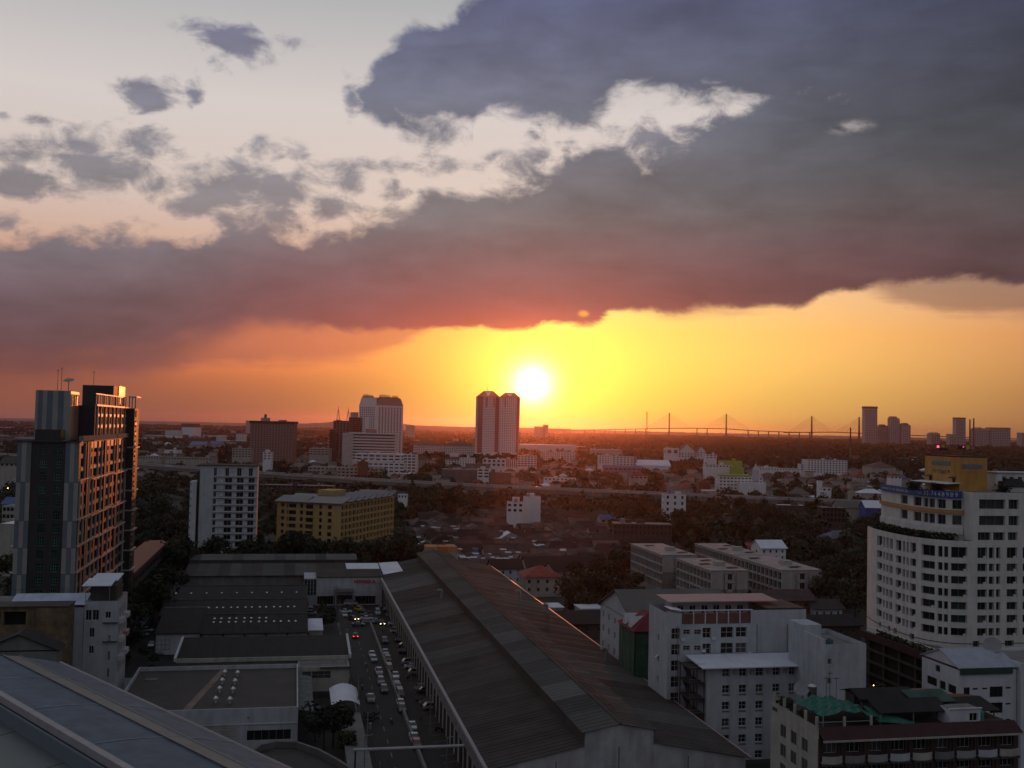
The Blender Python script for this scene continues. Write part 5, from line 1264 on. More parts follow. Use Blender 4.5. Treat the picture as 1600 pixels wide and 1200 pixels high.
# ================================================================ MID DISTANCE BUILDINGS (world depth Y)
def ybld(name,lb,cat,px0,px1,ytop,Y,d,wm,rows=0,cols=0,rot=0.,roofm=None,roof=None,rh=3,fh=3.1,stuffw=True,wfrac=.55,hfrac=.5,group=None,z0=None,winm=None,side=True,strip=False):
    x0,z=YP(px0,ytop,Y); x1,_=YP(px1,ytop,Y); w=(x1-x0)/max(.3,math.cos(rot)); h=max(3,z)
    if roof: h=max(3,h-rh)
    o=thing(name,lb,cat,x0,Y,rot,group)
    FOOTW.append((x0-3,x1+3,Y-6,Y+d+3))
    mb=MB(); fr=[];sr=[]
    if rows:
        p=w/cols
        for i in range(rows):
            zz=h-fh*(i+1)
            if zz<.3: break
            if strip: fr.append((.6,w-.6,zz+fh*.3,zz+fh*.3+fh*hfrac))
            else:
                for k in range(cols): fr.append((k*p+p*(1-wfrac)/2,k*p+p*(1+wfrac)/2,zz+fh*.25,zz+fh*.25+fh*hfrac))
            if side:
                n=max(1,int(d/ max(4,p)))
                for k in range(n): sr.append((k*d/n+d/n*.25,k*d/n+d/n*.75,zz+fh*.25,zz+fh*.25+fh*hfrac))
    facade(mb,(0,0),(1,0),w,0,h,fr,.35); facade(mb,(w,0),(0,1),d,0,h,sr if x0<0 else [],.3); facade(mb,(0,d),(0,-1),d,0,h,sr if x0>=0 else [],.3)
    mb.poly([(w,d,0),(0,d,0),(0,d,h),(w,d,h)]); mb.poly([(0,0,h),(w,0,h),(w,d,h),(0,d,h)],1); mb.build('wall',[wm,roofm or CONC],o)
    if fr:
        m=MB(); g=winm or GLASS
        for a,b,c,e in fr: m.poly([(a,.34,c),(b,.34,c),(b,.34,e),(a,.34,e)])
        for a,b,c,e in sr:
            if x0<0: m.poly([(w-.29,a,c),(w-.29,b,c),(w-.29,b,e),(w-.29,a,e)])
            else: m.poly([(.29,d-a,c),(.29,d-b,c),(.29,d-b,e),(.29,d-a,e)])
        q=m.build('window_panes',[g],o,kind='stuff')
    if not roof and w>9 and Y<2200:
        rr_=random.Random(int(px0*7+Y))
        for k in range(2+int(w>30)+int(w>50)):
            a=rr_.uniform(1,w-5); b=rr_.uniform(1,max(1.5,d-5)); hh=rr_.uniform(1.4,3.2)
            if k%2: m=MB(); m.tube((a+1,b+1,h),(a+1,b+1,h+hh),rr_.uniform(.8,1.3),8); m.build('roof_tank',[STEEL],o)
            else: box_part(o,'stair_head',wm,a,a+rr_.uniform(2.5,5),b,b+3,h+.01,h+hh)
    if roof:
        m=MB()
        if roof=='hip': m.hip(0,w,0,d,h,rh,0,.8)
        elif roof=='gx': m.gable(0,w,0,d,h+.2,rh,'x',0,1,.2,.8)
        elif roof=='gy': m.gable(0,w,0,d,h+.2,rh,'y',0,1,.2,.8)
        m.build('roof',[roofm or BROOF,wm],o)
    return o,w,h
FOOTW=[]
ROSEW=mat('rose_white_render',(.52,.47,.47),streak=.15,var=.1)
o,w,h=ybld('brown_slab_tower','brown balconied slab tower with dark flat cap and rooftop turret left of the white hotel','tower',391,459,661,1500,26,ROSE,17,15,wfrac=.5,winm=mat('pale_balcony',(.30,.24,.22)))
box_part(o,'roof_cap',DCONC,-1,w+1,-1,27,h,h+3.5); box_part(o,'turret',CREAM,13,24,8,18,h+3.5,h+8); box_part(o,'turret_top',DCONC,17,20,11,14,h+8,h+13); box_part(o,'roof_box',CREAM,38,48,8,18,h+3.5,h+5.5)
# hotel: corner view with chamfered top
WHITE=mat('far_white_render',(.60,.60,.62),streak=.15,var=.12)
o=thing('hotel_tower','white hotel tower with square dark windows, chamfered crown and rooftop lettering','hotel tower',*YP(559,712,1735)[:1],1735,math.radians(-46))
hz=YP(590,633,1700)[1]; ht=YP(590,621,1700)[1]; W_=47.;D_=55.
FOOTW.append((-260,-150,1680,1790))
nr=19; fh_=(hz-3)/ (nr+7)
fr=[(2.8+k*5.2,5.8+k*5.2,hz-2-fh_*(i+1),hz-2-fh_*(i+1)+fh_*.6) for k in range(8) for i in range(nr) if not (k in(3,4) and i>=5 and i<10)]
rs=[(5.3+k*6.1,8.7+k*6.1,hz-2-fh_*(i+1),hz-2-fh_*(i+1)+fh_*.6) for k in range(8) for i in range(nr+2)]
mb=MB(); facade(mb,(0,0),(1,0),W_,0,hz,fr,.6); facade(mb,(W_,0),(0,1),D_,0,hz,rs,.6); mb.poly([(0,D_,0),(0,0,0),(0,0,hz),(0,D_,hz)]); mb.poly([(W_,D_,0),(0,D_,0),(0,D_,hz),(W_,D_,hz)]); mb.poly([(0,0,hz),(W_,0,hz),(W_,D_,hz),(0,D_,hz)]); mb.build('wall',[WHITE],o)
m=MB()
for a,b,c,e in fr: m.poly([(a,.58,c),(b,.58,c),(b,.58,e),(a,.58,e)])
for a,b,c,e in rs: m.poly([(W_-.58,a,c),(W_-.58,b,c),(W_-.58,b,e),(W_-.58,a,e)])
m.build('window_panes',[BLACKM],o,kind='stuff')
m=MB(); q=6
c0=[(0,0),(W_,0),(W_,D_),(0,D_)]; c1=[(q,.05),(W_-.05,.05),(W_-.05,D_-q),(q,D_-.05)]
m.poly([(0,0,hz),(W_,0,hz),(W_-.05,.05,ht),(q,.05,ht)],0); m.poly([(W_,0,hz),(W_,D_,hz),(W_-.3,D_-q,ht),(W_-.3,.05,ht)],1); m.poly([(W_,D_,hz),(0,D_,hz),(q,D_-q,ht),(W_-.3,D_-q,ht)],0); m.poly([(0,D_,hz),(0,0,hz),(q,.05,ht),(q,D_-q,ht)],0); m.poly([(q,.05,ht),(W_-.3,.05,ht),(W_-.3,D_-q,ht),(q,D_-q,ht)],1); m.build('crown',[WHITE,mat('crown_grey',(.2,.17,.17))],o)
random.seed(2)
for (A_,ux,uy,x0_,y0_,n) in ((0,1,0,8,1.,10),(1,0,1,W_-3,8,12)):
    for k in range(n):
        if A_ and k==7: continue
        hh=4.2 if (k<5) else 3.2; b=MB(); x=x0_+ux*k*2.9; y=y0_+uy*k*3.2
        if A_: b.box(x,x+.4,y,y+.6,ht+1,ht+1+hh); b.box(x,x+.4,y,y+2.1,ht+1+random.choice([0,hh*.45,hh-.8]),ht+1+random.choice([.8,hh*.45+.8])); b.box(x,x+.4,y+1.5,y+2.1,ht+1,ht+1+hh*random.choice([.5,1]))
        else: b.box(x,x+.6,y,y+.4,ht+1,ht+1+hh); b.box(x,x+2.,y,y+.4,ht+1+random.choice([0,hh*.45]),ht+1+random.choice([.9,hh*.45+.8])); b.box(x+1.4,x+2.,y,y+.4,ht+1,ht+1+hh*random.choice([.5,1]))
        b.build('sign_letter',[DSTEEL],o)
m=MB(); m.box(6,38,1.1,1.3,ht,ht+1.2); m.box(W_-2.9,W_-2.7,7,48,ht,ht+1.2); m.build('sign_rail',[DSTEEL],o,kind=None)
o,w,h=ybld('maroon_balcony_block','dark maroon balcony block with white stepped top left behind the hotel','apartment block',545,562,652,1640,30,TILEB,14,3,wfrac=.8,winm=BLACKM); box_part(o,'stepped_top',CREAM,2,12,2,20,h,h+8)
ybld('beige_slab_block','beige slab block with brown striped side stepping up to the hotel','apartment block',521,546,657,1560,40,ROSE,18,5,wfrac=.6)
ybld('striped_low_wing','narrow reddish wing with dark balconies at the left foot of the hotel group','apartment block',515,523,671,1545,20,TILEB,15,1,wfrac=.8,winm=BLACKM)
o,w,h=ybld('hospital_front_block','broad pale block with rows of dark strip windows in front of the hotel','building',546,618,677,1420,30,ROSEW,9,12,fh=3.9,hfrac=.42,strip=True); box_part(o,'stair_core',mat('pale_core',(.40,.36,.36)),-9,5,-1,20,0,h+.5); box_part(o,'roof_slab',PALEROOF,-1,w+1,-2,31,h,h+1); m=MB(); m.gable(22,34,4,14,h+1,5,'x',0,0,.2,.8); m.build('roof_pavilion',[ROSE],o)
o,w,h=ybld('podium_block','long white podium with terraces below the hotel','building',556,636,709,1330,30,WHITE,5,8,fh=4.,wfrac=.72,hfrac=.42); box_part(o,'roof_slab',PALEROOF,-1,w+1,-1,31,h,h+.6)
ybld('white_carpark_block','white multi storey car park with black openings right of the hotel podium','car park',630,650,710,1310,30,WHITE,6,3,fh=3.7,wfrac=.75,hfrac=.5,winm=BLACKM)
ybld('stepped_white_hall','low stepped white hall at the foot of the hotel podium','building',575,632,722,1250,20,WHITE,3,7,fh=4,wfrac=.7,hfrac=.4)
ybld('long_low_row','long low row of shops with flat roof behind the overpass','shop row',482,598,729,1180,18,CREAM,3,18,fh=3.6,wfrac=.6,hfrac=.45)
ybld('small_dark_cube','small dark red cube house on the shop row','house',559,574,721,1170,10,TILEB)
ybld('white_villa_block','white low building with hip roof right of the car park','house',650,667,712,1450,25,CREAM,3,4,roof='hip',rh=5,roofm=MROOFD)
# twin tower
def twin():
    Y=2000; xl=YP(742,700,Y)[0]; xr=YP(811,700,Y)[0]; W_=xr-xl; zt=YP(777,618,Y)[1]
    o=thing('twin_residential_tower','tall twin residential tower with red pitched crowns standing just left of the setting sun','residential tower',xl,Y,0); FOOTW.append((xl-30,xr+30,Y-60,Y+70))
    PW=mat('white_render_glare_pink',(.85,.60,.58),var=.08); PR=mat('brick_red_strip',(.55,.13,.12),var=.15)  # sun glare put into colour: white walls tinted pink, red strips brightened
    nf=37; fh=zt/ (nf+1.5)
    segs=[(0,.045,0,'w'),(.045,.16,.6,'r'),(.16,.44,-1.2,'w'),(.44,.535,.6,'r'),(.535,.69,-1.2,'w'),(.69,.92,-1.0,'w'),(.92,.985,.5,'r'),(.985,1.,0,'w')]
    for a,b,off,t in segs:
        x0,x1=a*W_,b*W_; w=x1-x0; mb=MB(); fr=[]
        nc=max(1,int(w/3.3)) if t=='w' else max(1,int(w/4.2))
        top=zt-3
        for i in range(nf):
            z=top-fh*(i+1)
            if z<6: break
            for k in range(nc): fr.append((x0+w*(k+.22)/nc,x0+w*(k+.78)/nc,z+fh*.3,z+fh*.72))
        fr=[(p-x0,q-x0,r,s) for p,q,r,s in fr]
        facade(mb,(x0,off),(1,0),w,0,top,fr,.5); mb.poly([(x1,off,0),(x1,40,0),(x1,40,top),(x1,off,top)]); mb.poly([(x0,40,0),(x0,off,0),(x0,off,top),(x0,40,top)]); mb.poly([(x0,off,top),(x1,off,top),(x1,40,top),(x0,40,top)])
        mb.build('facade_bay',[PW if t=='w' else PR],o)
        m=MB()
        for p,q,r,s in fr: m.poly([(x0+p,off+.48,r),(x0+q,off+.48,r),(x0+q,off+.48,s),(x0+p,off+.48,s)])
        m.build('window_panes',[mat('pane_glare_tint',(.26,.13,.13),rough=.3)],o,kind='stuff')  # panes paled to pink, haze and glare put into their colour
    for a,b,dz in((0.02,.53,2.),(.54,.99,-.5)):
        x0,x1=a*W_,b*W_; c=(x0+x1)/2; m=MB(); z=zt-3; h=9.5+dz
        m.poly([(x0-1,-3,z),(x1+1,-3,z),(c+9,12,z+h),(c-9,12,z+h)],0); m.poly([(x1+1,-3,z),(x1+1,40,z),(c+7,26,z+h),(c+7,12,z+h)],0); m.poly([(x0-1,40,z),(x0-1,-3,z),(c-7,12,z+h),(c-7,26,z+h)],0); m.poly([(x1+1,40,z),(x0-1,40,z),(c-7,26,z+h),(c+7,26,z+h)],0); m.poly([(c-7,12,z+h),(c+7,12,z+h),(c+7,26,z+h),(c-7,26,z+h)],0); m.build('crown_roof',[PR],o)
        m=MB(); m.poly([(c-5.5,9,z+h-2),(c+5.5,9,z+h-2),(c+1.5,-1,z+2.5),(c-1.5,-1,z+2.5)],0); m.build('crown_gable',[PW],o)
    for x in(.235,.40,.65): box_part(o,'dark_slot',PR,x*W_,x*W_+2.2,-2.9,-2.4,zt-22,zt-4)
    m=MB(); m.tube((.24*W_+1,19,zt+8),(.24*W_+1,19,zt+14),.4,5); m.build('finial',[DSTEEL],o)
    m=MB(); m.box(-4,W_*.14,-12,-3,0,14); m.box(W_*.18,W_*.95,-18,-5,0,16); m.build('podium',[PW],o)
twin()
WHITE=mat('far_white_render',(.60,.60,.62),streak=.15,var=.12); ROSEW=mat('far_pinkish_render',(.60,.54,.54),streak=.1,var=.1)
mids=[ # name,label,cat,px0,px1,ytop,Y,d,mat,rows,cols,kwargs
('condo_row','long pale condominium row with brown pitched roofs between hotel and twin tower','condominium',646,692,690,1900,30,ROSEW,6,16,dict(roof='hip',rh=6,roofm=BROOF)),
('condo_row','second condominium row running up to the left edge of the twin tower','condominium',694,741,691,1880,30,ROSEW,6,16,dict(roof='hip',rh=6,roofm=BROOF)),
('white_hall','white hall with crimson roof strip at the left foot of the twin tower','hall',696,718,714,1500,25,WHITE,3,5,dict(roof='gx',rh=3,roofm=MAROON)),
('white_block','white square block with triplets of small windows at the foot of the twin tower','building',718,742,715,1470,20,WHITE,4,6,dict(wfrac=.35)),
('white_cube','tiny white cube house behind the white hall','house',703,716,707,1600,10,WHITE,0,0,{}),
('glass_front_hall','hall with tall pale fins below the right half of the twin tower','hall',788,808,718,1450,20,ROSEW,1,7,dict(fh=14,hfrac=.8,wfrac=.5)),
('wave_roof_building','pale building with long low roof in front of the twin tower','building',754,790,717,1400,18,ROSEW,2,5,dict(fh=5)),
('office_block','pale four storey block with dark ribbon windows right of the twin tower','building',809,839,712,1500,30,ROSEW,5,6,dict(wfrac=.7)),
('grey_metal_hall','big rough grey metal walled hall in front of the twin tower','hall',690,746,733,1060,30,mat('rough_grey_metal',(.13,.115,.11),streak=.5,var=.3),0,0,{}),
('grey_metal_hall','grey brown metal walled hall by the overpass under the twin tower','hall',764,799,738,1000,24,mat('rough_brown_metal',(.11,.085,.08),streak=.5,var=.3),0,0,{}),
('brown_roofed_house','brown sloping roofed house between the two grey metal halls','house',728,764,725,1100,18,CREAM,1,3,dict(roof='gx',rh=5,roofm=BROOF)),
('white_frame_house','white framed house with open floors right of the brown roofed house','house',746,765,732,1050,14,WHITE,3,2,dict(wfrac=.7,winm=BLACKM)),
('pink_tinged_block','long pale block with grid of windows in the red glow beyond the overpass','building',846,876,706,1750,30,ROSEW,5,9,{}),
('pink_tinged_block','square ended pale block at the right of the red glow','building',876,899,706,1720,30,ROSEW,5,5,{}),
('long_white_shed','long white roofed shed low in the red glow','shed',812,900,694,2300,60,ROSEW,0,0,dict(roofm=PALEROOF)),
('long_white_shed','thin pale roofed shed right of the glow','shed',924,972,702,2000,40,CREAM,0,0,dict(roofm=PALEROOF)),
('white_grid_block','white block with checkered dark openings left of the big pale shed','building',936,957,711,1550,25,WHITE,4,5,dict(winm=BLACKM)),
('white_pillar_block','white block with central pillar and dark square windows','building',957,990,713,1500,22,WHITE,4,6,dict(winm=BLACKM,wfrac=.6)),
('violet_block','muted violet block next to the white pillar block','building',988,995,714,1510,20,mat('violet_render',(.20,.16,.25)),0,0,{}),
('blue_white_shed','wide pale blue roofed shed beyond the trees','shed',995,1048,719,1500,50,WHITE,0,0,dict(roofm=PALEROOF,roof='gx',rh=7)),
('violet_row','low violet roofed row in the trees','row house',944,1002,727,1380,18,mat('violet_render',(.2,.16,.25)),1,8,dict(roof='gx',rh=3,roofm=mat('violet_roof',(.15,.10,.16)))),
('red_long_house','red roofed house in front of the violet row','house',985,1012,738,1200,14,CREAM,1,4,dict(roof='hip',rh=4,roofm=RROOF)),
('temple_hall','large white hall with steep maroon gables among trees','hall',1060,1088,694,1900,40,WHITE,3,6,dict(roof='gy',rh=14,roofm=MAROON)),
('temple_wing','square white wing with an arched recess left of the steep gabled hall','hall',1041,1061,700,1880,30,WHITE,1,2,dict(winm=TILEB,fh=12)),
('temple_wing','right white wing with its own pointed gable beside the steep gabled hall','hall',1089,1103,697,1890,30,WHITE,3,3,dict(roof='gy',rh=10,roofm=MAROON)),
('white_terrace_block','white terraced house group right of the big gabled hall','house',1103,1120,710,1650,20,WHITE,2,3,{}),
('green_topped_store','store with lime green upper wall and white lower roof','store',1128,1160,720,1350,24,LIME,0,0,dict(roofm=mat('green_flat',(.05,.12,.07)))),
('white_strip_store','long white fronted store before the lime green store','store',1103,1144,726,1300,20,WHITE,1,8,{}),
('lime_box','lime green box building beside the white strip store','store',1144,1163,730,1280,14,LIME,0,0,{}),
('white_small_apartment','white apartment with red roof edge and shaded balconies right of centre','apartment',1262,1324,718,1480,30,WHITE,6,13,dict(roofm=MAROON)),
('white_cluster','low white block cluster left of the red edged apartment','building',1251,1268,725,1500,16,WHITE,3,4,{}),
('white_zigzag_row','long low white row with sawtooth front','row house',1186,1250,731,1420,14,WHITE,1,14,dict(wfrac=.4)),
('white_zigzag_row','small white low row left of the sawtooth one','row house',1184,1216,729,1500,12,WHITE,1,5,{}),
('peach_hall','wide low rose roofed hall behind the overpass near the right','hall',1362,1400,722,1500,40,CREAM,0,0,dict(roof='hip',rh=7,roofm=BROOF)),
('red_hip_house','red hipped roof house among trees right of the small apartment','house',1338,1352,735,1150,14,CREAM,1,3,dict(roof='hip',rh=6,roofm=RROOF)),
('white_small_house','small white house with clay roof on the wooded right','house',1392,1409,739,1100,12,WHITE,1,3,dict(roof='hip',rh=3,roofm=RROOF)),
('white_tank_house','narrow white stair house by the overpass','house',1279,1285,751,960,6,WHITE,0,0,{}),
('white_cube_house','white cube house beside the narrow stair house','house',1285,1299,762,930,10,WHITE,1,2,{}),
('white_blue_shed','broad pale shed roof hugging the overpass on the right','shed',1345,1382,764,905,14,CREAM,0,0,dict(roof='hip',rh=3.5,roofm=PALEROOF)),
('small_hip_shed','small pale hip roofed shed behind the overpass','shed',1237,1266,763,935,12,CREAM,0,0,dict(roof='hip',rh=5,roofm=MROOFL)),
('street_market_roof','dark fronted market shed with thin white roof below the overpass','shed',1216,1257,789,760,8,DCONC,0,0,dict(roofm=PALEROOF)),
('blue_front_shop','shop row with grey sheet roof and blue front under the overpass','shop',1353,1402,783,700,14,BLUEB,0,0,dict(roof='gx',rh=4,roofm=PALEROOF)),
('grey_roof_shop','grey roofed shop left of the blue fronted row','shop',1310,1350,783,720,14,CREAM,0,0,dict(roof='gx',rh=4,roofm=MROOFL)),
('dark_frame_building','unfinished dark concrete frame in the trees under the overpass','building',1285,1321,793,640,12,DCONC,3,6,dict(winm=BLACKM,wfrac=.75,hfrac=.7)),
('white_hexagon_block','white small block with balconies standing before the overpass','building',1038,1072,772,700,12,WHITE,4,3,dict(wfrac=.3,fh=4)),
('white_long_platform','long white roofed platform building just behind the overpass','building',850,900,746,1120,14,WHITE,1,8,{}),
('low_white_house','white house with slanting parapet right of the dark trees','house',792,818,785,640,12,WHITE,2,3,dict(winm=BLACKM)),
('white_upper_terrace','raised white terrace right of the slanting house','house',818,845,776,655,10,WHITE,0,0,{}),
('dark_school_row','long dark concrete row with black openings among trees','building',959,1050,818,560,12,DCONC,2,14,dict(winm=BLACKM,wfrac=.35)),
('little_white_house','white two window house beside dark trees right of the yellow building','house',622,636,772,720,8,WHITE,1,3,dict(winm=BLACKM)),
('dark_gable_hall','dark gabled hall left of the little white house','hall',608,632,769,745,14,DCONC,0,0,dict(roof='gx',rh=3,roofm=MROOFD)),
('white_block_left','white four window block by the brown slab tower','building',411,424,706,1230,10,WHITE,3,2,dict(winm=BLACKM,wfrac=.45)),
('sandy_row','low sandy row with dark openings left of the brown tower','building',363,392,700,1400,14,CREAM,4,6,dict(winm=BLACKM)),
('pale_gallery_block','low block with pale galleries left of the hotel group','building',483,514,700,1450,25,CREAM,3,5,dict(wfrac=.85,hfrac=.4)),
('white_slab_far','white slab apartment far on the left plain','apartment',258,279,672,3000,40,WHITE,5,8,{}),
('white_cube_far','white cube hall left beyond the overpass','building',257,276,703,1500,25,WHITE,0,0,{}),
('grey_platform','long grey roofed station like hall behind the left overpass','hall',210,252,713,1350,30,CREAM,1,10,dict(roofm=MROOF)),
('long_grey_hall','long grey flat roofed hall right of the left station like hall','hall',258,330,714,1330,30,CREAM,1,16,dict(roofm=MROOF)),
('grey_mid_hall','grey mid rise slab behind the station like hall','hall',252,282,708,1420,18,CONC,2,6,{}),
('pale_tower_far','pale block pair on the far left plain','apartment',369,381,678,2600,30,WHITE,5,4,{}),
('pale_tower_far','pale block beside its twin near the brown tower','apartment',338,349,680,2500,30,WHITE,5,4,{}),
('viaduct_side_row','long dark shop row with pale pillars under the left part of the overpass','shop row',212,300,744,1120,12,CONC,3,12,dict(winm=BLACKM,wfrac=.6,hfrac=.6)),
('viaduct_side_row','dark warehouse row under the overpass above the yellow building','shop row',404,520,757,860,12,DCONC,3,16,dict(winm=BLACKM,wfrac=.5,hfrac=.5)),
('viaduct_side_row','low grey house row under the overpass right of the yellow building','shop row',560,618,766,800,10,CONC,2,8,dict(winm=BLACKM,wfrac=.5,hfrac=.5)),
('left_edge_house','white house with galleries at the left edge beyond the tower','house',4,28,790,470,10,CREAM,3,4,dict(wfrac=.8)),
('left_edge_roof','grey roofed hall at the far left edge','hall',0,30,714,900,20,CREAM,1,4,dict(roof='gx',rh=5,roofm=MROOF)),
('left_edge_shed','blue roofed shed at the left edge','shed',4,26,778,560,12,CREAM,0,0,dict(roof='gx',rh=3,roofm=BLUER)),
('white_canopy_left','white low roof at the far left behind the tower','shed',0,27,818,430,12,CREAM,0,0,dict(roofm=PALEROOF)),
('blue_roof_shed','deep blue roofed shed on the left plain','shed',296,320,690,2000,40,CREAM,0,0,dict(roof='gx',rh=6,roofm=BLUER)),
('blue_roof_shed','smaller blue roofed shed right of the first on the left plain','shed',327,345,689,2050,30,CREAM,0,0,dict(roof='gx',rh=6,roofm=BLUER)),
('long_white_factory','long white factory roof far on the left plain','factory',284,304,667.5,3600,80,PALEROOF,0,0,{}),
('dark_factory','dark long factory far on the left plain','factory',283,304,661.5,4500,80,BROOF,0,0,{}),
('far_dome','domed pale hall on the left horizon','hall',384,403,657,4500,60,CREAM,0,0,{}),
('hazy_slab_row','low hazy slab on the horizon right of the hotel','building',634,647,664.5,4000,60,CREAM,0,0,{}),
('horizon_terminal','low stepped hall on the horizon just right of the sun','building',835,852,666,5200,80,CREAM,0,0,{}),
('horizon_terminal','taller end block of the horizon hall right of the sun','building',849,857,663.5,5200,80,CREAM,0,0,{}),
('grey_brown_shed','brown lean roofed hall in trees right of the green trimmed school','hall',1092,1110,752,1000,14,mat('rust_wall',(.16,.06,.04)),0,0,{}),
]
for nme,lb,cat,a,b,yt,Y,d,m_,r_,c_,k in mids: ybld(nme,lb,cat,a,b,yt,Y,d,m_,r_,c_,**k)
o,w,h=ybld('school_block','white school like block with lime green roof edge and pointed turret beyond the overpass','school',1124,1192,744,1000,22,WHITE,4,12,wfrac=.6,hfrac=.4,winm=BLACKM)
box_part(o,'roof_edge',LIME,.5,w*.72,-.5,10,h,h+1.6); m=MB(); m.box(w*.78,w*.90,-2,3,h-3,h+6); m.hip(w*.78,w*.90,-2,3,h+6,7,0,.3,.5); m.build('turret',[mat('pale_turret',(.4,.4,.44))],o); box_part(o,'front_wing',WHITE,w*.42,w*1.02,-9,-.2,0,h-5)
# church style roofs behind overpass etc.: domed hall
# crane
x,zt=YP(1011,643,6200); o=thing('tower_crane','lattice mast crane on the horizon left of the long bridge','crane',x,6200)
m=MB(); H_=zt
for i in range(14):
    z0_=20+(H_-20)*i/14; z1_=20+(H_-20)*(i+1)/14
    for a,b in((-4,4),(4,-4)): m.tube((a,0,z0_),(b,0,z1_),.7,3)
for a in(-4,4): m.tube((a,0,0),(a,0,H_),1.,4)
m.build('lattice_mast',[DSTEEL],o); m=MB(); m.tube((12,0,0),(16,0,52),2.,4); m.tube((-6,0,30),(16,0,52),1.2,4); m.build('lower_jib',[DSTEEL],o)
# ================================================================ HORIZON TOWERS
FARM=mat('far_tower_render',(.32,.27,.29),var=.1)
def ftower(lb,px0,px1,yt,Y=5600,d=45,cap=None,step=None):
    x0,z=YP(px0,yt,Y); x1,_=YP(px1,yt,Y); w=x1-x0; o=thing('high_rise_tower',lb,'high-rise',x0,Y,0,'high-rises on the horizon')
    fr=[]; nc=max(3,int(w/9)); 
    mb=MB(); 
    for i in range(int(z//9)):
        for k in range(nc): fr.append((w*(k+.2)/nc,w*(k+.8)/nc,i*9+2,i*9+6.5))
    facade(mb,(0,0),(1,0),w,0,z,fr,1.2); mb.poly([(w,0,0),(w,d,0),(w,d,z),(w,0,z)]); mb.poly([(0,d,0),(0,0,0),(0,0,z),(0,d,z)]); mb.poly([(0,0,z),(w,0,z),(w,d,z),(0,d,z)]); mb.build('wall',[FARM],o)
    m=MB()
    for a,b,c,e in fr: m.poly([(a,1.15,c),(b,1.15,c),(b,1.15,e),(a,1.15,e)])
    m.build('window_panes',[GLASS],o,kind='stuff')
    if cap: box_part(o,'roof_cap',DCONC,w*cap[0],w*cap[1],-2,d+2,z,z+cap[2])
    if step:
        for a,b,h in step: box_part(o,'roof_step',FARM,w*a,w*b,3,d-3,z,z+h)
ftower('tallest high-rise on the right horizon with a wide dark cap',1352,1371,638,5600,50,(-.02,1.02,11))
ftower('low stepped high-rise between the tallest tower and its slim neighbour',1371,1392,667,5650,50,None,[(.1,.8,8),(.3,.6,14)])
ftower('slim high-rise with stepped top right of the tallest one',1392,1406,654,5600,50,None,[(.1,.7,12),(0,.9,4)])
ftower('domed top high-rise at the right end of the first cluster',1408,1423,664,5600,50,None,[(.15,.85,7),(.3,.7,11)])
ftower('flat topped dark edged tower left of the twin chimneys',1494,1509,654,5600,45,(0,1,6))
ftower('low hazy block at the foot of the chimney tower',1484,1495,678,5600,45)
ftower('broad block right of the twin chimneys with rounded top',1523,1546,670,5600,60,None,[(.1,.9,4),(.3,.45,8)])
ftower('wide square block on the right horizon',1548,1579,669,5600,60,(0,1,4))
ftower('low rounded hall on the horizon between the two tower clusters',1455,1469,677,5700,60,None,[(.2,.8,5)])
ftower('block cut by the right edge of the horizon',1597,1615,676,5700,60)
for lb,px,yt,yb in(('left one of the twin chimneys on the right horizon',1515.5,656,0),('right, taller one of the twin chimneys on the right horizon',1521.5,654.5,0)):
    x,z=YP(px,yt,5400); o=thing('chimney',lb,'chimney',x,5400,0,'twin chimneys'); m=MB(); m.tube((0,0,0),(0,0,z),5,8,r2=3.6); m.build('stack',[BROOF],o); box_part(o,'rim',DSTEEL,-4.2,4.2,-4.2,4.2,z,z+2)
x,z=YP(1329,668,2300); o=thing('chimney','dark single chimney with yellow base bands rising from the woods','chimney',x,2300); m=MB(); m.tube((0,0,z*.45),(0,0,z),1.9,8,r2=1.5); m.build('stack',[BROOF],o); m=MB(); m.tube((0,0,0),(0,0,z*.45),2.1,8,r2=1.9); m.build('painted_base',[mat('ochre_band',(.2,.14,.04))],o)
# ================================================================ CABLE STAYED BRIDGES
def bridge(name,lb,pyl,Y,px0,px1,ydeck,ytop,cable=36,rows=5,hgt=None):
    o=thing(name,lb,'bridge',YP(pyl[0],ydeck,Y)[0],Y); X0=o.location.x
    for i,p in enumerate(pyl):
        x,zt=YP(p,ytop[i],Y); zd=YP(p,ydeck,Y)[1]; m=MB()
        for dy in(-14,14): m.tube((x-X0,dy,0),(x-X0,dy*.35,zt),4.2,5,r2=2.6)
        m.box(x-X0-2,x-X0+2,-11,11,zd-6,zd-2); m.box(x-X0-2,x-X0+2,-8,8,zd+70,zd+74); m.build('pylon',[DCONC],o)
        for s in(-1,1):
            for r in range(rows):
                m=MB(); z=zt-4-r*9; L=cable*(rows-r)/rows; m.tube((x-X0,0,z),(x-X0+s*L*7.,0,zd+2),.8,3); m.build('stay_cable',[DSTEEL],o)
    zs=[]
    return o,X0
o,X0=bridge('cable_stayed_bridge','long cable stayed bridge with twin spans of pylons across the right horizon',[1046,1135],7000,880,1200,671,[645,646.5],cable=22)
m=MB(); pts=[(860,671.5,30),(940,671,55),(1000,669.6,66),(1046,668.6,0),(1090,668.4,0),(1135,669.5,0),(1180,672.5,0),(1230,674.5,0),(1270,675.3,0)]
pw=[(YP(a,b,7000)) for a,b,_ in pts]
for (x0_,z0_),(x1_,z1_) in zip(pw,pw[1:]): m.slab((x0_-X0,-14,z0_),(x1_-X0,-14,z1_),(x1_-X0,14,z1_),(x0_-X0,14,z0_),5)
m.build('deck',[DCONC],o)
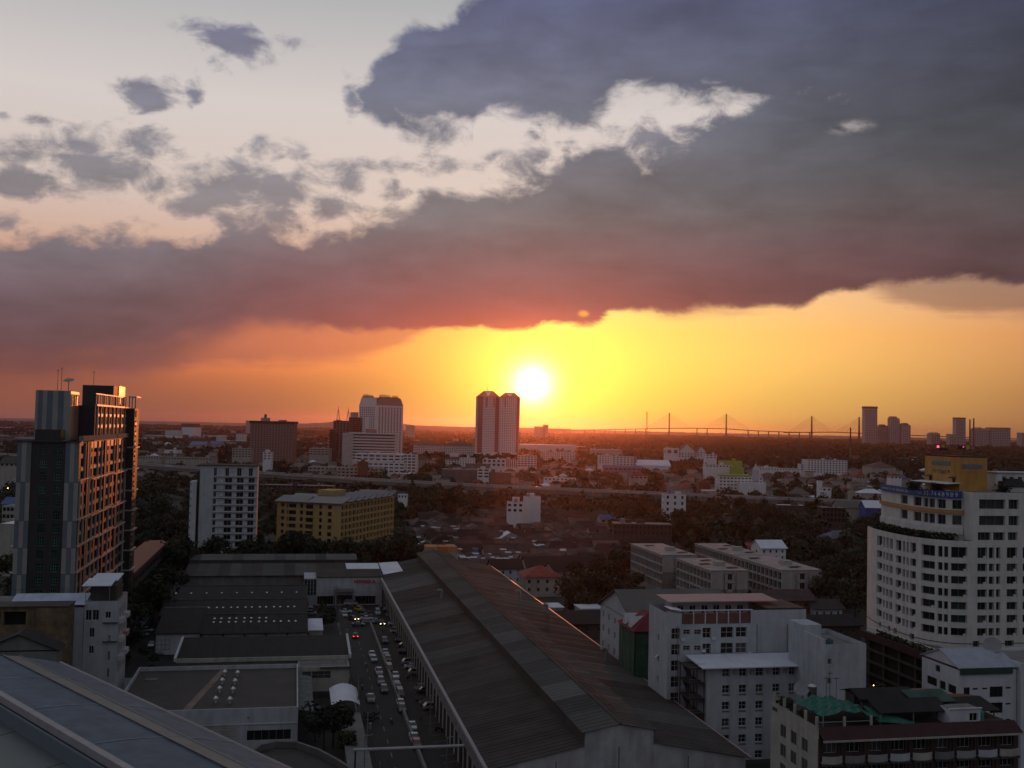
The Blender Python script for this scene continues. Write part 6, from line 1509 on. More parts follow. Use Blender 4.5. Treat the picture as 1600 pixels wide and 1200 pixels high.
for i in range(26):
    px=865+i*16; 
    if min(abs(px-1046),abs(px-1135))<30: continue
    x=YP(px,672,7000)[0]; j=min(range(len(pw)-1),key=lambda k:abs((pw[k][0]+pw[k+1][0])/2-x)); (a,za),(b,zb)=pw[j],pw[j+1]; f_=(x-a)/(b-a); z=za+(zb-za)*f_
    if z>8: box_part(o,'pier',DCONC,x-X0-2,x-X0+2,-8,8,0,z-4.8)
o,X0=bridge('cable_stayed_bridge','second cable stayed bridge ending behind the tallest right horizon tower',[1268.5,1342.5],6600,1270,1500,676,[650,651.5],cable=20)
m=MB(); pts=[(1225,675.4),(1268,674.8),(1305,674.6),(1343,676.2),(1400,678.6),(1500,682.5),(1620,686)]; pw=[YP(a,b,6600) for a,b in pts]
for (x0_,z0_),(x1_,z1_) in zip(pw,pw[1:]): m.slab((x0_-X0,-14,z0_),(x1_-X0,-14,z1_),(x1_-X0,14,z1_),(x0_-X0,14,z0_),5)
m.build('deck',[DCONC],o)
for i in range(16):
    x=YP(1385+i*15,672,6600)[0]; box_part(o,'pier',DCONC,x-X0-2,x-X0+2,-8,8,0,34)
for i,(px,yt) in enumerate(((529,634.5),(544.5,636))):
    x,zt=YP(px,yt,6000); o=thing('bridge_pylon','slender A shaped bridge pylon, %s one of two behind the left blocks'%('left' if i==0 else 'right'),'bridge pylon',x,6000,0,'A shaped pylons of the left bridge'); zm=zt*.42
    m=MB(); m.tube((-17,0,0),(-1.2,0,zt*.86),3.4,5,r2=2.); m.tube((17,0,0),(1.2,0,zt*.86),3.4,5,r2=2.); m.tube((0,0,zt*.83),(0,0,zt),2.2,5,r2=1.); m.build('legs',[CONC],o)
    m=MB(); m.tube((-10,0,zm),(10,0,zm),2.,4); m.build('crossbeam',[CONC],o)
# ================================================================ HILLS
def hill(pts,Y,d,m,name='hills'):
    b=MB(); q=[YP(a,c,Y) for a,c in pts]
    for (x0_,z0_),(x1_,z1_) in zip(q,q[1:]):
        b.poly([(x0_,Y,0),(x1_,Y,0),(x1_,Y+d*.5,z1_),(x0_,Y+d*.5,z0_)]); b.poly([(x0_,Y+d*.5,z0_),(x1_,Y+d*.5,z1_),(x1_,Y+d,0),(x0_,Y+d,0)])
    o=b.build(name,m); o['kind']='structure'
HM=mat('far_hills',(.06,.05,.06),var=.2,scale=.002)
def rough(pts,amp,n):
    o=[]
    for a,b in zip(pts,pts[1:]):
        k=max(1,int((b[0]-a[0])/n))
        for i in range(k): f_=i/k; o.append((a[0]+(b[0]-a[0])*f_,a[1]+(b[1]-a[1])*f_+random.uniform(-amp,amp)))
    return o+[pts[-1]]
hill(rough([(380,664),(430,661.5),(470,660),(500,657.5),(530,656),(560,655),(600,660),(640,665)],.4,7),9000,1800,HM)
hill(rough([(600,665.5),(640,664.5),(735,667.5),(830,668.5),(900,670.5)],.2,9),8600,1500,HM)
hill(rough([(-80,653),(100,656),(250,658.6),(400,662.5),(700,668.5),(1000,674),(1300,681),(1700,690)],.5,5),12000,2500,HM)
# ================================================================ EXPRESSWAY
EP=smooth([(-760,1470),(-439,1205),(-246,1040),(-59,915),(107,850),(290,785),(520,715),(800,640)],3)
class P2c(Path): pass
EX=P2c(EP)
ex=thing('elevated_expressway','long grey elevated expressway on concrete piers crossing the whole view','expressway',0,0)
seg=20.; n=int(EX.L[-1]/seg); ZD=14.
def off(u,d): (x,y),(tx,ty)=EX.at(u); return (x-ty*d,y+tx*d)
for i in range(n):
    u0=i*seg; u1=u0+seg-.12; m=MB(); a,b,c,d=off(u0,-11),off(u1,-11),off(u1,11),off(u0,11)
    m.slab((*a,ZD),(*b,ZD),(*c,ZD),(*d,ZD),3.4,0); m.build('deck_segment',[mat('viaduct_concrete',(.14,.135,.13),streak=.4,var=.25)],ex)
    for s in(-1,1):
        p,q=off(u0,s*11),off(u1,s*11); p2,q2=off(u0,s*10.6),off(u1,s*10.6); m=MB(); m.prism([p,q,q2,p2] if s<0 else [p2,q2,q,p],ZD-.6,ZD+1.05); m.build('parapet',[mat('parapet_concrete',(.32,.31,.30),streak=.3,var=.2)],ex)
m=MB()
for i in range(n):
    u0=i*seg; u1=u0+seg-.1; m.slab((*off(u0,-10.4),ZD+.05),(*off(u1,-10.4),ZD+.05),(*off(u1,10.4),ZD+.05),(*off(u0,10.4),ZD+.05),.04)
m.build('road_surface',[ASPH],ex,kind='stuff')
for i in range(0,n,2):
    u=i*seg+3; (x,y),(tx,ty)=EX.at(u); m=MB(); m.tube((0,0,0),(0,0,ZD-5.4),1.5,8); m.prism([(-1.4,-9),(1.4,-9),(1.4,9),(-1.4,9)],ZD-5.4,ZD-3.42); m.build('pier',[mat('viaduct_concrete',(.14,.135,.13))],ex,loc=(x,y,0),rot=math.atan2(ty,tx))
# parallel lower ramp left
for i,u in enumerate(range(60,int(EX.L[-1]),75)):
    (x,y),(tx,ty)=EX.at(u); o=thing('street_lamp','tall twin armed lamp post on the expressway, number by order from the left not lit','street lamp',x,y,math.atan2(ty,tx),'lamp posts on the expressway',ZD)
    o['label']='slim unlit twin armed lamp post on the expressway median'
    m=MB(); m.tube((0,0,0),(0,0,8.5),.13,5); m.build('post',[STEEL],o); m=MB(); m.tube((0,-1.8,8.6),(0,1.8,8.6),.07,4); m.box(-.15,.15,-2.2,-1.5,8.5,8.7); m.box(-.15,.15,1.5,2.2,8.5,8.7); m.build('lamp_arm',[STEEL],o)
# ================================================================ VEHICLES
def loft(secs,mi=0,mb=None):
    mb=mb or MB()
    base=len(mb.v); n=len(secs[0])
    for s in secs: mb.v+=s
    for i in range(len(secs)-1):
        for j in range(n-1): a=base+i*n+j; mb.f.append((a,a+1,a+n+1,a+n)); mb.m.append(mi)
    for k,r in((0,1),(len(secs)-1,-1)): mb.f.append(tuple(base+k*n+j for j in range(n))[::r]); mb.m.append(mi)
    return mb
def car_meshes(kind):
    # side profile along y (front = -y); returns dict of part meshes builders
    Lh=2.2 if kind=='sedan' else 2.25; w=.86
    if kind=='sedan': body_=[(-2.2,.55),(-2.15,.72),(-1.2,.88),(-.2,.92),(1.3,.95),(2.1,.9),(2.2,.6)]; cab=[(-.95,.9,0),(-.35,1.38,0),(.75,1.40,0),(1.45,.94,0)]
    elif kind=='van': body_=[(-2.4,.6),(-2.35,.95),(-1.9,1.1),(0,1.12),(2.3,1.12),(2.4,1.0),(2.4,.6)]; cab=[(-1.9,1.1,0),(-1.1,1.85,0),(2.1,1.88,0),(2.38,1.1,0)]
    elif kind=='pickup': body_=[(-2.5,.6),(-2.45,.9),(-1.4,1.0),(0,1.05),(1,1.05),(2.5,1.05),(2.5,.6)]; cab=[(-1.35,1.,0),(-.75,1.65,0),(.45,1.65,0),(.75,1.04,0)]
    else: body_=[(-2.1,.6),(-2.05,.85),(-1.2,1.0),(0,1.02),(1.6,1.04),(2.05,.95),(2.1,.6)]; cab=[(-1.15,1.,0),(-.45,1.6,0),(1.35,1.6,0),(1.95,1.,0)]
    bd=loft([[(-w,y,.28),(-w-.02,y,.6*(z/ .9)),(-w*.94,y,z),(w*.94,y,z),(w+.02,y,.6*(z/.9)),(w,y,.28)] for y,z in body_])
    zt=max(c[1] for c in cab); 
    gl=loft([[(-w*(.93 if c[1]<zt-.1 else .74),c[0],c[1]-(.03 if c[1]<zt-.1 else 0)-(0 if c[1]>zt-.1 else .0)),(w*(.93 if c[1]<zt-.1 else .74),c[0],c[1])] for c in cab])
    g=MB(); b0,b1,b2,b3=[(c[0],c[1]) for c in cab]; hw=w*.92; tw=w*.74
    P=[[(-hw,b0[0],b0[1]),(hw,b0[0],b0[1])],[(-tw,b1[0],b1[1]),(tw,b1[0],b1[1])],[(-tw,b2[0],b2[1]),(tw,b2[0],b2[1])],[(-hw,b3[0],b3[1]),(hw,b3[0],b3[1])]]
    for i in(0,2): g.poly([P[i][0],P[i][1],P[i+1][1],P[i+1][0]])
    for s in(0,1): q=[P[0][s],P[1][s],P[2][s],P[3][s]]; g.poly(q if s else q[::-1])
    rf=MB(); rf.slab((-tw-.02,b1[0],b1[1]+.04),(tw+.02,b1[0],b1[1]+.04),(tw+.02,b2[0],b2[1]+.04),(-tw-.02,b2[0],b2[1]+.04),.06)
    return bd,g,rf
CARCOL={'white':(.40,.42,.45),'silver':(.20,.21,.225),'black':(.012,.012,.014),'dark grey':(.06,.06,.065),'red':(.22,.015,.015),'blue':(.04,.07,.15),'brown':(.10,.05,.03),'light blue':(.22,.30,.38),'yellow':(.4,.30,.02),'teal':(.02,.2,.22)}
CM={k:mat('car_paint_'+k.replace(' ','_'),v,rough=.28,var=.04,spec=.6) for k,v in CARCOL.items()}
TYRE=mat('tyre_rubber',(.015,.015,.015),rough=.9,var=.1); CGL=mat('car_glass',(.01,.012,.014),rough=.08,var=.1,spec=.8)
_k={k:car_meshes(k) for k in('sedan','van','pickup','hatch')}
MC={}
for k,(b,g,r) in _k.items():
    MC[k,'g']=g.mesh('car_window',[CGL])
    for c,m in CM.items(): MC[k,c]=b.mesh('car_body',[m]); MC[k,c,'r']=r.mesh('car_roof',[m])
wm_=MB(); wm_.tube((-.09,0,0),(.09,0,0),.31,10); WM=wm_.mesh('wheel',[TYRE]); wl=MB(); wl.box(-.14,.14,-.03,.03,-.07,.07); LM={'h':wl.mesh('headlight',[mat('unlit_lamp_glass',(.5,.5,.5),rough=.15)]),'H':wl.mesh('headlight',[HEADM]),'t':wl.mesh('tail_light',[mat('unlit_tail_glass',(.3,.02,.02),rough=.2)]),'T':wl.mesh('tail_light',[TAILM])}
def car(kind,col,x,y,rot,lb,group,z=0.,lit='',far=False):
    o=thing('parked_car' if 'park' in group else 'car',lb,{'sedan':'car','hatch':'car','van':'van','pickup':'pickup truck'}[kind],x,y,rot,group,z)
    link('car_body',MC[kind,col],o); link('window',MC[kind,'g'],o); link('roof',MC[kind,col,'r'],o)
    if kind=='pickup': box_part(o,'cargo_bed',DARK,-.72,.72,.85,2.4,1.0,1.07)
    if far: return o
    for sx in(-.8,.8):
        for sy in(-1.35,1.3): link('wheel',WM,o,(sx,sy,.31))
    L_={'sedan':2.2,'hatch':2.1,'van':2.4,'pickup':2.5}[kind]
    for sx in(-.62,.62):
        link('headlight',LM['H' if 'h' in lit else 'h'],o,(sx,-L_,.66)); link('tail_light',LM['T' if 't' in lit else 't'],o,(sx,L_,.75))
    return o
rnd=random.Random(21)
def carp(kind,col,px,py,rot,lb,group,lit='',s=None):
    a,b=S(px,py,.6); 
    if s is not None: a=s
    x,y=fromS(a,b); return car(kind,col,x,y,TH+rot,lb,group,.02,lit)
PI_=math.pi
# queue left of the median, facing the viewer
G1='cars in the street left of the median wall'
for kind,col,px,py,lb in (('sedan','white',581,1022,'farther car of the first pair left of the median wall'),('sedan','light blue',584,1029,'blue grey car at the front of the first pair left of the median'),
 ('pickup','white',592,1049,'white cab pickup directly behind a dark bed left of the median'),('hatch','silver',595,1064,'silver car in the middle of the second group left of the median'),('hatch','dark grey',600,1077,'dark car nearest the viewer in the second group left of the median')):
    carp(kind,col,px,py,0,lb,G1)
carp('pickup','silver',579,1091,0,'pale pickup alone in the left lane of the street',G1)
carp('sedan','red',555,993,PI_*0.+PI_,'red lit car braking as it drives away near the street top',G1,'t')
G2='cars queued right of the median wall'
for i,(kind,col,px,py,lb) in enumerate((('hatch','dark grey',601,1001,'dark car at the far end of the queue right of the median'),('sedan','light blue',602,1019,'dim blue car second from the far end of the queue right of the median'),('hatch','brown',606,1030,'brown car third from the far end of the queue right of the median'),('van','dark grey',608,1045,'dark grey van with pale roof right of the median'),
 ('sedan','white',618,1055,'white roofed car opposite the second group, right of the median'),('hatch','white',618,1064,'pale hatchback behind the white roofed car, right of the median'),('sedan','black',622,1073,'black car in the middle of the queue right of the median'),('van','dark grey',625,1084,'boxy dark van below the black car, right of the median'),('sedan','white',626,1098,'white roofed car below the boxy van, right of the median'),('hatch','brown',628,1107,'dark brown car below the white roofed one, right of the median'),
 ('sedan','white',644,1134,'bright white car nearest the gantry pipe, right of the median'),('pickup','white',647,1153,'pale roofed pickup beside the gantry pipe, nearest to the viewer'),('hatch','red',651,1163,'dark red car half under the overhead pipe'))):
    carp(kind,col,px,py,0,lb,G2)
G3='cars parked along the long warehouse'
cols_=['silver','dark grey','white','white','dark grey','black','black','black','silver','silver','white','silver','dark grey','silver','black','white']
for i,(px,py,c) in enumerate(((602,947,'silver'),(607,953,'dark grey'),(613,960,'silver'),(617,974,'white'),(620,985,'white'),(628,1001,'black'),(632,1008,'dark grey'),(634,1018,'black'),(640,1034,'silver'),(644,1041,'white'),(650,1050,'silver'),(661,1075,'silver'),(664,1078,'dark grey'),(670,1099,'dark grey'),(675,1104,'silver'))):
    carp('hatch' if i%3 else 'sedan',c,px,py,PI_/2+.15*((-1)**i),'%s car parked nose in along the warehouse wall, %s from the far end'%(c,['first','second','third','fourth','fifth','sixth','seventh','eighth','ninth','tenth','eleventh','twelfth','thirteenth','fourteenth','fifteenth'][i]),G3)
G4='cars parked before the showroom'
for i,(kind,c,px,py,r,lb) in enumerate((('van','light blue',548,943,1.5,'pale blue van parked farthest back before the showroom'),('sedan','white',540,955,1.5,'white car behind the pole before the showroom'),('sedan','white',538,960,.1,'white car nose down beside the pole before the showroom'),('hatch','yellow',562,952,.6,'small yellow car before the showroom'),('sedan','black',569,955,1.3,'black car right of the yellow one'),('sedan','dark grey',572,961,1.3,'dark grey car in front of the black one'),('sedan','white',573,966,1.4,'bright white car in the middle of the forecourt row'),('hatch','silver',576,971,1.4,'silver car at the front of the forecourt row'),('sedan','teal',588,970,1.4,'teal car at the right end of the forecourt row'),('van','white',590,957,0.,'white van facing the viewer before the showroom'),
 ('sedan','white',479,948,1.5,'white car beside the dark shed end wall'),('hatch','silver',486,958,1.5,'silver car below the white one beside the dark shed end wall'),('hatch','dark grey',484,942,1.5,'dark car at the corner of the dark shed and showroom'),('sedan','blue',560,975,1.4,'dark blue car at the low front of the forecourt'))):
    carp(kind,c,px,py,r,lb,G4)
carp('sedan','black',597,973,0,'car with bright headlights coming from the showroom','moving cars by the showroom','h'); carp('sedan','dark grey',552,966,.5,'car with lit headlights turning left of the forecourt row','moving cars by the showroom','h')
G5='cars parked in the left car park'
for kind,c,px,py,r,lb in (('sedan','white',237,1007,0,'white car in the left car park, leftmost of three'),('sedan','silver',252,1006,0,'silver car in the middle of the left car park row'),('hatch','dark grey',268,1007,0,'dark car at the right of the left car park row'),('hatch','silver',251,1018,0,'silver hatchback in front of the row in the left car park'),('sedan','white',252,943,1.5,'white car under the end of the farther metal canopy'),('hatch','silver',249,949,1.5,'grey car half under the farther metal canopy'),('sedan','white',229,984,1.2,'white car peeping out below the nearer metal canopy'),('hatch','silver',222,991,1.2,'pale car at the low end of the nearer metal canopy')):
    carp(kind,c,px,py,r,lb,G5)
G6='vehicles beside the white annex'
carp('sedan','silver',1150,1139,1.2,'silver car parked under the annex windows, left',G6); carp('sedan','dark grey',1196,1138,1.2,'dark car parked under the annex windows, right',G6); carp('sedan','white',1173,1176,1.,'white car by the right eave of the long warehouse',G6)
carp('sedan','dark grey',491,1104,.8,'dark car under the tree beside the glazed lean-to','single parked car')
# expressway traffic
for i,(px,c,k,ln) in enumerate(((262,'white','sedan',-4),(267,'white','van',-7),(320,'silver','sedan',-4),(420,'white','sedan',-5),(447,'silver','sedan',-7),(452,'silver','van',-3),(487,'dark grey','pickup',-5),(534,'white','sedan',-4),(565,'white','sedan',-7),(605,'silver','sedan',-4),(806,'white','sedan',-4),(838,'silver','pickup',-2),(959,'white','van',-4),(978,'silver','hatch',-7),(994,'white','sedan',-5),(1049,'white','sedan',-7),(1206,'white','van',2),(1328,'white','sedan',-7))):
    best=min(range(0,int(EX.L[-1]),1),key=lambda u:abs(proj(*off(u,ln),ZD)[0]-px)); (x,y),(tx,ty)=EX.at(best); x,y=off(best,ln)
    car(k,c,x,y,math.atan2(ty,tx)+PI_/2*(1 if ln<0 else -1),'%s %s on the expressway, %s'%(c,{'sedan':'car','van':'van','pickup':'pickup','hatch':'hatchback'}[k],['left of the gridded apartment','close behind the leftmost expressway car','above the white side wing','above the gap before the yellow building','left of two above the yellow roof','tall roofed above the yellow roof','dark among pale ones above the yellow roof','bright above the yellow roof house','before the hotel podium','right before the tall trees','just right of the grey metal hall','in the red glow','standing tall in the middle','small between two brighter ones','right of the middle','above the hexagonal white block','beside the turreted school','right of the hip roofed shed'][i]),'vehicles on the expressway',ZD+.06,far=False)
# glints: street lamps that are lit
for i,(px,py,z,lb) in enumerate(((289,754,7,'lit orange street lamp below the left part of the expressway'),(520,761,7,'lit orange street lamp under the expressway left of centre'),(1202,788,6,'lit amber lamp in the trees below the expressway'),(1207,804,6,'lit amber lamp lower in the trees below the expressway'),(1352,793,6,'lit amber lamp at the left end of the blue fronted shops'),(978,693,8,'pale lit lamp far out in the red haze'),(13,763,8,'lit lamp at the left edge behind the tower'),(1355,1077,5,'bright lamp in the dark alley below the parking garage'),(1365,1071,6,'faint amber lamp beside the brighter one in the alley'),(153,1026,4,'tiny amber lamp by the trees left of the compound wall'))):
    x,y=G(px,py,z); o=thing('street_lamp',lb,'street lamp',x,y,0,'lit street lamps',0); r=max(.11,math.hypot(x,y)*.00042)
    if px in(1365,153,1207,1202): r*=.6
    m=MB(); m.tube((0,.3,0),(0,.3,z+.2),.07,4); m.build('post',[DSTEEL],o); m=MB(); m.box(-r,r,-r,r,z-r,z+r); m.build('bulb',[LAMPM if i!=7 else LAMPW],o)
# people in the lane
def person(lb,px,py,shirt,trous,face=0.):
    x,y=G(px,py,0); o=thing('person',lb,'person',x,y,face,'people walking in the parking lot')
    me=bpy.data.meshes.new('body'); v=[(0,0,.95),(0,0,1.2),(0,0,1.42),(0,0,1.52),(0,-.01,1.66),(.12,0,.9),(.14,-.08,.5),(.13,.02,.08),(.13,-.14,.05),(-.12,0,.9),(-.13,.1,.5),(-.14,.22,.1),(-.14,.08,.04),(.2,0,1.4),(.26,.05,1.12),(.24,-.08,.86),(-.2,0,1.4),(-.26,-.05,1.12),(-.24,.1,.86)]
    e=[(0,1),(1,2),(2,3),(3,4),(0,5),(5,6),(6,7),(7,8),(0,9),(9,10),(10,11),(11,12),(2,13),(13,14),(14,15),(2,16),(16,17),(17,18)]
    me.from_pydata(v,e,[]); ob=link('body',me,o); md=ob.modifiers.new('skin','SKIN'); me.skin_vertices[0].data
    rr=[.15,.15,.16,.06,.11,.1,.07,.05,.04,.1,.07,.05,.04,.07,.05,.04,.07,.05,.04]
    for i,r in enumerate(rr): me.skin_vertices[0].data[i].radius=(r,r*.8); 
    me.skin_vertices[0].data[0].use_root=True
    ob.modifiers.new('sub','SUBSURF').levels=1; me.materials.append(shirt)
    h=MB(); h.tube((0,.01,1.70),(0,.01,1.80),.125,8,r2=.05); h.build('hair',[mat('black_hair',(.01,.01,.01))],o)
SK1=mat('dark_clothes',(.05,.05,.06)); SK2=mat('pale_shirt',(.35,.35,.36)); SK3=mat('blue_shirt',(.08,.10,.2))
person('person in dark clothes walking in the parking lot near the overhead pipe',658,1130,SK1,SK1,.3); person('person in a pale shirt beside the warehouse wall',681,1121,SK2,SK1,1.2); person('person in blue standing between queued cars and parked cars',598,991,SK3,SK1,.2)
# ================================================================ POLES AND WIRES
pls=[(15.2,t) for t in (176,206,236,268,300,334,366)]
lbp=['nearest','second nearest','third from the front','fourth from the front','fifth from the front','sixth from the front','farthest']
tops=[]
for i,(s,t) in enumerate(pls):
    o=gthing('utility_pole','concrete utility pole on the left kerb of the street, %s'%lbp[i],'utility pole',s,t,'utility poles along the street')
    m=MB(); m.tube((0,0,0),(0,0,9.6),.17,6,r2=.11); m.build('pole',[CONC],o)
    for z in(9.,8.2): m=MB(); m.box(-1.1,1.1,-.06,.06,z-.06,z+.06); m.build('crossarm',[DSTEEL],o)
    if i%3==1: m=MB(); m.tube((.5,0,6.6),(.5,0,7.6),.3,8); m.build('transformer',[STEEL],o)
WIRE=mat('black_cable',(.01,.01,.01))
for k,(dx,z) in enumerate(((-1.,9.1),(0.,9.1),(1.,9.1),(-.5,8.3),(.6,6.3))):
    o=gthing('overhead_wire','%s sagging black power line between the street poles'%['outermost left upper','middle upper','right upper','lower left','lowest thick'][k],'wire',15.2+dx,150,'power lines along the street')
    m=MB(); ts=[-30]+[t-150 for _,t in pls]
    for a,b in zip(ts,ts[1:]):
        for q in range(6):
            f0,f1=q/6,(q+1)/6; sg=lambda f:-1.1*4*f*(1-f)
            m.tube((0,a+(b-a)*f0,z+sg(f0)),(0,a+(b-a)*f1,z+sg(f1)),.035 if k<4 else .06,3)
    m.build('cable',[WIRE],o)
for i,(s,t) in enumerate(((28.6,192),(29.4,222),(29.3,258),(14,195.))):
    o=gthing('utility_pole','%s pole'%['tall slim lamp pole in the parking lot by the overhead pipe','slim lamp pole in the middle of the parking lot','slim lamp pole at the upper parking lot','dark crossarmed pole left of the overhead pipe'][i],'utility pole',s,t,'poles in the parking lot')
    o['label']=['tall slim lamp pole in the parking lot by the overhead pipe','slim lamp pole in the middle of the parking lot','slim lamp pole at the upper parking lot','dark crossarmed pole left of the overhead pipe'][i]
    m=MB(); m.tube((0,0,0),(0,0,8.5),.11,5); m.build('pole',[CONC],o); m=MB(); m.tube((0,0,8.4),(1.4,0,8.6),.06,4); m.build('arm',[STEEL],o)
# bracket lamp on fascia
LMK=[]
_seen=set()
bpy.context.view_layer.update()
PH={'warehouse':'the long warehouse','car_showroom':'the showroom','condominium_tower':'the dark condominium tower','white_apartment_block':'the white gridded apartment block','yellow_office_building':'the yellow building','white_institution_block':'the white block with brown panels','white_gabled_block':'the white gabled block','curved_apartment_tower':'the curved white tower','brown_slab_tower':'the brown slab tower','hotel_tower':'the white hotel','podium_block':'the hotel podium','twin_residential_tower':'the twin tower','temple_hall':'the steep gabled hall','school_block':'the turreted school','white_small_apartment':'the red edged apartment','white_hexagon_block':'the small balconied block','dark_school_row':'the dark concrete row','blue_front_shop':'the blue fronted shops','blue_white_shed':'the wide pale shed','low_white_house':'the slanting parapet house','grey_platform':'the station like hall','long_white_shed':'the long white shed','white_zigzag_row':'the sawtooth row','white_block_left':'the four window block','red_hip_house':'the red hipped house','peach_hall':'the rose roofed hall','long_shed':'the long grey shed','white_town_house':'the white town house','dark_terrace_row':'the dark terrace','white_cube_far':'the white cube hall','green_topped_store':'the lime green store','gabled_hall_with_red_dormers':'the gabled white hall','long_low_row':'the low shop row','dark_frame_building':'the dark concrete frame','orange_roofed_hut':'the orange topped hut','grey_metal_hall':'the grey metal hall','blue_roof_shed':'the deep blue shed','pale_tower_far':'the pale far block','white_slab_far':'the far white slab'}
for o_ in list(COL.objects):
    k_=o_.name.split('.')[0]
    if o_.parent is None and k_ in PH and o_.name==k_: LMK.append((o_.location.x,o_.location.y,PH[k_]))
for a_,b_,c_ in ((fromS(148,400),0,'the grey apartment slabs'),(fromS(175,360),0,'the rightmost grey slab'),(fromS(90,450),0,'the bright red hipped roof'),(fromS(48,300),0,'the long warehouse')): LMK.append((a_[0],a_[1],c_))
def near(x,y):
    lx,ly,ph=min(LMK,key=lambda q:(q[0]-x)**2+((q[1]-y)*.8)**2); d=math.hypot(lx-x,ly-y); px=proj(x,y,0)[0]-proj(lx,ly,0)[0]
    far='far ' if d>160 else ''
    if abs(y-ly)>abs(x-lx)*1.1: return far+('behind ' if y>ly else 'before ')+ph
    return far+('right of ' if px>0 else 'left of ')+ph
# ================================================================ ROW HOUSES
rnd=random.Random(5)
def hmesh(w,d,h,rh,roofm,wm,kind,windows_=True):
    a=MB(); fr=[(w*(k+.25)/3,w*(k+.7)/3,z+1.,z+2.2) for k in range(3) for z in [i*3. for i in range(int(h//3))]] if windows_ else []
    facade(a,(0,0),(1,0),w,0,h,fr,.2); facade(a,(w,0),(0,1),d,0,h,[],.2); facade(a,(0,d),(0,-1),d,0,h,[],.2); a.poly([(w,d,0),(0,d,0),(0,d,h),(w,d,h)])
    g=MB()
    for p,q,r,s in fr: g.poly([(p,.19,r),(q,.19,r),(q,.19,s),(p,.19,s)])
    b=MB()
    if kind=='flat': b.box(-.2,w+.2,-.2,d+.2,h,h+.3); b.box(w*.3,w*.6,d*.4,d*.8,h+.3,h+2.)
    elif kind=='hip': b.hip(0,w,0,d,h,rh,0,.7)
    else: b.gable(0,w,0,d,h+.2,rh,kind,0,1,.15,.6)
    return a.mesh('wall',[wm]),(g.mesh('window_panes',[GLASS]) if fr else None),b.mesh('roof',[roofm,wm])
HV=[]
specs=[('brown',BROOF),('dark grey',DROOF),('red',RROOF),('pale grey',MROOFL),('pale white',PALEROOF),('maroon',MAROON),('brown metal',MROOFD),('blue',BLUER)]
wtab=[('white',mat('house_white',(.36,.36,.36),streak=.4,rnd=.3)),('cream',mat('house_cream',(.28,.26,.23),streak=.4,rnd=.3)),('grey',CONC)]
for rn,rm in specs:
    for wn,wm2 in (wtab if rn in('brown','red','dark grey') else wtab[:2]):
        for kd in(('hip','hipped'),('x','gabled'),('y','end gabled'),('flat','flat')):
            w=rnd.uniform(7,13);d=rnd.uniform(7,12);h=rnd.choice([3.2,3.4,5.6,6.2]); HV.append((rn,wn,kd[1],hmesh(w,d,h,rnd.uniform(2,3.6),rm,wm2,kd[0]),w,d))
def inframe(x,y,z=5,m=40):
    p=proj(x,y,z); return -m<p[0]<1600+m and p[1]<1230
def free(x,y,pad=0.):
    s,t=toS(x,y)
    for a,b,c,d in FOOT:
        if a-pad<s<b+pad and c-pad<t<d+pad: return False
    for a,b,c,d in FOOTW:
        if a-pad<x<b+pad and c-pad<y<d+pad: return False
    return True
def exdist(x,y): return min(math.hypot(x-a,y-b) for a,b in EP[::2])
PLACED=[]
def addhouse(v,x,y,rot,where,group):
    rn,wn,kd,(a,g,b),w,d=v
    o=thing('house','%s house, %s %s roof, %s'%(wn,rn,kd,where),'house',x,y,rot,group)
    link('wall',a,o); link('roof',b,o)
    if g: q=link('window_panes',g,o); q['kind']='stuff'
    PLACED.append((x+w/2*math.cos(rot),y+w/2*math.sin(rot),max(w,d)*.6))
# dense brown roofed quarter at centre : rows on the street grid
quarter=[v for v in HV if v[0] in('brown','dark grey','brown metal','maroon') and v[2] in('gabled','hipped')]
cnt=0
for t in np.arange(452,760,11.5):
    for s in np.arange(48,176,10.0):
        x,y=fromS(s+rnd.uniform(-1,1),t); px,py=proj(x,y,5)
        if not(640<px<960 and 792<py<900) or not free(x,y,2): continue
        if py>870 and px<800: continue
        if rnd.random()<.06: continue
        addhouse(rnd.choice(quarter),x,y,TH+rnd.choice([0,0,PI_/2]),'in the quarter '+near(x,y),'houses of the dense brown roofed quarter'); cnt+=1
# specific ones
def sbld(lb,px0,px1,py,z,d,h,wm,rm,kind,rh,name='house',rows=1):
    s0,t0=S(px0,py,z); s1,_=ST(px1,py,t0); o=gthing(name,lb,'house',s0,t0); w=s1-s0; foot(s0,s1,t0,t0+d,1)
    fr=[(w*(k+.3)/4,w*(k+.6)/4,z-2.4-3*r,z-1.-3*r) for k in range(4) for r in range(rows)]
    mb=MB(); facade(mb,(0,0),(1,0),w,0,z,[q for q in fr if q[2]>0],.2); mb.box(0,.05,.1,d,0,z); mb.box(w-.05,w,.1,d,0,z); mb.box(0,w,d-.1,d,0,z); mb.build('wall',[wm],o)
    windows(o,(0,0),(1,0),[q for q in fr if q[2]>0],.2)
    m=MB()
    if kind=='hip': m.hip(0,w,0,d,z+.05,rh,0,.8)
    elif kind=='flat': m.box(-.4,w+.4,-.4,d+.4,z,z+.3)
    else: m.gable(0,w,0,d,z+.2,rh,kind,0,1,.2,.7)
    m.build('roof',[rm,wm],o); return o
sbld('cream house with a bright red hipped roof beyond the long warehouse eave',821,877,902,7.5,13,7,CREAM,RROOF,'hip',3.6,rows=2)
sbld('long house row with dark tiled roof and white ridge line behind the red roofed house',824,938,886,6.5,13,6,CREAM,DROOF,'x',3.6,'long_house')
sbld('pale blue walled house with dark roof at the end of the long warehouse',769,816,888,7,10,7,mat('pale_blue_render',(.33,.42,.48),streak=.2),DROOF,'x',3,rows=2)
sbld('low house with brick red long roof among trees left of the white gabled hall',925,985,916,6,9,6,TILEB,BROOF,'hip',2.6)
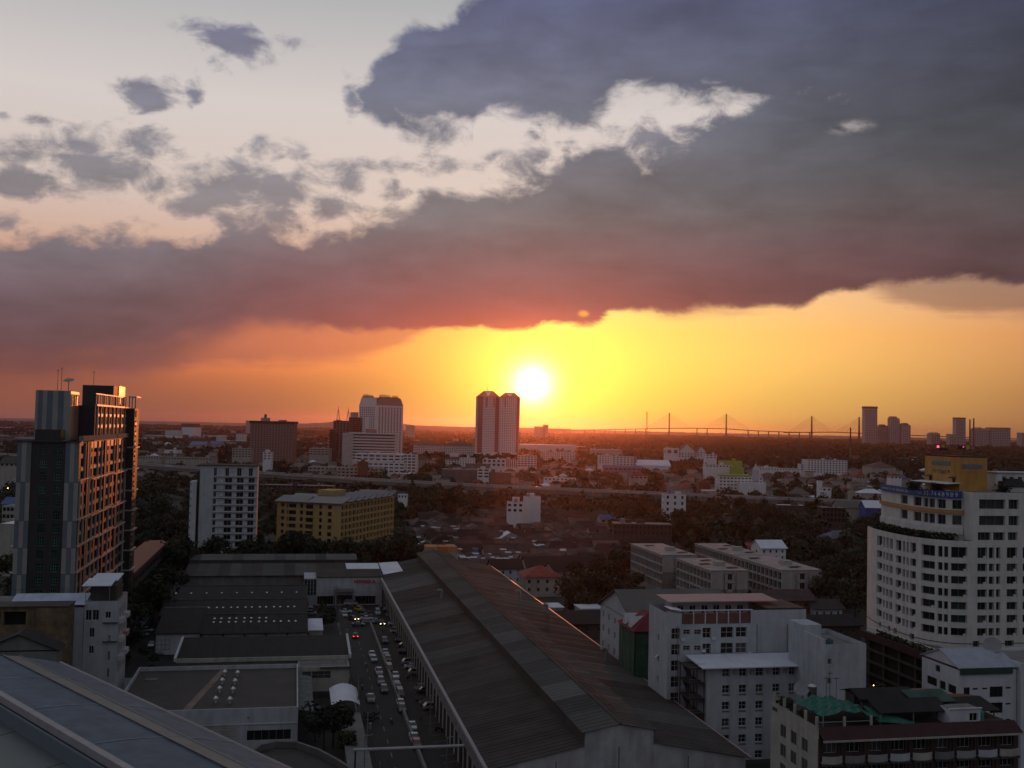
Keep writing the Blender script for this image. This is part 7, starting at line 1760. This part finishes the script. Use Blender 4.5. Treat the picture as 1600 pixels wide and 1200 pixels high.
sbld('little house with pale sheet roof by the long warehouse edge',908,942,952,5,8,5,CREAM,PALEROOF,'flat',1)
sbld('small shed with pale sheet roof beside the long warehouse eave',857,880,950,5.5,8,5,CREAM,PALEROOF,'flat',1)
sbld('dark roofed low house tucked between warehouse and white gabled hall',880,945,975,5,16,5,DCONC,DROOF,'x',2.5)
sbld('yellowish house with pale eave line and grey roof in the trees right of centre',1135,1192,817,9,12,9,YEL,MROOFD,'x',3,rows=2)
sbld('grey villa with blue grey hipped roof in the trees',1296,1345,842,8,12,8,CONC,mat('slate_blue_roof',(.09,.10,.15),var=.3),'hip',4,rows=2)
sbld('maroon roofed house behind the blue grey villa',1280,1312,834,7,10,7,CREAM,MAROON,'hip',3.5)
sbld('white house with pale monopitch roof behind the grey slabs',1190,1228,856,10,12,8,WHITE,PALEROOF,'x',3.,rows=2)
sbld('long white wall house with small black windows left of the curved tower',1301,1366,884,4,8,4,CREAM,DROOF,'x',2.)
sbld('clay roofed house end by the curved tower',1345,1366,858,6,8,6,CREAM,RROOF,'y',3.)
sbld('pale blue shed house with grey gable roof right of the white blocks',1272,1316,951,7,9,6,mat('pale_blue_render',(.33,.42,.48)),MROOFD,'x',2.2,rows=2)
sbld('brown long roofed house behind the white blocks',1185,1272,938,9.5,10,9,TILEB,BROOF,'x',2.6)
sbld('dark low roofed hall before the parking garage',1268,1345,978,6,14,5,DCONC,DROOF,'x',2.)
sbld('tan roofed house among the trees above the grey slabs',1258,1294,822,8,10,8,CREAM,BROOF,'hip',3)
sbld('dark brown roofed house beside the yellowish one',1192,1218,826,8,10,8,CREAM,BROOF,'hip',3)
# white debris / small things in the quarter come as small sheds
deb=[MB().slab((0,0,3.2),(3,0,3.1),(3,2.2,3.3),(0,2.2,3.4),.1).mesh('roof_sheet',[m]) for m in(PALEROOF,WHITE2,MROOFL,BLUER)]
for i in range(170):
    s=rnd.uniform(56,138); t=rnd.uniform(455,600); x,y=fromS(s,t); px,py=proj(x,y,4)
    if not(650<px<955 and 800<py<885): continue
    k=rnd.choice([0,0,1,2,2,3]); z=rnd.uniform(1.5,4.6)
    o=thing('lean_to_roof','%s lean-to sheet among the brown roofs %s'%(['pale','white','grey','blue'][k],near(x,y)),'lean-to',x,y,TH+rnd.uniform(-.2,.2),'lean-to sheets in the dense quarter',0); q=link('roof_sheet',deb[k],o,(0,0,z)); q=link('post',MB().box(0.1,2.9,.1,2.1,0,z+3.).mesh('wall',[CONC]),o); q.name='wall'
# general houses beyond, by distance
cands=[]
for i in range(5200):
    Y=rnd.uniform(430,3300)**1.; x=Y*rnd.uniform(-.53,.53)
    if not inframe(x,Y): continue
    px,py=proj(x,Y,0)
    if not free(x,Y,7) or exdist(x,Y)<26: continue
    dens=.55 if Y>900 else .22
    if px>1080 and Y>1700: dens=.06
    if px>940 and Y<830: dens=.10
    if px<640 and Y<830: dens=.0
    if 640<px<1000 and 1000<Y<1500: dens=.35
    if Y>2600: dens*=.5
    if 600<px<790 and Y<900: dens=0
    if px<700 and 850<Y<1100: dens=.12
    if rnd.random()>dens: continue
    if any((x-a)**2+(Y-b)**2<(r+9)**2 for a,b,r in PLACED[-400:]): continue
    v=rnd.choices(HV,weights=[4 if q[0] in('brown','pale grey','dark grey','brown metal') else (2 if q[0]=='red' else (2 if q[0]=='pale white' else 1)) for q in HV])[0]
    cands.append((Y,x,v)); PLACED.append((x,Y,8))
cands.sort(key=lambda q:q[0])
NH=300-cnt-6
for (Y,x,v) in cands[:NH]:
    px=proj(x,Y,0)[0]; zone='on the left plain' if px<480 else('in the middle distance' if px<900 else 'in the wooded right part'); e=exdist(x,Y); 
    zone+=' before the expressway' if (Y<900 and x>-50) or Y<800 else ' beyond the expressway'
    addhouse(v,x,Y,rnd.choice([TH,TH+PI_/2,rnd.uniform(-.6,.6)]),near(x,Y),'scattered houses '+zone)
far_=MB()
for (Y,x,v) in cands[NH:]:
    w=v[4]*1.1;d=v[5];h=rnd.choice([4,6,9,12]) ; mi={'brown':1,'dark grey':2,'red':3,'pale grey':4,'pale white':5,'maroon':3,'brown metal':1,'blue':6}[v[0]]; n0=len(far_.v)
    far_.box(x,x+w,Y,Y+d,0,h,0,False)
    if v[2]!='flat': far_.hip(x,x+w,Y,Y+d,h+.05,3,mi,.8)
    else: far_.box(x-.3,x+w+.3,Y-.3,Y+d+.3,h+.01,h+.6,mi,False)
for i in range(3600):
    Y=rnd.uniform(2200,8200); x=Y*rnd.uniform(-.53,.53); px=proj(x,Y,0)[0]
    if px>900 and Y>2400 and rnd.random()<.93: continue
    if px>600 and Y>3800 and rnd.random()<.8: continue
    w=rnd.uniform(12,60)*(1 if Y<4500 else 1.6);d=rnd.uniform(12,40);h=rnd.choice([5,6,8,10,14])*(1 if rnd.random()<.96 else 2.2); far_.box(x,x+w,Y,Y+d,0,h,rnd.choice([0,0,1,4,7]),False); far_.box(x-.5,x+w+.5,Y-.5,Y+d+.5,h+.02,h+.9,rnd.choice([1,4,4,5,2,1]),False)
o=far_.build('distant_rooftops',[CREAM,BROOF,DROOF,RROOF,MROOFL,PALEROOF,BLUER,ROSE]); o['kind']='stuff'; o['label']='mass of far houses and sheds spread over the plain'; o['category']='houses'
# ================================================================ TREES
def crown_mesh(seed,h,r,n,m,ls=.8,flat=.75):
    g=np.random.default_rng(seed); k=int(g.integers(6,10)); c=g.normal(0,1,(k,3)); c/=np.linalg.norm(c,axis=1)[:,None]; c*=g.uniform(.35,.75,(k,1))*np.array([r,r,r*flat]); c[:,2]=np.abs(c[:,2])*.9-.15*r; rad=g.uniform(.34,.56,k)*r
    idx=g.integers(0,k,n); d=g.normal(0,1,(n,3)); d/=np.linalg.norm(d,axis=1)[:,None]; p=c[idx]+d*(rad[idx]*g.uniform(.72,1.08,n))[:,None]; p[:,2]+=h
    nrm=d+g.normal(0,.55,(n,3)); nrm/=np.linalg.norm(nrm,axis=1)[:,None]; a=np.cross(nrm,g.normal(0,1,(n,3))); a/=np.linalg.norm(a,axis=1)[:,None]; b=np.cross(nrm,a); s=g.uniform(.5,1.15,(n,1))*ls
    V=np.stack([p-a*s,p-b*s*.62,p+a*s,p+b*s*.62],1).reshape(-1,3); Fq=np.arange(n*4).reshape(n,4)
    me=bpy.data.meshes.new('crown'); me.from_pydata(V.tolist(),[],Fq.tolist()); me.materials.append(m); return me
def trunk_mesh(seed,h,r):
    g=random.Random(seed); m=MB(); m.tube((0,0,0),(0.2,0,h*.8),.32,6,r2=.2)
    for i in range(5):
        a=i*1.3+g.random(); m.tube((.15,0,h*(.55+.05*i)),(math.cos(a)*r*.6,math.sin(a)*r*.6,h+r*.25*g.random()),.13,5,r2=.04)
    return m.mesh('trunk',[BARK])
TV=[]
for i in range(10):
    h=[6,7,8,5,9,7,6,10,4,8][i]; r=[4.5,5.,5.5,3.6,4.8,6.2,4.,4.4,3.2,5.6][i]
    TV.append((crown_mesh(i,h,r,620,LEAF if i%3 else LEAF2,.62),trunk_mesh(i,h,r),r,h))
TREES=[]
def tree(x,y,sc,k=None):
    TREES.append((x,y,sc,rnd.randrange(len(TV)) if k is None else k))
def region(px0,px1,py0,py1,n,smin=.8,smax=1.4,pad=2.5,z=5.):
    c=0;tr=0
    while c<n and tr<n*12:
        tr+=1; px=rnd.uniform(px0,px1); py=rnd.uniform(py0,py1); x,y=G(px,py,z)
        if not free(x,y,pad) or (exdist(x,y)<17 and y>600): continue
        if any((x-a)**2+(y-b)**2<(2.6*s_)**2 for a,b,s_,_ in TREES[-250:]): continue
        tree(x,y,rnd.uniform(smin,smax)); c+=1
# individually placed near ones
for px,py,sc,k in ((505,1172,.95,5),(520,1168,.8,1),(492,1160,.6,3),(540,1185,.7,3),(345,1160,.55,3),(330,1150,.5,8),(150,1030,1.1,4),(175,1040,1.25,7),(190,1020,1.2,2),(205,1000,1.1,5),(200,1040,1.,1),(128,1040,1.,7),(178,1060,1.,0),(215,985,.9,1),(225,1030,.5,8),(390,985,.0,0),(505,968,.6,3),(518,966,.5,8),(512,982,.55,0),(240,1040,.45,8)):
    if sc: x,y=G(px,py,0); tree(x,y,sc,k)
NEARN=len(TREES)
for t_ in (444,450,456,463):
    s=-95.
    while s<58:
        x,y=fromS(s,t_+rnd.uniform(-2,2))
        if free(x,y,1.) and not(-44<s<-15 and t_>461): tree(x,y,rnd.uniform(1.05,1.55))
        s+=rnd.uniform(6,10)
region(205,300,850,900,14,1.1,1.6,1.); region(205,300,800,860,16,1.0,1.5,1.); region(615,770,772,812,52,1.,1.6)
region(150,300,900,960,10,.9,1.3,1.); region(885,1000,880,945,26,.8,1.2,1.); region(960,1180,790,850,70,1.,1.5); region(1180,1380,790,860,60,.9,1.4); region(1270,1370,850,960,34,.9,1.3,1.)
region(760,960,780,800,12,.8,1.2); region(640,760,835,880,4,.6,.8); region(940,1010,850,905,14,.8,1.1); region(0,30,830,930,8,1.,1.4,0.); region(1100,1280,840,870,14,.8,1.2,1.)
for _ in range(24):
    s=rnd.uniform(104,135); t=rnd.uniform(215,262); x,y=fromS(s,t)
    if free(x,y,1.): tree(x,y,rnd.uniform(.7,1.2))
for _ in range(10):
    s=rnd.uniform(111,121); t=rnd.uniform(160,190); x,y=fromS(s,t)
    if free(x,y,0): tree(x,y,rnd.uniform(.5,.8))
TREES.sort(key=lambda q:math.hypot(q[0],q[1])/(TV[q[3]][2]*q[2]))
for i,(x,y,sc,k) in enumerate(TREES[:300]):
    px=proj(x,y,0)[0]; dd=math.hypot(x,y)
    wh_='by the left houses' if px<230 and dd<330 else('beside the street sheds' if dd<330 and px<700 else('behind the sheds and the long warehouse' if px<640 else('in the grove at the centre before the expressway' if px<960 and dd>560 else('behind the white blocks' if dd<420 else 'in the wooded gardens on the right'))))
    o=thing('broadleaf_tree','%s %s %s tree %s'%('small' if sc<.9 else('large' if sc>1.3 else 'middle sized'),['rounded','spreading','tall','bushy'][k%4],'olive green' if k%3==0 else 'dark green',near(x,y)),'tree',x,y,rnd.uniform(0,6.28),'trees '+wh_); o.scale=(sc,sc,sc*rnd.uniform(.9,1.15))
    link('crown',TV[k][0],o); link('trunk',TV[k][1],o)
n_=0
while n_<16:
    px=rnd.choice([rnd.uniform(700,960),rnd.uniform(1100,1370)]); py=rnd.uniform(800,880); x,y=G(px,py,6)
    if free(x,y,1) and y>330: palm('tall thin coconut palm '+near(x,y),x,y,0,rnd.uniform(8,12),3.2,LEAF,'coconut palms between the houses'); n_+=1
# the rest of the trees: one mass
g=np.random.default_rng(3)
def clumps(lst,nq,ls,name,lb,m):
    V=[];
    for (x,y,r,h) in lst:
        n=nq; d=g.normal(0,1,(n,3)); d/=np.linalg.norm(d,axis=1)[:,None]; d[:,2]=np.abs(d[:,2])*.9; lob=1+.35*np.sin(d[:,0]*3+x)*np.cos(d[:,1]*3+y)
        p=d*np.array([r,r,h*.55])*(lob*g.uniform(.7,1.05,n))[:,None]+np.array([x,y,h*.42]); nr=d+g.normal(0,.5,(n,3)); nr/=np.linalg.norm(nr,axis=1)[:,None]
        a=np.cross(nr,g.normal(0,1,(n,3))); a/=np.linalg.norm(a,axis=1)[:,None]; b=np.cross(nr,a); s=g.uniform(.6,1.2,(n,1))*ls*r
        V.append(np.stack([p-a*s,p-b*s*.7,p+a*s,p+b*s*.7],1).reshape(-1,3))
    V=np.concatenate(V).astype(np.float32); nv=len(V); nf=nv//4
    me=bpy.data.meshes.new(name); me.vertices.add(nv); me.vertices.foreach_set('co',V.ravel()); me.loops.add(nv); me.loops.foreach_set('vertex_index',np.arange(nv,dtype=np.int32)); me.polygons.add(nf); me.polygons.foreach_set('loop_start',np.arange(0,nv,4,dtype=np.int32)); me.update(calc_edges=True); me.materials.append(m)
    o=link(name,me); o['kind']='stuff'; o['label']=lb; o['category']='trees'
L1_=[(x,y,TV[k][2]*sc,(TV[k][3]+TV[k][2])*sc) for x,y,sc,k in TREES[300:]]
tr=0
while len(L1_)<2600 and tr<30000:
    tr+=1; Y=rnd.uniform(480,2700); x=Y*rnd.uniform(-.53,.53)
    if not inframe(x,Y) : continue
    px,py=proj(x,Y,4)
    if exdist(x,Y)<19 or not free(x,Y,3): continue
    if any((x-a)**2+(Y-b)**2<(r+4)**2 for a,b,r in PLACED if abs(a-x)<18): 
        continue
    if px<600 and Y<520: continue
    if 600<=px<1000 and Y<760 and not(600<px<700 and Y>560) and rnd.random()<.93: continue
    r=rnd.uniform(4,8.5); L1_.append((x,Y,r,r*rnd.uniform(1.5,2.1)))
clumps(L1_,130,.26,'middle_distance_woods','loose belts of dark trees between the houses on the plain',LEAF)
L2_=[]
for i in range(9000):
    Y=rnd.uniform(1700,9500); x=Y*rnd.uniform(-.54,.54); px=proj(x,Y,0)[0]
    if px<600 and rnd.random()<.55: continue
    r=rnd.uniform(8,20)*(1+Y/9000); L2_.append((x,Y,r*1.3,rnd.uniform(9,17)*(1 if px>900 else .8)))
clumps(L2_,26,.42,'distant_woods','dark continuous woods fading into the haze toward the bridge',LEAF)
# ground clutter in the yard: bushes along kerbs
for i,(px,py) in enumerate(((502,975),(560,1130),(1100,1100),(905,990))):
    x,y=G(px,py,0)
    shrubs('low bush clump number'.replace(' number','')+' '+['beside the small white roofed store','at the kerb left of the street','between the annex and the warehouse','beside the warehouse right eave'][i],[(x,y,0),(x+3,y+3,0)],1.6,160,LEAF,1.4,'bush','low_bush')
# motorbikes along the street
def motorbike(px,py,col,rot,lb):
    x,y=G(px,py,.3); o=thing('motorbike',lb,'motorbike',x,y,TH+rot,'motorbikes in the street and parking lot',.02)
    b=MB(); b.box(-.13,.13,-.35,.55,.45,.75); b.box(-.16,.16,.0,.75,.75,.86); b.build('bike_body',[CM[col]],o)
    for y_ in(-.65,.65): w_=MB(); w_.tube((-.06,y_,.3),(.06,y_,.3),.3,9); w_.build('wheel',[TYRE],o)
    h_=MB(); h_.tube((0,-.65,.3),(0,-.4,1.),.04,4); h_.tube((-.32,-.4,1.02),(.32,-.4,1.02),.03,4); h_.build('handlebar',[DSTEEL],o)
for i,(px,py,c,r,w_) in enumerate(((598,1003,'black',0,'by the top end of the median wall'),(612,1128,'red',.2,'beside the lower median wall'),(655,1095,'dark grey',1.2,'between the queue and the warehouse'),(686,1140,'black',1.4,'at the warehouse wall near the overhead pipe'),(572,1040,'blue',0,'in the empty left lane'),(566,1075,'black',0,'low in the left lane'),(640,1060,'black',.8,'in the middle of the parking lot'),(236,1042,'black',1.,'beside the compound wall'))): motorbike(px,py,c,r,'%s motorbike %s'%(c,w_))
# give repeats that still share a label their order of distance
from collections import defaultdict
dd_=defaultdict(list)
for o_ in COL.objects:
    if o_.parent is None and o_.get('label') and o_.get('kind') is None: dd_[o_['label']].append(o_)
OR_='nearest,second nearest,third nearest,fourth nearest,fifth nearest,sixth nearest,seventh nearest,eighth nearest,ninth nearest,tenth nearest,eleventh nearest,twelfth nearest,thirteenth nearest,fourteenth nearest,fifteenth nearest,sixteenth nearest,seventeenth nearest,eighteenth nearest,nineteenth nearest,twentieth nearest,twenty-first nearest,twenty-second nearest,twenty-third nearest,twenty-fourth nearest,twenty-fifth nearest,twenty-sixth nearest,twenty-seventh nearest,twenty-eighth nearest'.split(',')
for lb_,l_ in dd_.items():
    if len(l_)<2: continue
    l_.sort(key=lambda o_:o_.location.length)
    for i,o_ in enumerate(l_[:len(OR_)]): o_['label']=OR_[i]+' '+lb_
for o_ in COL.objects:
    l_=o_.get('label')
    if l_ and len(l_.split())>16:
        for a_,b_ in (('middle sized ',''),(' roof, in the quarter',' roof,'),('small ',''),('large ',''),('dark green','green'),('with brown panels','') ,('dark grey','grey')):
            if len(l_.split())>16: l_=l_.replace(a_,b_)
        o_['label']=' '.join(l_.split())
# ================================================================ HAZE
HZ=MB(); HZ.box(-15500,15500,-1000,31000,-1.,228.)
hz=bpy.data.materials.new('haze_air'); hz.use_nodes=True; t=hz.node_tree; t.nodes.clear(); v=t.nodes.new('ShaderNodeVolumePrincipled'); ou=t.nodes.new('ShaderNodeOutputMaterial')
v.inputs['Color'].default_value=(.88,.62,.68,1); v.inputs['Density'].default_value=HAZE_D; v.inputs['Anisotropy'].default_value=HAZE_G; t.links.new(v.outputs[0],ou.inputs['Volume'])
o=HZ.build('haze',[hz]); o['kind']='stuff'
